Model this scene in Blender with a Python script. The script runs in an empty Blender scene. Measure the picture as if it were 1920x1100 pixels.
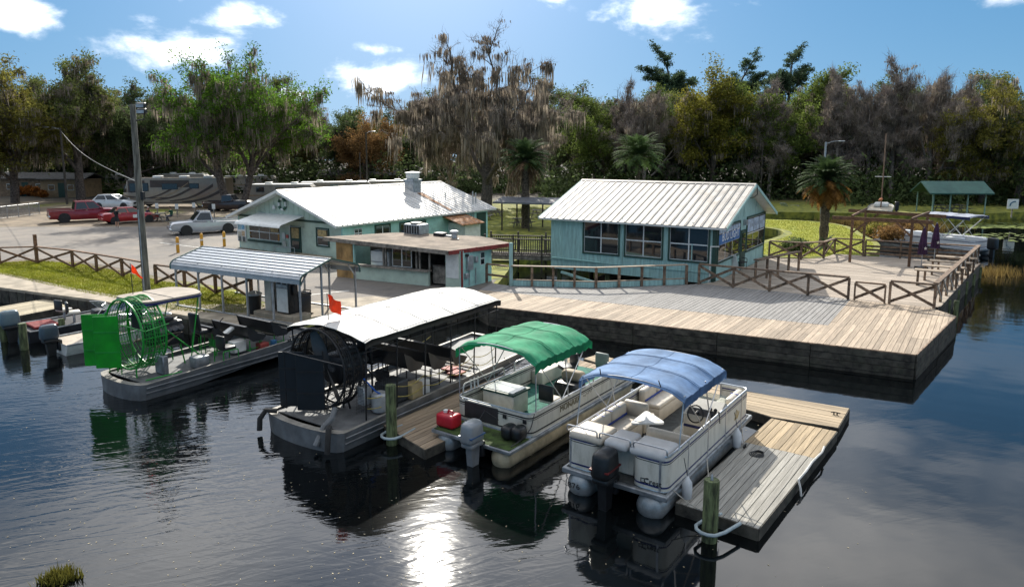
import bpy, bmesh, math, random
import numpy as np
from mathutils import Vector, Matrix, Euler
from mathutils.geometry import tessellate_polygon
S = bpy.context.scene
R = math.radians
# ---------------------------------------------------------------- camera, sky, sun, exposure
CAM_H, F_PX, CX, CY, PITCH = 7.35, 1340.0, 960.0, 480.0, math.atan(200 / 1340)
cam_data = bpy.data.cameras.new('camera'); cam = bpy.data.objects.new('camera', cam_data)
S.collection.objects.link(cam); S.camera = cam
cam.location = (0, 0, CAM_H); cam.rotation_euler = (R(90) - PITCH, 0, 0)
cam_data.sensor_width = 36; cam_data.lens = F_PX / 1920 * 36
cam_data.shift_y = -(550 - CY) / 1920
cam_data.clip_start = .2; cam_data.clip_end = 5000
SUN_EL, SUN_AZ = 31.4, -6.8          # azimuth from +Y towards +X
world = bpy.data.worlds.new('World'); S.world = world; world.use_nodes = True
def ray_dir(px, py):
    u, v = (px - CX) / F_PX, -(py - CY) / F_PX
    c, s = math.cos(PITCH), math.sin(PITCH)
    return Vector((u, c + v * s, -s + v * c)).normalized()
# cumulus in view: where (photograph pixel), half width and half height in pixels
CLOUDS = ((25, 22, 62, 34), (440, 36, 82, 24), (315, 92, 100, 42), (690, 142, 98, 40), (1262, 12, 130, 48), (560, 178, 60, 22), (700, 92, 45, 16), (1050, -8, 60, 30), (1900, -30, 70, 30), (150, -30, 160, 26))
def build_world():
    nt = world.node_tree; N = nt.nodes; L = nt.links; N.clear()
    out = N.new('ShaderNodeOutputWorld'); bg = N.new('ShaderNodeBackground'); bg.inputs[1].default_value = SKY_STRENGTH
    def math_(op, a, b=None, c=None):
        m = N.new('ShaderNodeMath'); m.operation = op
        for i, v in enumerate((a, b, c)):
            if v is None: continue
            if isinstance(v, (int, float)): m.inputs[i].default_value = v
            else: L.new(v, m.inputs[i])
        return m.outputs[0]
    tc = N.new('ShaderNodeTexCoord'); sep = N.new('ShaderNodeSeparateXYZ'); L.new(tc.outputs['Generated'], sep.inputs[0])
    sky = N.new('ShaderNodeTexSky'); sky.sky_type = 'NISHITA'; sky.sun_disc = False
    sky.sun_elevation = R(SUN_EL); sky.sun_rotation = R(SUN_AZ)
    sky.air_density = 1.0; sky.dust_density = .15; sky.ozone_density = 1.6; sky.altitude = 0
    # clear air: the haze band at the horizon is lifted out of the sky model
    zz = math_('ADD', math_('MULTIPLY', math_('MAXIMUM', sep.outputs[2], 0.0), .92), .17)
    cv = N.new('ShaderNodeCombineXYZ'); L.new(sep.outputs[0], cv.inputs[0]); L.new(sep.outputs[1], cv.inputs[1]); L.new(zz, cv.inputs[2])
    nv = N.new('ShaderNodeVectorMath'); nv.operation = 'NORMALIZE'; L.new(cv.outputs[0], nv.inputs[0]); L.new(nv.outputs[0], sky.inputs[0])
    hs = N.new('ShaderNodeHueSaturation'); hs.inputs['Saturation'].default_value = 2.1; hs.inputs['Value'].default_value = 1.4
    gm = N.new('ShaderNodeGamma'); gm.inputs[1].default_value = SKY_GAMMA; L.new(sky.outputs[0], gm.inputs[0]); L.new(gm.outputs[0], hs.inputs['Color'])
    # clouds: one drifting layer of fair weather cumulus
    den = math_('ADD', math_('MAXIMUM', sep.outputs[2], 0.0), .11)
    comb = N.new('ShaderNodeCombineXYZ'); L.new(math_('DIVIDE', sep.outputs[0], den), comb.inputs[0]); L.new(math_('DIVIDE', sep.outputs[1], den), comb.inputs[1])
    n0 = N.new('ShaderNodeTexNoise'); n0.inputs['Scale'].default_value = .85; n0.inputs['Detail'].default_value = 8; n0.inputs['Roughness'].default_value = .55; L.new(comb.outputs[0], n0.inputs['Vector'])
    wide = N.new('ShaderNodeMapRange'); wide.inputs[1].default_value = .37; wide.inputs[2].default_value = .58; L.new(n0.outputs[0], wide.inputs[0])
    high = N.new('ShaderNodeMapRange'); high.inputs[1].default_value = .21; high.inputs[2].default_value = .34; L.new(sep.outputs[2], high.inputs[0])
    generic = math_('MULTIPLY', wide.outputs[0], high.outputs[0])
    mp = N.new('ShaderNodeMapping'); mp.inputs['Scale'].default_value = (1, 1, 1.9); L.new(tc.outputs['Generated'], mp.inputs[0])
    n1 = N.new('ShaderNodeTexNoise'); n1.inputs['Scale'].default_value = 9; n1.inputs['Detail'].default_value = 9; n1.inputs['Roughness'].default_value = .6; n1.inputs['Distortion'].default_value = .2
    L.new(mp.outputs[0], n1.inputs['Vector'])
    best = None
    for px, py, rx, ry in CLOUDS:
        d = ray_dir(px, py); sx, sz = F_PX / rx, F_PX / ry
        m1 = N.new('ShaderNodeMapping'); m1.inputs['Scale'].default_value = (sx, sx, sz); m1.inputs['Location'].default_value = (-d.x * sx, -d.y * sx, -d.z * sz); L.new(tc.outputs['Generated'], m1.inputs[0])
        ln = N.new('ShaderNodeVectorMath'); ln.operation = 'LENGTH'; L.new(m1.outputs[0], ln.inputs[0])
        v = math_('SUBTRACT', 1.25, ln.outputs['Value']); best = v if best is None else math_('MAXIMUM', best, v)
    bump_ = math_('ADD', math_('MULTIPLY', math_('MAXIMUM', best, -.6), .55), math_('MULTIPLY', math_('SUBTRACT', n1.outputs[0], .5), 2.1))
    near = N.new('ShaderNodeMapRange'); near.interpolation_type = 'SMOOTHSTEP'; near.inputs[1].default_value = .16; near.inputs[2].default_value = .95; L.new(bump_, near.inputs[0])
    cl = math_('MINIMUM', math_('MAXIMUM', math_('MULTIPLY', near.outputs[0], .95), math_('MULTIPLY', generic, .9)), .95)
    # cloud and haze scatter sunlight forward: brighter towards the sun
    dt = N.new('ShaderNodeVectorMath'); dt.operation = 'DOT_PRODUCT'; L.new(tc.outputs['Generated'], dt.inputs[0])
    dt.inputs[1].default_value = (math.sin(R(SUN_AZ)) * math.cos(R(SUN_EL)), math.cos(R(SUN_AZ)) * math.cos(R(SUN_EL)), math.sin(R(SUN_EL)))
    toward = math_('MAXIMUM', dt.outputs['Value'], 0.0)
    glow_c = math_('ADD', math_('MULTIPLY', math_('POWER', toward, 4.0), 2.2), 1.05)
    glow_s = math_('ADD', math_('MULTIPLY', math_('POWER', toward, 18.0), 1.1), 1.0)
    cc = N.new('ShaderNodeVectorMath'); cc.operation = 'SCALE'; cc.inputs[0].default_value = (CLOUD_V, CLOUD_V * .985, CLOUD_V * .97); L.new(glow_c, cc.inputs['Scale'])
    sc_ = N.new('ShaderNodeVectorMath'); sc_.operation = 'SCALE'; L.new(hs.outputs[0], sc_.inputs[0]); L.new(glow_s, sc_.inputs['Scale'])
    mix = N.new('ShaderNodeMix'); mix.data_type = 'RGBA'
    L.new(cl, mix.inputs[0]); L.new(sc_.outputs[0], mix.inputs[6]); L.new(cc.outputs[0], mix.inputs[7])
    L.new(mix.outputs[2], bg.inputs[0]); L.new(bg.outputs[0], out.inputs[0])
SKY_STRENGTH, CLOUD_V, SKY_GAMMA = .12, 6.2, .5
build_world()
sd = bpy.data.lights.new('sun', 'SUN'); sun = bpy.data.objects.new('sun', sd); S.collection.objects.link(sun)
sd.energy = 4.2; sd.angle = R(.53); sd.color = (1, .94, .83)
_d = Vector((math.sin(R(SUN_AZ)) * math.cos(R(SUN_EL)), math.cos(R(SUN_AZ)) * math.cos(R(SUN_EL)), math.sin(R(SUN_EL))))
sun.rotation_euler = _d.to_track_quat('Z', 'Y').to_euler(); sun.location = _d * 80
S.view_settings.view_transform = 'Standard'; S.view_settings.look = 'None'; S.view_settings.exposure = .68; S.view_settings.gamma = 1
S.view_settings.use_curve_mapping = False
S.render.engine = 'CYCLES'; S.cycles.use_adaptive_sampling = True; S.cycles.adaptive_threshold = .02; S.cycles.use_denoising = True; S.cycles.max_bounces = 4; S.cycles.transparent_max_bounces = 6
S.cycles.caustics_reflective = False; S.cycles.caustics_refractive = False; S.cycles.sample_clamp_indirect = 6
S.cycles.diffuse_bounces = 2; S.cycles.glossy_bounces = 2; S.cycles.transmission_bounces = 3

# ---------------------------------------------------------------- helpers
def at(px, py, z=0.0):
    """ground position seen at a pixel of the 1920x1100 photograph, for a point at height z"""
    u, v = (px - CX) / F_PX, -(py - CY) / F_PX
    c, s = math.cos(PITCH), math.sin(PITCH)
    r = Vector((u, c + v * s, -s + v * c)); k = (z - CAM_H) / r.z
    return Vector((r.x * k, r.y * k, z))
COL = S.collection
A1, A2 = R(-33), R(56)
E1 = Vector((math.cos(A1), math.sin(A1), 0)); E2 = Vector((math.cos(A2), math.sin(A2), 0))
rnd = random.Random(7)
def thing(name, label, cat, loc=(0, 0, 0), rz=0, group=None, parent=None):
    o = bpy.data.objects.new(name, None); COL.objects.link(o); o.empty_display_size = .2
    o.location = loc; o.rotation_euler = (0, 0, rz)
    tag(o, label, cat, group)
    return o
def tag(o, label=None, cat=None, group=None, kind=None):
    if label: o['label'] = label
    if cat: o['category'] = cat
    if group: o['group'] = group
    if kind: o['kind'] = kind
    return o
def copy_tree(o, parent=None):
    c = o.copy(); COL.objects.link(c)
    if parent: c.parent = parent
    for ch in list(o.children): copy_tree(ch, c)
    return c
def link_mesh(name, me, mat, parent=None):
    o = bpy.data.objects.new(name, me); COL.objects.link(o)
    if mat is not None and not me.materials:
        for m in (mat if isinstance(mat, (list, tuple)) else [mat]): me.materials.append(m)
    if parent: o.parent = parent
    return o
class MB:
    def __init__(s): s.v = []; s.f = []; s.sm = []
    def add(s, vs, fs, smooth=False):
        n = len(s.v); s.v += [tuple(p) for p in vs]; s.f += [tuple(i + n for i in f) for f in fs]; s.sm += [smooth] * len(fs); return s
    def box(s, c, d, rz=0, top=1.0):
        x, y, z = d[0] / 2, d[1] / 2, d[2] / 2; cs, sn = math.cos(rz), math.sin(rz)
        vs = []
        for k in (-1, 1):
            t = top if k > 0 else 1
            for i, j in ((-1, -1), (1, -1), (1, 1), (-1, 1)):
                a, b = i * x * t, j * y * t
                vs.append((c[0] + a * cs - b * sn, c[1] + a * sn + b * cs, c[2] + k * z))
        return s.add(vs, [(3, 2, 1, 0), (4, 5, 6, 7), (0, 1, 5, 4), (1, 2, 6, 5), (2, 3, 7, 6), (3, 0, 4, 7)])
    def bar(s, p, q, w, h, up=(0, 0, 1)):
        p, q = Vector(p), Vector(q); d = (q - p).normalized(); u = Vector(up)
        if abs(d.dot(u)) > .98: u = Vector((1, 0, 0))
        side = d.cross(u).normalized() * (w / 2); u = side.normalized().cross(d) * (h / 2)
        vs = [p - side - u, p + side - u, p + side + u, p - side + u, q - side - u, q + side - u, q + side + u, q - side + u]
        return s.add(vs, [(0, 1, 2, 3), (7, 6, 5, 4), (0, 4, 5, 1), (1, 5, 6, 2), (2, 6, 7, 3), (3, 7, 4, 0)])
    def tube(s, pts, r, n=6, closed=False):
        pts = [Vector(p) for p in pts]; m = len(pts); rs = r if isinstance(r, (list, tuple)) else [r] * m
        vs = []; prev = None
        for i, p in enumerate(pts):
            a = pts[i - 1] if (i or closed) else p; b = pts[(i + 1) % m] if (i < m - 1 or closed) else p
            d = (b - a)
            d = d.normalized() if d.length > 1e-9 else Vector((0, 0, 1))
            u = prev - d * prev.dot(d) if prev is not None else None
            if u is None or u.length < 1e-4:
                u = Vector((0, 0, 1)) if abs(d.z) < .9 else Vector((1, 0, 0)); u = u - d * u.dot(d)
            u.normalize(); prev = u; w = d.cross(u)
            for k in range(n):
                t = 2 * math.pi * k / n; vs.append(p + (u * math.cos(t) + w * math.sin(t)) * rs[i])
        fs = []
        for i in range(m if closed else m - 1):
            j = (i + 1) % m
            for k in range(n): k2 = (k + 1) % n; fs.append((i * n + k, i * n + k2, j * n + k2, j * n + k))
        s.add(vs, fs, n > 4)
        if not closed:
            s.f.append(tuple(len(s.v) - m * n + k for k in reversed(range(n)))); s.sm.append(False)
            s.f.append(tuple(len(s.v) - n + k for k in range(n))); s.sm.append(False)
        return s
    def quad(s, a, b, c, d): return s.add([a, b, c, d], [(0, 1, 2, 3)])
    def prism(s, poly, z0, z1):
        n = len(poly); vs = [(p[0], p[1], z0) for p in poly] + [(p[0], p[1], z1) for p in poly]
        tri = tessellate_polygon([[Vector((p[0], p[1], 0)) for p in poly]])
        fs = []
        for t in tri:
            a, b, c = [Vector((poly[i][0], poly[i][1], 0)) for i in t]
            t = t if (b - a).cross(c - a).z > 0 else t[::-1]
            fs += [tuple(i + n for i in t), tuple(reversed(t))]
        ccw = sum(poly[i][0] * poly[(i + 1) % n][1] - poly[(i + 1) % n][0] * poly[i][1] for i in range(n)) > 0
        for i in range(n):
            j = (i + 1) % n; fs.append((i, j, j + n, i + n) if ccw else (j, i, i + n, j + n))
        return s.add(vs, fs)
    def slab(s, poly, axis, a0, a1):
        """polygon in the plane across 'axis' ('x' or 'y'): poly is (other, z)"""
        t = MB().prism(poly, a0, a1)
        if axis == 'y': s.add([(x, z, y) for x, y, z in t.v], [f[::-1] for f in t.f])
        else: s.add([(z, x, y) for x, y, z in t.v], t.f)
        return s
    def rbox(s, c, d, r=.05, seg=2, rz=0, rot=None, taper=1.0):
        bm = bmesh.new(); bmesh.ops.create_cube(bm, size=1)
        for v in bm.verts:
            t = taper if v.co.z > 0 else 1
            v.co = Vector((v.co.x * d[0] * t, v.co.y * d[1] * t, v.co.z * d[2]))
        bmesh.ops.bevel(bm, geom=bm.edges[:], offset=min(r, min(d) * .49), segments=seg, affect='EDGES', profile=.5)
        M = Matrix.Translation(Vector(c)) @ (rot.to_4x4() if rot is not None else Matrix.Rotation(rz, 4, 'Z'))
        bm.verts.index_update(); s.add([M @ v.co for v in bm.verts], [[v.index for v in f.verts] for f in bm.faces], True); bm.free(); return s
    def lathe(s, prof, n=12, c=(0, 0, 0), axis='z', smooth=True):
        vs = []
        for r, z in prof:
            for k in range(n):
                t = 2 * math.pi * k / n; p = (r * math.cos(t), r * math.sin(t), z)
                if axis == 'x': p = (p[2], p[0], p[1])
                elif axis == 'y': p = (p[1], p[2], p[0])
                vs.append((p[0] + c[0], p[1] + c[1], p[2] + c[2]))
        fs = []
        for i in range(len(prof) - 1):
            for k in range(n): k2 = (k + 1) % n; fs.append((i * n + k, i * n + k2, (i + 1) * n + k2, (i + 1) * n + k))
        fs.append(tuple(reversed(range(n)))); fs.append(tuple((len(prof) - 1) * n + k for k in range(n)))
        return s.add(vs, fs, smooth)
    def grid(s, fn, nu, nv, smooth=True, thick=0):
        vs = [fn(i / nu, j / nv) for i in range(nu + 1) for j in range(nv + 1)]; w = nv + 1
        fs = [(i * w + j, (i + 1) * w + j, (i + 1) * w + j + 1, i * w + j + 1) for i in range(nu) for j in range(nv)]
        s.add(vs, fs, smooth)
        if thick:
            s.add([(p[0], p[1], p[2] - thick) for p in vs], [f[::-1] for f in fs], smooth)
            rim = [(0, j) for j in range(nv)] + [(i, nv) for i in range(nu)] + [(nu, j) for j in range(nv, 0, -1)] + [(i, 0) for i in range(nu, 0, -1)]
            k = len(vs); e = [i * w + j for i, j in rim]; base = len(s.v) - 2 * k
            for a, b in zip(e, e[1:] + e[:1]):
                s.f.append((base + b, base + a, base + k + a, base + k + b)); s.sm.append(False)
        return s
    def xf(s, M):
        s.v = [tuple(M @ Vector(p)) for p in s.v]; return s
    def build(s, name, mat, parent=None, smooth=None):
        me = bpy.data.meshes.new(name); me.from_pydata(s.v, [], s.f)
        me.polygons.foreach_set('use_smooth', s.sm if smooth is None else [smooth] * len(s.f))
        if smooth is not False and any(s.sm): me.set_sharp_from_angle(angle=R(42))
        return link_mesh(name, me, mat, parent)
def B(): return MB()
def text(name, body, size, mat, parent, M, depth=.004, align='CENTER'):
    cu = bpy.data.curves.new(name, 'FONT'); cu.body = body; cu.size = size; cu.extrude = depth; cu.align_x = align; cu.align_y = 'CENTER'; cu.resolution_u = 2
    tmp = bpy.data.objects.new(name + '_tmp', cu); COL.objects.link(tmp)
    dg = bpy.context.evaluated_depsgraph_get(); me = bpy.data.meshes.new_from_object(tmp.evaluated_get(dg))
    bpy.data.objects.remove(tmp); me.transform(M); me.materials.clear(); me.materials.append(mat)
    o = bpy.data.objects.new(name, me); COL.objects.link(o); o.parent = parent
    return o
def clip_poly(poly, axis_o, axis_d, lo, hi):
    """clip a 2-D polygon to lo <= (p-axis_o).axis_d <= hi"""
    def cut(P, sgn, lim):
        out = []
        for i in range(len(P)):
            a, b = P[i], P[(i + 1) % len(P)]
            da = sgn * ((a[0] - axis_o[0]) * axis_d[0] + (a[1] - axis_o[1]) * axis_d[1]) - sgn * lim
            db = sgn * ((b[0] - axis_o[0]) * axis_d[0] + (b[1] - axis_o[1]) * axis_d[1]) - sgn * lim
            if da <= 0: out.append(a)
            if (da < 0 < db) or (db < 0 < da):
                t = da / (da - db); out.append((a[0] + (b[0] - a[0]) * t, a[1] + (b[1] - a[1]) * t))
        return out
    P = cut(list(poly), 1, hi)
    return cut(P, -1, lo) if len(P) > 2 else []
# ---------------------------------------------------------------- materials
MAT = {}
def mat(name, col, rough=.6, metal=0, var=.12, scale=2.0, rand=0, bump=0, bscale=None, stretch=None, rot=0, col2=None, spec=.5, detail=5, trans=0, island=0, dirt=None, coat=0):
    """one procedural material; col2: second colour mixed in by noise; rand: brightness change per object; dirt: (colour, amount, scale)"""
    if name in MAT: return MAT[name]
    m = bpy.data.materials.new(name); m.use_nodes = True; nt = m.node_tree; N, L = nt.nodes, nt.links
    p = N['Principled BSDF']; p.inputs['Roughness'].default_value = rough; p.inputs['Metallic'].default_value = metal
    p.inputs['Specular IOR Level'].default_value = spec; p.inputs['Coat Weight'].default_value = coat; p.inputs['Coat Roughness'].default_value = .08
    geo = N.new('ShaderNodeNewGeometry'); mp = N.new('ShaderNodeMapping')
    mp.inputs['Rotation'].default_value = (0, 0, -rot)
    vr = N.new('ShaderNodeVectorRotate'); vr.rotation_type = 'Z_AXIS'; vr.inputs['Angle'].default_value = -rot
    L.new(geo.outputs['Position'], vr.inputs['Vector']); mp.inputs['Rotation'].default_value = (0, 0, 0)
    mp.inputs['Scale'].default_value = stretch or (1, 1, 1); L.new(vr.outputs[0], mp.inputs[0])
    if rand:
        oi = N.new('ShaderNodeObjectInfo'); off = N.new('ShaderNodeVectorMath'); off.operation = 'SCALE'
        off.inputs[0].default_value = (37, 91, 53); L.new(oi.outputs['Random'], off.inputs['Scale'])
        ad = N.new('ShaderNodeVectorMath'); L.new(mp.outputs[0], ad.inputs[0]); L.new(off.outputs[0], ad.inputs[1]); vec = ad.outputs[0]
    else: vec = mp.outputs[0]
    nz = N.new('ShaderNodeTexNoise'); nz.inputs['Scale'].default_value = scale; nz.inputs['Detail'].default_value = detail; nz.inputs['Roughness'].default_value = .62
    L.new(vec, nz.inputs['Vector'])
    c2 = col2 or tuple(max(0, c * (1 - 2.2 * var)) for c in col); c1 = col if col2 else tuple(min(1, c * (1 + var)) for c in col)
    rp = N.new('ShaderNodeValToRGB'); e = rp.color_ramp.elements
    e[0].position = .36; e[0].color = (*c2, 1); e[1].position = .64; e[1].color = (*c1, 1)
    L.new(nz.outputs[0], rp.inputs[0]); c = rp.outputs[0]
    def scaled(c, fac_out, lo, hi):
        mr = N.new('ShaderNodeMapRange'); L.new(fac_out, mr.inputs[0]); mr.inputs[3].default_value = lo; mr.inputs[4].default_value = hi
        vm = N.new('ShaderNodeVectorMath'); vm.operation = 'SCALE'; L.new(c, vm.inputs[0]); L.new(mr.outputs[0], vm.inputs['Scale']); return vm.outputs[0]
    if rand: c = scaled(c, oi.outputs['Random'], 1 - rand, 1 + rand)
    if island: c = scaled(c, geo.outputs['Random Per Island'], 1 - island, 1 + island)
    if dirt:
        dn = N.new('ShaderNodeTexNoise'); dn.inputs['Scale'].default_value = dirt[2]; dn.inputs['Detail'].default_value = 8; dn.inputs['Roughness'].default_value = .7
        L.new(vec if stretch else geo.outputs['Position'], dn.inputs['Vector'])
        dr = N.new('ShaderNodeValToRGB'); dr.color_ramp.elements[0].position = .5; dr.color_ramp.elements[1].position = .72
        dr.color_ramp.elements[1].color = (dirt[1],) * 3 + (1,); L.new(dn.outputs[0], dr.inputs[0])
        mx = N.new('ShaderNodeMix'); mx.data_type = 'RGBA'; L.new(dr.outputs[0], mx.inputs[0]); L.new(c, mx.inputs[6]); mx.inputs[7].default_value = (*dirt[0], 1); c = mx.outputs[2]
    L.new(c, p.inputs['Base Color'])
    if bump:
        b = N.new('ShaderNodeBump'); b.inputs['Strength'].default_value = bump; b.inputs['Distance'].default_value = .02
        if bscale:
            n2 = N.new('ShaderNodeTexNoise'); n2.inputs['Scale'].default_value = bscale; n2.inputs['Detail'].default_value = 6; L.new(vec, n2.inputs['Vector']); L.new(n2.outputs[0], b.inputs['Height'])
        else: L.new(nz.outputs[0], b.inputs['Height'])
        L.new(b.outputs[0], p.inputs['Normal'])
    if trans:
        tr = N.new('ShaderNodeBsdfTranslucent'); L.new(c, tr.inputs[0]); ms = N.new('ShaderNodeMixShader'); ms.inputs[0].default_value = trans
        L.new(p.outputs[0], ms.inputs[1]); L.new(tr.outputs[0], ms.inputs[2]); L.new(ms.outputs[0], N['Material Output'].inputs[0])
    MAT[name] = m; return m
def glass_mat(name, col=(.02, .025, .03), rough=.03, alpha=1.0):
    m = mat(name, col, rough, var=.1, spec=.8)
    if alpha < 1:
        N, L = m.node_tree.nodes, m.node_tree.links; t = N.new('ShaderNodeBsdfTransparent'); t.inputs[0].default_value = (.9, .93, .92, 1); ms = N.new('ShaderNodeMixShader'); ms.inputs[0].default_value = alpha
        L.new(t.outputs[0], ms.inputs[1]); L.new(N['Principled BSDF'].outputs[0], ms.inputs[2]); L.new(ms.outputs[0], N['Material Output'].inputs[0])
    return m
mint = mat('mint_paint', (.36, .62, .58), .7, var=.10, scale=1.3, dirt=((.18, .23, .18), .35, 1.7), bump=.15, bscale=30)
mint_light = mat('pale_green_paint', (.50, .60, .50), .7, var=.06, scale=1.2, dirt=((.22, .25, .19), .4, 1.6))
mint_low = mat('weathered_mint_paint', (.33, .53, .51), .75, var=.10, scale=2.3, stretch=(4, 4, .45), dirt=((.15, .19, .15), .6, 2.6), bump=.2, bscale=30)
dkgreen = mat('dark_green_trim', (.02, .06, .045), .6)
white = mat('white_paint', (.72, .73, .71), .45, var=.05, scale=4, dirt=((.35, .34, .3), .35, 3))
offwhite = mat('off_white_vinyl', (.62, .58, .5), .5, var=.06, scale=3, dirt=((.35, .32, .26), .35, 5))
alu = mat('aluminium', (.55, .57, .6), .35, .9, var=.1, scale=6)
alu_dull = mat('weathered_aluminium', (.30, .32, .34), .5, .55, var=.2, scale=3, dirt=((.12, .12, .11), .6, 4))
galv = mat('galvanised_steel', (.42, .44, .46), .45, .6, var=.12, scale=5)
roofm = mat('galvanised_roofing', (.52, .51, .49), .55, .15, var=.10, scale=1.1, rand=.07, dirt=((.36, .31, .25), .5, 1.3), stretch=(1, 1, 1))
roofr = mat('weathered_roofing', (.46, .43, .39), .55, .15, var=.12, scale=1.2, rand=.06, dirt=((.30, .25, .19), .6, 1.2))
rust = mat('rusty_metal', (.36, .16, .06), .8, var=.3, scale=4, dirt=((.5, .45, .4), .6, 3))
black = mat('black_plastic', (.012, .013, .015), .4, var=.2, scale=6)
blackm = mat('black_metal', (.018, .018, .02), .5, .2, var=.2, scale=6)
rubber = mat('rubber', (.02, .02, .02), .85, var=.2, scale=8)
chrome = mat('chrome', (.7, .7, .72), .15, 1, var=.05)
concrete = mat('concrete', (.37, .315, .24), .9, var=.16, scale=1.5, bump=.25, bscale=40, dirt=((.2, .18, .14), .55, .9))
asphalt = mat('worn_asphalt', (.225, .195, .165), .92, scale=.42, bump=.3, bscale=60, col2=(.155, .142, .13), dirt=((.09, .083, .076), .8, .3), detail=9)
wood_brown = mat('stained_timber', (.16, .085, .045), .8, var=.3, scale=6, rand=.25, stretch=(1, 1, 3))
wood_rail = mat('weathered_rail_timber', (.20, .135, .09), .85, var=.3, scale=6, rand=.3)
wood_grey = mat('grey_timber', (.24, .215, .185), .9, var=.25, scale=4, rand=.2)
piling_m = mat('treated_piling', (.11, .135, .06), .85, var=.35, scale=5, stretch=(3, 3, .5), bump=.3)
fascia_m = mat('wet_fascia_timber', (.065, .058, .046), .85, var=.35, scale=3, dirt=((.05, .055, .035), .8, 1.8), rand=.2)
def plankm(name, col, rot, rand=.2, col2=None): return mat(name, col, .85, var=.13, scale=3.2, rand=rand, stretch=(.35, 7, 3), rot=rot, bump=.25, col2=col2, dirt=((col[0] * .6, col[1] * .57, col[2] * .53), .4, 1.7))
navy = mat('navy_stripe', (.012, .02, .11), .45, var=.1)
red = mat('red_paint', (.42, .012, .02), .3, var=.08, coat=.5)
# ================================================================ water and land
def water_material():
    m = bpy.data.materials.new('lake_water'); m.use_nodes = True; N, L = m.node_tree.nodes, m.node_tree.links
    p = N['Principled BSDF']; p.inputs['Base Color'].default_value = (.0025, .0035, .004, 1); p.inputs['Roughness'].default_value = .05
    p.inputs['IOR'].default_value = 1.333; p.inputs['Specular IOR Level'].default_value = .9
    geo = N.new('ShaderNodeNewGeometry')
    def noise(scale, stretch, rot, det=2, dist=0.0):
        vr = N.new('ShaderNodeVectorRotate'); vr.rotation_type = 'Z_AXIS'; vr.inputs['Angle'].default_value = R(rot); L.new(geo.outputs['Position'], vr.inputs[0])
        mp = N.new('ShaderNodeMapping'); mp.inputs['Scale'].default_value = stretch; L.new(vr.outputs[0], mp.inputs[0])
        n = N.new('ShaderNodeTexNoise'); n.inputs['Scale'].default_value = scale; n.inputs['Detail'].default_value = det; n.inputs['Distortion'].default_value = dist
        L.new(mp.outputs[0], n.inputs['Vector']); return n.outputs[0]
    def mth(op, a, b):
        k = N.new('ShaderNodeMath'); k.operation = op
        for i, v in enumerate((a, b)):
            if isinstance(v, (int, float)): k.inputs[i].default_value = v
            else: L.new(v, k.inputs[i])
        return k.outputs[0]
    ripple = noise(2.3, (.4, 1.7, 1), -20, 2, .8); ripple2 = noise(5.0, (.45, 1.5, 1), 14, 2, .3); swell = noise(.7, (1, 1.4, 1), 30, 1)
    fine = noise(22, (.7, 1.2, 1), 5, 2)
    # breeze: rippled to the west of the boats, calm in the lee to the east
    patch = noise(.16, (1, 1, 1), 0, 3)
    sep = N.new('ShaderNodeSeparateXYZ'); L.new(geo.outputs['Position'], sep.inputs[0])
    lee = N.new('ShaderNodeMapRange'); lee.inputs[1].default_value = -3.0; lee.inputs[2].default_value = 3.5; lee.inputs[3].default_value = 1; lee.inputs[4].default_value = .10; lee.clamp = True
    L.new(sep.outputs[0], lee.inputs[0])
    pr = N.new('ShaderNodeMapRange'); pr.inputs[1].default_value = .36; pr.inputs[2].default_value = .62; pr.inputs[3].default_value = .14; pr.inputs[4].default_value = 1.15; L.new(patch, pr.inputs[0])
    amp = mth('MULTIPLY', lee.outputs[0], pr.outputs[0])
    h = mth('ADD', mth('MULTIPLY', ripple, .6), mth('ADD', mth('MULTIPLY', ripple2, .26), mth('MULTIPLY', fine, .018)))
    h = mth('ADD', mth('MULTIPLY', h, amp), mth('MULTIPLY', swell, .35))
    b = N.new('ShaderNodeBump'); b.inputs['Strength'].default_value = .36; b.inputs['Distance'].default_value = .05; L.new(h, b.inputs['Height'])
    L.new(b.outputs[0], p.inputs['Normal'])
    return m
w = B().quad((-400, -60, 0), (500, -60, 0), (500, 420, 0), (-400, 420, 0)).build('water', water_material()); tag(w, kind='structure')
bedm = mat('lake_bed', (.03, .028, .02), .9)
LZ = .7
shore = [(-70, 58), (-25.25, 34.62), (-18.39, 31.44), (-13.45, 28.63), (-8.6, 25.9), (-6.3, 27.2), (-1.4, 31.2), (-.6, 36), (.4, 44), (3.2, 49.5), (9, 55), (14, 60.5), (20, 63.2),
         (22.3, 60.8), (22.2, 57.3), (19.8, 53.8), (17.2, 50.6), (15.2, 46.6), (15.9, 44.3), (19, 43.6), (22.6, 44.6), (24.6, 47.3), (26.6, 51.2), (27.8, 56.6), (29.6, 61.5), (29.1, 66.4), (25, 68.8), (14, 71), (5, 73), (3, 76), (5, 79), (14, 78.8),
         (27.6, 76.9), (36.5, 75.5), (40, 71.8), (45, 73.4), (55, 76.5), (75, 79), (130, 84), (300, 90), (300, 420), (-300, 420), (-300, 170)]
def chaikin(P, k=2):
    P = [Vector((p[0], p[1])) for p in P]
    for _ in range(k): P = [q for a, b in zip(P, P[1:] + P[:1]) for q in (a.lerp(b, .25), a.lerp(b, .75))]
    return [(p.x, p.y) for p in P]
_n0, _n1 = 8, 36
def ch_open(P, k=2):
    P = [Vector(p) for p in P]
    for _ in range(k): P = [P[0]] + [q for a, b in zip(P, P[1:]) for q in (a.lerp(b, .25), a.lerp(b, .75))] + [P[-1]]
    return [(p.x, p.y) for p in P]
shore = shore[:_n0] + ch_open(shore[_n0:_n1]) + shore[_n1:]
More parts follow.
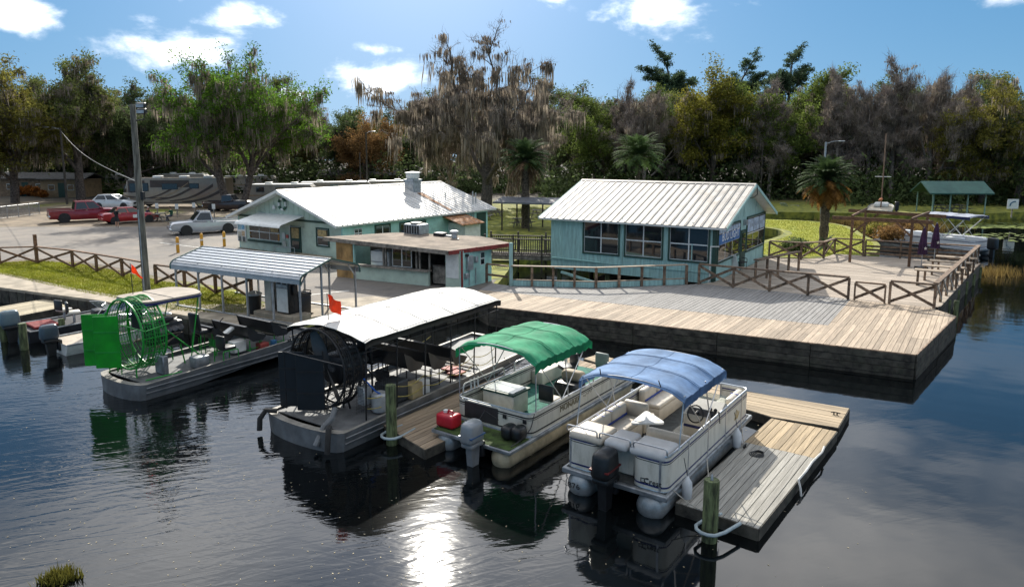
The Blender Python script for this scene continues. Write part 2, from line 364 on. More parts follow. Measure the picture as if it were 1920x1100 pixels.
def ground_material():
    m = mat('ground_earth', (.20, .155, .105), .95, var=.25, scale=.5, bump=.4, bscale=12)
    N, L = m.node_tree.nodes, m.node_tree.links; p = N['Principled BSDF']
    src = p.inputs['Base Color'].links[0].from_socket
    geo = N.new('ShaderNodeNewGeometry'); sep = N.new('ShaderNodeSeparateXYZ'); L.new(geo.outputs['Position'], sep.inputs[0])
    n1 = N.new('ShaderNodeTexNoise'); n1.inputs['Scale'].default_value = .11; n1.inputs['Detail'].default_value = 6; L.new(geo.outputs['Position'], n1.inputs['Vector'])
    n2 = N.new('ShaderNodeTexNoise'); n2.inputs['Scale'].default_value = 1.6; n2.inputs['Detail'].default_value = 8; L.new(geo.outputs['Position'], n2.inputs['Vector'])
    gr = N.new('ShaderNodeValToRGB'); e = gr.color_ramp.elements; e[0].position = .38; e[0].color = (.085, .105, .018, 1); e[1].position = .62; e[1].color = (.27, .27, .035, 1)
    L.new(n2.outputs[0], gr.inputs[0])
    mr = N.new('ShaderNodeMapRange'); mr.inputs[1].default_value = -22; mr.inputs[2].default_value = 0; mr.inputs[3].default_value = -.1; mr.inputs[4].default_value = .35; L.new(sep.outputs[0], mr.inputs[0])
    ad = N.new('ShaderNodeMath'); L.new(mr.outputs[0], ad.inputs[0]); L.new(n1.outputs[0], ad.inputs[1])
    rp = N.new('ShaderNodeValToRGB'); rp.color_ramp.elements[0].position = .45; rp.color_ramp.elements[1].position = .6; L.new(ad.outputs[0], rp.inputs[0])
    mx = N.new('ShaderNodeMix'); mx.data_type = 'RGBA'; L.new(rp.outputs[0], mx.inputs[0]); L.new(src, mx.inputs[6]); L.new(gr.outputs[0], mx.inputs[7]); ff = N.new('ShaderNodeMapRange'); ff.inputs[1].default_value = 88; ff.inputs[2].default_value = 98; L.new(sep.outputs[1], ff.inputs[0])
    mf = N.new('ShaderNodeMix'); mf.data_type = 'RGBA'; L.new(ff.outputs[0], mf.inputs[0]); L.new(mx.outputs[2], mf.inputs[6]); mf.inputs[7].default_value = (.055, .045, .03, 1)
    L.new(mf.outputs[2], p.inputs['Base Color'])
    return m
gnd = B().prism(shore, -1.2, LZ).build('ground', ground_material()); tag(gnd, kind='structure')
lawn_m = mat('lawn_grass', (.34, .33, .018), .95, var=.3, scale=1.2, bump=.6, bscale=25, col2=(.22, .26, .015))
grass_m = mat('bank_grass', (.34, .32, .035), .95, scale=1.0, bump=.6, bscale=25, col2=(.19, .23, .02), dirt=((.36, .22, .07), .95, .55))
lawn = chaikin([(16.2, 44.8), (19, 44.1), (22.4, 45.1), (24.3, 47.6), (26.2, 51.4), (27.3, 56.8), (29.0, 61.6), (28.6, 66), (24.8, 68.2), (14, 70.4), (6, 72), (2, 70), (10, 63), (20, 63.7), (22.9, 61.0), (22.8, 57.0), (20.3, 53.4), (17.7, 50.2), (15.8, 46.4)])
tag(B().prism(lawn, LZ - .1, LZ + .02).build('lawn', lawn_m), kind='structure')
# strip of grass between the sea wall path and the car park
pi = [at(0, 515, .7), at(150, 548, .7), at(235, 563, .7), at(330, 583, .7), at(400, 588, .7), at(470, 588, .7), at(500, 575, .7), at(440, 548, .7), at(300, 527, .7), at(230, 510, .7), at(150, 495, .7), at(70, 489, .7), at(0, 493, .7)]
tag(B().prism([(p.x, p.y) for p in pi] + [(-45, 50), (-45, 46.5)], LZ - .1, LZ + .012).build('grass_verge', grass_m), kind='structure')
tag(B().prism([(-70, 57.6), (-25.3, 34.3), (-18.4, 31.12), (-13.5, 28.33), (-8.6, 25.6), (-8.2, 26.2), (-8.1, 28.6), (-10.8, 30.4), (-13.9, 30.2), (-17.67, 31.9), (-20.6, 33.6), (-27.9, 38.4), (-70, 61)], .35, LZ + .03).build('path', concrete), kind='structure')
# sea wall of upright boards below the path
sw = tag(thing('sea_wall', 'dark timber sea wall below the concrete path', 'wall'), None)
pts = [(-40, 42.2), (-25.25, 34.32), (-18.39, 31.14), (-13.45, 28.33), (-8.6, 25.6), (-6.1, 27.0), (-1.5, 30.9)]
for a, b in zip(pts, pts[1:]):
    a, b = Vector((*a, 0)), Vector((*b, 0)); d = b - a; n = Vector((d.y, -d.x, 0)).normalized() * .09
    k = max(1, int(d.length / .6))
    for i in range(k):
        p, q = a + d * ((i + .04) / k) + n, a + d * ((i + .96) / k) + n
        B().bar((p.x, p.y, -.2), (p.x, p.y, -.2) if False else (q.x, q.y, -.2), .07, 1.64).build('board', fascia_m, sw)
# car park
lot = [at(-60, 478, .7), at(0, 489, .7), at(70, 485, .7), at(150, 490, .7), at(232, 504, .7), at(300, 520, .7), at(440, 542, .7), at(505, 570, .7)]
lot = [(p.x, p.y) for p in lot] + [(-8.0, 29.0), (-7.6, 26.9), (-6.3, 27.3), (-1.5, 31.2), (-.8, 36.2), (-8, 40), (-11, 43), (-18, 47), (-14, 58), (-22, 62), (-48, 61.5), (-60, 55)]
tag(B().prism(lot, LZ - .2, LZ + .008).build('parking_lot', asphalt), kind='structure')
paint = mat('worn_road_paint', (.62, .61, .57), .8, var=.2, scale=5)
def painted(name, a, b, w):
    d = (b - a).normalized(); n = Vector((-d.y, d.x, 0)) * w / 2
    tag(B().prism([(p.x, p.y) for p in (a - n, b - n, b + n, a + n)], LZ + .009, LZ + .013).build(name, paint), kind='structure')
painted('road_marking', at(552, 556, .7), at(655, 545, .7), .14)
painted('road_marking', at(480, 560, .7), at(545, 556, .7), .14)
painted('road_marking', at(300, 455, .7), at(420, 470, .7), .12)
tag(B().prism([(p.x, p.y) for p in (at(545, 570, .7), at(700, 556, .7), at(760, 566, .7), at(560, 600, .7))], LZ, LZ + .03).build('concrete_apron', concrete), kind='structure')
# ================================================================ decks
DZ = .83
dA, dB_, dC, dE, dF = Vector((-.94, 29.41)), Vector((13.0, 22.29)), Vector((17.56, 27.65)), Vector((17.31, 29.1)), Vector((27.0, 40.9))
front_poly = [dA, dB_, dC, (17.45, 29.2), (9.2, 34.5), (8.56, 34.25), (4.0, 33.3), (0, 33.85), (-1.0, 34.65), (-1.9, 31.6)]
front_poly = [(p[0], p[1]) for p in front_poly]
terr_poly = [(9.2, 34.5), (17.47, 29.15), (18.1, 29.5), (27.1, 40.9), (20.4, 44.7), (18.9, 42.95), (17.31, 42.5), (15.5, 43.3), (15.4, 42.9), (10.07, 34.98)]
pl_worn = plankm('sun_bleached_plank', (.385, .305, .225), A2, .28)
pl_grey = plankm('grey_painted_plank', (.255, .245, .235), A2, .08)
pl_terr = plankm('terrace_plank', (.37, .31, .25), A1, .25)
def decking(parent, poly, z, along, w, gap, m, thick=.035, jitter=0.0, cut=None, split_len=None):
    d = Vector((math.cos(along), math.sin(along))); n = Vector((-d.y, d.x)); o = Vector(poly[0])
    ts = [(Vector(p) - o).dot(n) for p in poly]; t = min(ts); k = 0
    while t < max(ts) - .02:
        Q = clip_poly(poly, o, n, t + gap / 2, t + w - gap / 2)
        if len(Q) > 2:
            segs = [Q]
            if split_len:
                ds = [(Vector(q) - o).dot(d) for q in Q]; c0 = min(ds); segs = []; x = c0 + split_len * (.35 + .65 * rnd.random())
                while c0 < max(ds):
                    s_ = clip_poly(Q, o, d, c0, x - .006); c0 = x; x += split_len
                    if len(s_) > 2: segs.append(s_)
            for q in segs:
                dz = rnd.uniform(-jitter, jitter)
                clean = [q[i] for i in range(len(q)) if (Vector(q[i]) - Vector(q[i - 1])).length > 1e-3]
                if len(clean) > 2: B().prism(clean, z - thick + dz, z + dz).build('plank', m, parent)
        t += w; k += 1
# front deck: a bleached outer strip and a grey coated walkway behind it
fd = thing('boardwalk_deck', 'long weathered plank deck fronting the water with dark timber sides', 'deck')
e2 = Vector((math.cos(A2), math.sin(A2))); en = Vector((math.sin(R(-27.1)) * -1, math.cos(R(-27.1))))
line_o = dA; depth_cut = 2.9
grey_rect = clip_poly(front_poly, line_o, en, depth_cut, 40)
r_o = Vector((14.2, 29.8)); r_d = Vector((math.cos(R(-33)), math.sin(R(-33))))
grey_poly = clip_poly(grey_rect, Vector((11.9, 26.2)), r_d, -40, 0)
right_poly = clip_poly(front_poly, Vector((11.9, 26.2)), r_d, 0.0, 40)
left_front = clip_poly(clip_poly(front_poly, line_o, en, -5, depth_cut), Vector((11.9, 26.2)), r_d, -40, 0)
decking(fd, left_front, DZ, A2, .185, .012, pl_worn, jitter=.004, split_len=3.2)
decking(fd, right_poly, DZ + .002, A2, .185, .012, pl_worn, jitter=.004, split_len=3.6)
decking(fd, grey_poly, DZ + .004, A2, .185, .022, pl_grey, jitter=.002)
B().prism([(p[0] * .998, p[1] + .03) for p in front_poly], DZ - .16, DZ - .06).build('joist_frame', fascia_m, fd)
def fascia(parent, a, b, z0, z1, rows=4, seg=3.2):
    a, b = Vector((a[0], a[1], 0)), Vector((b[0], b[1], 0)); d = b - a; k = max(1, round(d.length / seg)); n = Vector((d.y, -d.x, 0)).normalized()
    h = (z1 - z0) / rows
    for r in range(rows):
        for i in range(k):
            o = n * (.03 + rnd.uniform(-.008, .012)); p, q = a + d * ((i + .003) / k) + o, a + d * ((i + .997) / k) + o; z = z0 + h * (r + .5)
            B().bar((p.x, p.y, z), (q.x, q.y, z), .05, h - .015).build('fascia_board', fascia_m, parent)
    m_ = B().bar((a.x, a.y, z1 + .004), (b.x, b.y, z1 + .004), .09, .05); m_.build('edge_board', wood_rail, parent)
fascia(fd, dA, dB_, -.12, DZ - .03); fascia(fd, dB_, dC, -.12, DZ - .03); fascia(fd, (-1.9, 31.6), dA, -.12, DZ - .03, seg=2.5)
td = thing('terrace_deck', 'broad plank terrace beside the mint boathouse, fenced with crossed rails', 'deck')
decking(td, terr_poly, DZ - .006, A1, .185, .012, pl_terr, jitter=.004, split_len=4.8)
B().prism(terr_poly, DZ - .17, DZ - .065).build('joist_frame', fascia_m, td)
fascia(td, (17.8, 29.3), (27.1, 40.9), .0, DZ - .04, rows=3, seg=3.0)
fascia(td, (27.1, 40.9), (20.4, 44.7), .2, DZ - .04, rows=2, seg=3.0)
for t in (0, .2, .4, .6, .8, 1):
    p = Vector((17.9, 29.4, 0)).lerp(Vector((27, 40.7, 0)), t); B().tube([(p.x, p.y, -1), (p.x, p.y, DZ - .2)], .13, 8).build('support_pile', piling_m, td)
# ---------------------------------------------------------------- crossed railings
def rail_run(parent, pts, h, bays, xb=True, m=wood_rail, topw=.2, z=DZ, low=False, midrail=False, post=.1, last=True, cross_from=.1):
    for a, b in zip(pts, pts[1:]):
        a, b = Vector((a[0], a[1], z)), Vector((b[0], b[1], z)); k = max(1, round((b - a).length / bays)); up = Vector((0, 0, 1))
        for i in range(k + (1 if last else 0)):
            p = a.lerp(b, i / k); B().box((p.x, p.y, z + h / 2 - .02), (post, post, h - .04), math.atan2((b - a).y, (b - a).x)).build('post', m, parent)
        B().bar(a + up * h, b + up * h, topw, .07).build('top_rail', m, parent)
        if midrail: B().bar(a + up * h * .45, b + up * h * .45, .05, .1).build('mid_rail', m, parent)
        if xb:
            n = Vector((-(b - a).y, (b - a).x, 0)).normalized() * .035
            for i in range(k):
                p, q = a.lerp(b, i / k), a.lerp(b, (i + 1) / k)
                B().bar(p + up * cross_from + n, q + up * (h - .07) + n, .045, .12).build('brace', m, parent)
                B().bar(p + up * (h - .07) - n, q + up * cross_from - n, .045, .12).build('brace', m, parent)
t = thing('crossed_railing', 'brown crossed timber railing between the grey walkway and the terrace', 'railing')
rail_run(t, [(9.12, 34.33), (14.75, 30.75)], 1.0, 1.75)
t = thing('terrace_gate', 'low crossed timber gate in the terrace railing', 'gate')
rail_run(t, [(14.95, 30.6), (15.95, 29.98)], .82, 1.0, topw=.1, post=.07)
t = thing('crossed_railing', 'short crossed timber railing at the terrace corner beside the gate', 'railing')
rail_run(t, [(16.1, 29.88), (17.5, 29.0)], 1.0, 1.4, last=False)
t = thing('crossed_railing', 'long crossed timber railing along the open water side of the terrace', 'railing')
rail_run(t, [(17.5, 29.0), (26.9, 40.8)], 1.05, 1.7)
lit_brace = mat('lit_brace_timber', (.34, .31, .27), .85, var=.2, scale=5, rand=.2)  # light on the braces is put into a paler timber colour
for o_ in t.children:
    if o_.name.startswith('brace'): o_.data.materials.clear(); o_.data.materials.append(lit_brace)
t = thing('crossed_railing', 'crossed timber railing on the grass side of the terrace', 'railing')
rail_run(t, [(15.74, 43.3), (17.31, 42.35), (18.87, 42.8), (20.28, 44.5), (21.7, 43.7)], 1.0, 1.6)
t = thing('slatted_railing', 'horizontal board railing behind the terrace pergola', 'railing')
rail_run(t, [(21.8, 43.65), (26.8, 40.9)], 1.0, 1.7, xb=False)
for z in (.2, .42, .64): B().bar(Vector((21.8, 43.65, DZ + z)), Vector((26.8, 40.9, DZ + z)), .04, .12).build('board', wood_rail, t)
# walkway rail with pale low board wall
t = thing('post_railing', 'bent post railing with pale low boards around the pit before the boathouse', 'railing')
lowp = [(-.05, 33.95), (3.99, 33.4), (8.5, 34.28)]
pale_top = mat('bleached_handrail', (.33, .26, .19), .8, var=.15, scale=5)
for a, b in zip(lowp, lowp[1:]):
    a, b = Vector((*a, DZ)), Vector((*b, DZ)); k = 4; up = Vector((0, 0, 1))
    for i in range(k + 1): p = a.lerp(b, i / k); B().box((p.x, p.y, DZ + .48), (.11, .11, .97), math.atan2((b - a).y, (b - a).x)).build('post', wood_rail, t)
    B().bar(a + up * .985, b + up * .985, .2, .045).build('top_rail', pale_top, t)
    n = Vector((-(b - a).y, (b - a).x, 0)).normalized() * .085
    B().bar(a + n + up * .13, b + n + up * .13, .04, .28).build('kick_board', mint_low, t)
    B().bar(a + n + up * .29, b + n + up * .29, .07, .04).build('kick_cap', pale_top, t)
B().box((-.05, 33.95, DZ + 1.05), (.13, .13, 2.1), A1).build('tall_post', mint_low, t)
t = thing('post_railing', 'plain two rail fence beside the snack bar corner', 'railing')
rail_run(t, [(-1.25, 34.75), (-.2, 34.0)], .95, 1.2, xb=False, midrail=True, last=False, topw=.12)
# ---------------------------------------------------------------- floating docks
def float_dock(name, label, corners, z, along, m, w=.15, thick=.3, split=None):
    t = thing(name, label, 'dock'); P = [(c[0], c[1]) for c in corners]
    decking(t, P, z, along, w, .014, m, thick=.04, jitter=.005, split_len=split)
    cxm = sum(p[0] for p in P) / len(P); cym = sum(p[1] for p in P) / len(P)
    inner = [((p[0] - cxm) * .985 + cxm, (p[1] - cym) * .985 + cym) for p in P]
    B().prism(inner, z - thick - .05, z - .045).build('float_frame', fascia_m, t)
    for a, b in zip(P, P[1:] + P[:1]):
        B().bar((*a, z - thick / 2 - .01), (*b, z - thick / 2 - .01), .05, thick).build('side_board', fascia_m, t)
    return t
pl_dock = plankm('silvered_dock_plank', (.33, .315, .28), A2, .14); pl_dock2 = plankm('brown_dock_plank', (.36, .28, .185), A1, .25); pl_walk = plankm('worn_dock_plank', (.33, .25, .17), A2, .25)
pl_new = plankm('newer_dock_plank', (.38, .29, .18), A2, .2)
d1, d2, d3, d4 = at(1268, 941, .25), at(1422, 990, .25), at(1569, 808, .25), at(1447, 784, .25)
k1, k2 = d2.lerp(d3, .66), d1.lerp(d4, .66)
fdock = float_dock('floating_dock', 'silvered floating dock alongside the blue topped pontoon boat', [d1, d2, k1, k2], .25, R(53.4), pl_dock)
float_dock('floating_dock', 'short brown planked dock section joining the silvered floating dock', [k2, k1, d3, d4], .25, R(53.4), pl_new, w=.17)
float_dock('floating_dock', 'brown floating dock lying crosswise behind the pontoon boats', [d4 + Vector((.05, .1, 0)), at(1571, 801, .25), at(1592, 765, .25), at(1395, 733, .25), at(1120, 664, .25), at(1095, 672, .25)], .25, R(-34), pl_dock2, w=.19)
wa = at(712, 792, .25); wb = at(797, 842, .25); wl = (at(1130, 690, .25) - wb)
float_dock('floating_dock', 'narrow dock between the black airboat and the green topped pontoon boat', [wa, wb, wb + wl * 1.02, wa + wl * 1.0], .25, R(53.5), pl_walk, w=.17)
def piling(px, py, top, label, r=.14, z=0):
    p = at(px, py, 0); t = thing('piling', label, 'piling', (p.x, p.y, 0))
    B().lathe([(r * 1.02, -1.5), (r, .3), (r * .97, top - .03), (r * .9, top)], 14).build('post', piling_m, t)
    return t, p
t, p = piling(735, 832, 1.55, 'round wooden piling at the end of the narrow dock')
ropem = mat('blue_grey_rope', (.28, .33, .36), .8, var=.2, scale=20); pipe_m = mat('grey_pipe', (.30, .36, .38), .5)
def hoop(t, toward):
    d = toward.normalized(); n = Vector((-d.y, d.x, 0)); pts = [d * .62 + n * .22, d * .1 + n * .26]
    pts += [Vector((math.cos(a), math.sin(a), 0)) * .26 for a in [math.atan2(n.y, n.x) + i * math.pi / 6 for i in range(1, 6)]]
    pts += [d * .1 - n * .26, d * .62 - n * .22]
    B().tube([(q.x, q.y, .24) for q in pts], .035, 8).build('hoop', pipe_m, t)
hoop(t, E2.copy())
t, p = piling(1330, 1012, 1.22, 'mossy green piling at the corner of the silvered floating dock', .15)
hoop(t, E2 * .8 + E1 * .3); B().lathe([(.03, 1.22), (.02, 1.3), (0.004, 1.33)], 8).build('cap_bolt', galv, t)
piling(1790, 604, .95, 'thin dark piling off the terrace corner', .1); piling(1772, 622, .3, 'short dark piling under the terrace corner', .1)
piling(46, 655, 1.0, 'square grey piling beside the grey outboard motor', .14); piling(118, 632, .75, 'short green piling behind the white runabout', .12)
piling(8, 640, .8, 'grey piling at the far end of the small plank dock', .12)
lp = [at(-60, 598, .45), at(-60, 612, .45), at(60, 590, .45), at(118, 568, .45), at(95, 560, .45)]
pl_left = plankm('pale_dock_plank', (.42, .36, .25), A2, .2)
float_dock('plank_dock', 'pale plank dock behind the moored bass boat', [at(-80, 588, .45), at(-30, 604, .45), at(126, 574, .45), at(92, 559, .45)], .45, R(62), pl_left, w=.2)
# hose lying over the dock edge
hp = [d2.lerp(d3, u) + Vector((.03, -.02, .03)) for u in (.78, .72, .66, .6, .5, .42)] + [d2.lerp(d3, .4) + Vector((.09, -.08, -.1)), d2.lerp(d3, .39) + Vector((.1, -.1, -.3))]
hp = [v + Vector((.03 * math.sin(i * 2), .03 * math.cos(i * 1.7), 0)) for i, v in enumerate(hp)]
tag(B().tube(hp, .025, 6).build('dock_hose', mat('pale_hose', (.5, .5, .48), .6)), 'pale hose hanging over the outer edge of the silvered dock', 'hose')
# ---------------------------------------------------------------- fences by the car park
t = thing('crossed_fence', 'brown crossed timber fence along the car park, left of the tall pole', 'fence')
fl = [at(-70, 500, .7), at(0, 496, .7), at(70, 494, .7), at(137, 502, .7), at(182, 510, .7), at(230, 519, .7), at(272, 528, .7)]
rail_run(t, [(p.x, p.y) for p in fl], 1.0, 2.6, m=wood_brown, topw=.16, z=LZ, post=.12)
p = at(70, 494, .7); B().box((p.x, p.y, LZ + .85), (.15, .15, 1.75), A1).build('gate_post', wood_brown, t)
t = thing('crossed_fence', 'brown crossed timber fence between the tall pole and the fuel canopy', 'fence')
fl = [at(293, 533, .7), at(347, 541, .7), at(405, 551, .7), at(472, 562, .7)]
rail_run(t, [(p.x, p.y) for p in fl], 1.0, 2.2, m=wood_brown, topw=.16, z=LZ, post=.12)
yel = mat('orange_yellow_paint', (.62, .30, .02), .55, var=.12, scale=5)
for px, py, lab in ((334, 474, 'nearest the fuel canopy roof'), (379, 466, 'in the middle'), (421, 462, 'nearest the mint house')):
    p = at(px, py, .7); t = thing('bollard', 'orange yellow steel bollard, the one ' + lab, 'bollard', (p.x, p.y, LZ), 0, 'bollards before the mint house')
    B().lathe([(.1, 0), (.1, .98), (.07, 1.03), (.02, 1.05)], 12).build('post', yel, t); B().lathe([(.103, .55), (.103, .65)], 12).build('band', white, t)
# ================================================================ buildings
pane_m = glass_mat('window_glass', (.015, .02, .024), .04)
frame_w = mat('window_frame_white', (.66, .68, .68), .5, var=.06)
def frame_M(o, ang, z=0): return Matrix.Translation((o[0], o[1], z)) @ Matrix.Rotation(ang, 4, 'Z')
def window(parent, M, s0, s1, z0, z1, cols=2, rows=2, trim=dkgreen, tw=.09, n=(0, -1), name='window', glass=None):
    """window in the local plane: s along x, out along n*y"""
    o = n[1]
    w = B().box(((s0 + s1) / 2, -o * .01, (z0 + z1) / 2), (s1 - s0, .04, z1 - z0)).xf(M).build(name, frame_w, parent)
    if trim:
        b = B()
        for a, c in (((s0 + s1) / 2, z1 + tw / 2), ((s0 + s1) / 2, z0 - tw / 2)): b.box((a, o * .02, c), (s1 - s0 + 2 * tw, .07, tw))
        for a in (s0 - tw / 2, s1 + tw / 2): b.box((a, o * .02, (z0 + z1) / 2), (tw, .07, z1 - z0))
        b.xf(M).build('trim', trim, w)
    cw, rh = (s1 - s0) / cols, (z1 - z0) / rows
    for i in range(cols):
        for j in range(rows):
            g = .035
            B().box((s0 + cw * (i + .5), o * (.018 if j else .006), z0 + rh * (j + .5)), (cw - 2 * g, .02, rh - 2 * g)).xf(M).build('pane', glass or pane_m, w)
    return w
seam_m = mat('dirty_seam', (.20, .19, .175), .8, var=.3, scale=3); seam_r = mat('dark_dirty_seam', (.075, .06, .048), .8, var=.3, scale=3)
def gable_house(t, M, L, W, z0, ze, zr, oe, og, wall_m, roof_near, pitch_w, near_sign, gable_m=None, roof_far=None, thick=.1, sx=0):
    """local x along the ridge 0..L, y across 0..W (near slope at y=0 when near_sign=-1 side faces -y)"""
    sl = (zr - ze) / (W / 2); gm = gable_m or wall_m
    B().box((L / 2, .06, (z0 + ze) / 2), (L, .12, ze - z0)).xf(M).build('wall', wall_m, t)
    B().box((L / 2, W - .06, (z0 + ze) / 2), (L, .12, ze - z0)).xf(M).build('wall', wall_m, t)
    for x in (.06, L - .06):
        B().slab([(.121, z0), (W - .121, z0), (W - .121, ze), (W / 2, zr - .06), (.121, ze)], 'x', x - .058, x + .058).xf(M).build('gable_wall', gm, t)
    x0, x1 = -og, L + og; zo = ze - sl * oe; n = max(1, round((x1 - x0) / pitch_w)); pw = (x1 - x0) / n
    for k, (ya, yb) in enumerate(((-oe, W / 2), (W + oe, W / 2))):
        rm = roof_near if k == 0 else (roof_far or roof_near); sg = 1 if k == 0 else -1
        B().add([(x0, ya, zo), (x1, ya, zo), (x1, yb, zr), (x0, yb, zr), (x0, ya, zo - thick), (x1, ya, zo - thick), (x1, yb, zr - thick), (x0, yb, zr - thick)],
                [(0, 1, 2, 3), (7, 6, 5, 4), (0, 4, 5, 1), (1, 5, 6, 2), (2, 6, 7, 3), (3, 7, 4, 0)]).xf(M).build('roof_deck', white, t)
        for i in range(n):
            a, b = x0 + pw * i, x0 + pw * (i + 1); b_ = B(); e = .012
            prof = [(a, e), (a + .02, e + .035), (a + .05, e + .035), (a + .07, e), (b - .002, e)]
            vs = []
            for (yy, zz) in ((ya - .03 * sg, zo - .03 * sl), (yb, zr)):
                for px_, h in prof: vs.append((px_, yy, zz + h))
                for px_, h in reversed(prof): vs.append((px_, yy, zz + h - .01))
            m_ = len(prof) * 2
            fs = [(i2, (i2 + 1) % m_, (i2 + 1) % m_ + m_, i2 + m_) for i2 in range(m_)] + [tuple(reversed(range(m_))), tuple(range(m_, 2 * m_))]
            B().add(vs, fs).xf(M).build('roof_panel', rm, t)
            if k == 0: B().bar(M @ Vector((a + .085, ya, zo + .016)), M @ Vector((a + .085, yb, zr + .016)), .036 if roof_near is roofr else .026, .012).build('seam', seam_r if roof_near is roofr else seam_m, t)
    B().slab([(-.16 + W / 2, zr - .16 * sl + .05), (W / 2, zr + .065), (.16 + W / 2, zr - .16 * sl + .05), (W / 2, zr + .045)], 'x', x0, x1).xf(M).build('ridge_cap', rm, t)
    for xx in (x0 - .02, x1 + .02):
        for ya, yb in ((-oe, W / 2), (W + oe, W / 2)):
            B().bar(M @ Vector((xx, ya, zo - .06)), M @ Vector((xx, yb, zr - .06)), .035, .17).build('barge_board', mint_low if wall_m is mint_low else white, t)
# ---------------------------------------------------------------- boathouse on the right
RO, RA = (10.07, 34.98), R(147.36)
rb = thing('boathouse', 'mint boathouse over the water with a pale ribbed roof and banner windows', 'building')
MR = frame_M(RO, RA)                       # x along the front wall to the left end, y<0 is inside
MRi = MR @ Matrix.Scale(-1, 4, (0, 1, 0))   # y>0 inside
RL, RW = 9.34, 9.77
def fixflip(o):
    o.data.flip_normals(); return o
gable_house(rb, MRi, RL, RW, DZ - .12, 3.71, 5.47, .38, .6, mint_low, roofr, .40, -1, gable_m=mint_low)
for o in list(rb.children): o.data.flip_normals()
for a, b in ((.38, 2.36), (2.8, 4.8), (5.22, 7.25)): window(rb, MR, a, b, 1.79, 3.46, 2, 2, n=(0, 1))
B().box((RL / 2, .03, 3.62), (RL, .05, .12)).xf(MR).build('eave_board', mint, rb)
# panel joints on the front wall
for s in (1.2, 2.58, 5.0, 7.35, 8.55): B().box((s, .012, 2.3), (.05, .024, 2.9)).xf(MR).build('batten', mint_low, rb)
B().box((RL / 2, .02, 1.25), (RL, .03, .03)).xf(MR).build('batten', mint_low, rb)
B().box((.08, .03, 2.2), (.16, .05, 2.9)).xf(MR).build('corner_board', dkgreen, rb)
B().tube([MR @ Vector(v) for v in ((.22, .12, 2.6), (.22, .12, .9), (.22, .32, .86))], .03, 6).build('downspout', white, rb)
B().tube([MR @ Vector(v) for v in ((.22, .12, 2.6), (-.2, .1, 2.62))], .03, 6).build('downspout', white, rb)
B().tube([MR @ Vector(v) for v in ((9.2, .12, 1.35), (6.2, .14, 1.3))], .03, 6).build('water_pipe', mint, rb)
MG = frame_M(RO, R(57.36))                  # gable wall: x along, outside is -y
w1 = window(rb, MG, .3, 4.15, 1.77, 3.48, 3, 2, n=(0, -1)); w2 = window(rb, MG, 5.65, 9.62, 1.72, 3.55, 3, 2, n=(0, -1))
ban_blue = mat('banner_blue', (.05, .17, .42), .5, var=.15); ban_pale = mat('banner_pale', (.42, .52, .66), .5, var=.2, scale=3); ban_white = mat('banner_letter', (.85, .86, .88), .5)
for i in range(3):
    cw = 3.85 / 3; x = .3 + cw * (i + .5)
    o = B().box((x, -.045, 2.88), (cw - .09, .012, .5)).xf(MG).build('banner', ban_blue, w1); B().box((x, -.045, 3.3), (cw - .09, .012, .24)).xf(MG).build('banner', ban_pale, w1)
    cw = 3.97 / 3; x = 5.65 + cw * (i + .5); B().box((x, -.045, 3.1), (cw - .09, .012, .74)).xf(MG).build('banner', ban_pale, w2)
MT = MG @ Matrix.Translation((2.4, -.058, 2.95)) @ Matrix.Rotation(R(90), 4, 'X')
text('lettering', 'BUD LIGHT', .62, ban_white, w1, MT)
for k in range(8): B().box((6.35 + k * .36, -.056, 3.1), (.22, .008, .2)).xf(MG).build('faded_print', mat('banner_grey', (.3, .36, .45), .5), w2)
dr = B().box((4.9, -.02, 1.93), (.98, .06, 2.1)).xf(MG).build('door', dkgreen, rb)
B().box((4.9, -.06, 2.3), (.6, .02, 1.0)).xf(MG).build('pane', pane_m, dr); B().box((5.28, -.08, 1.85), (.05, .06, .14)).xf(MG).build('handle', chrome, dr)
lm = B().box((5.0, -.1, 3.38), (.2, .16, .3)).xf(MG).build('wall_lamp', galv, rb)
for x in (2.2, 4.9, 7.5): B().box((x, -.012, 4.25), (.04, .024, 1.1 if x == 4.9 else .3)).xf(MG).build('batten', mint_low, rb)
B().box((.06, -.012, 2.25), (.12, .03, 2.8)).xf(MG).build('corner_board', dkgreen, rb); B().box((RW - .06, -.012, 2.25), (.12, .03, 2.8)).xf(MG).build('corner_board', dkgreen, rb)
B().tube([MG @ Vector(v) for v in ((4.9, -.62, 5.5), (4.9, -.68, 4.95), (4.6, -.6, 4.8), (4.1, -.3, 4.75))], .025, 6).build('conduit', blackm, rb)
for s, d in ((.5, .4), (3, .4), (6, .4), (9, .4), (.5, 4.5), (9, 4.5), (3, 4.5), (6, 4.5)):
    p = MR @ Vector((s, -d, 0)); B().tube([(p.x, p.y, -1), (p.x, p.y, DZ - .1)], .14, 8).build('support_pile', piling_m, rb)
B().box((RL / 2, -RW / 2, DZ - .05), (RL - .3, RW - .3, .12)).xf(MR).build('floor', fascia_m, rb)
B().bar(MR @ Vector((8.6, .1, .55)), MR @ Vector((5.3, 1.0, .2)), .12, .12).build('ramp_beam', mint_low, rb)
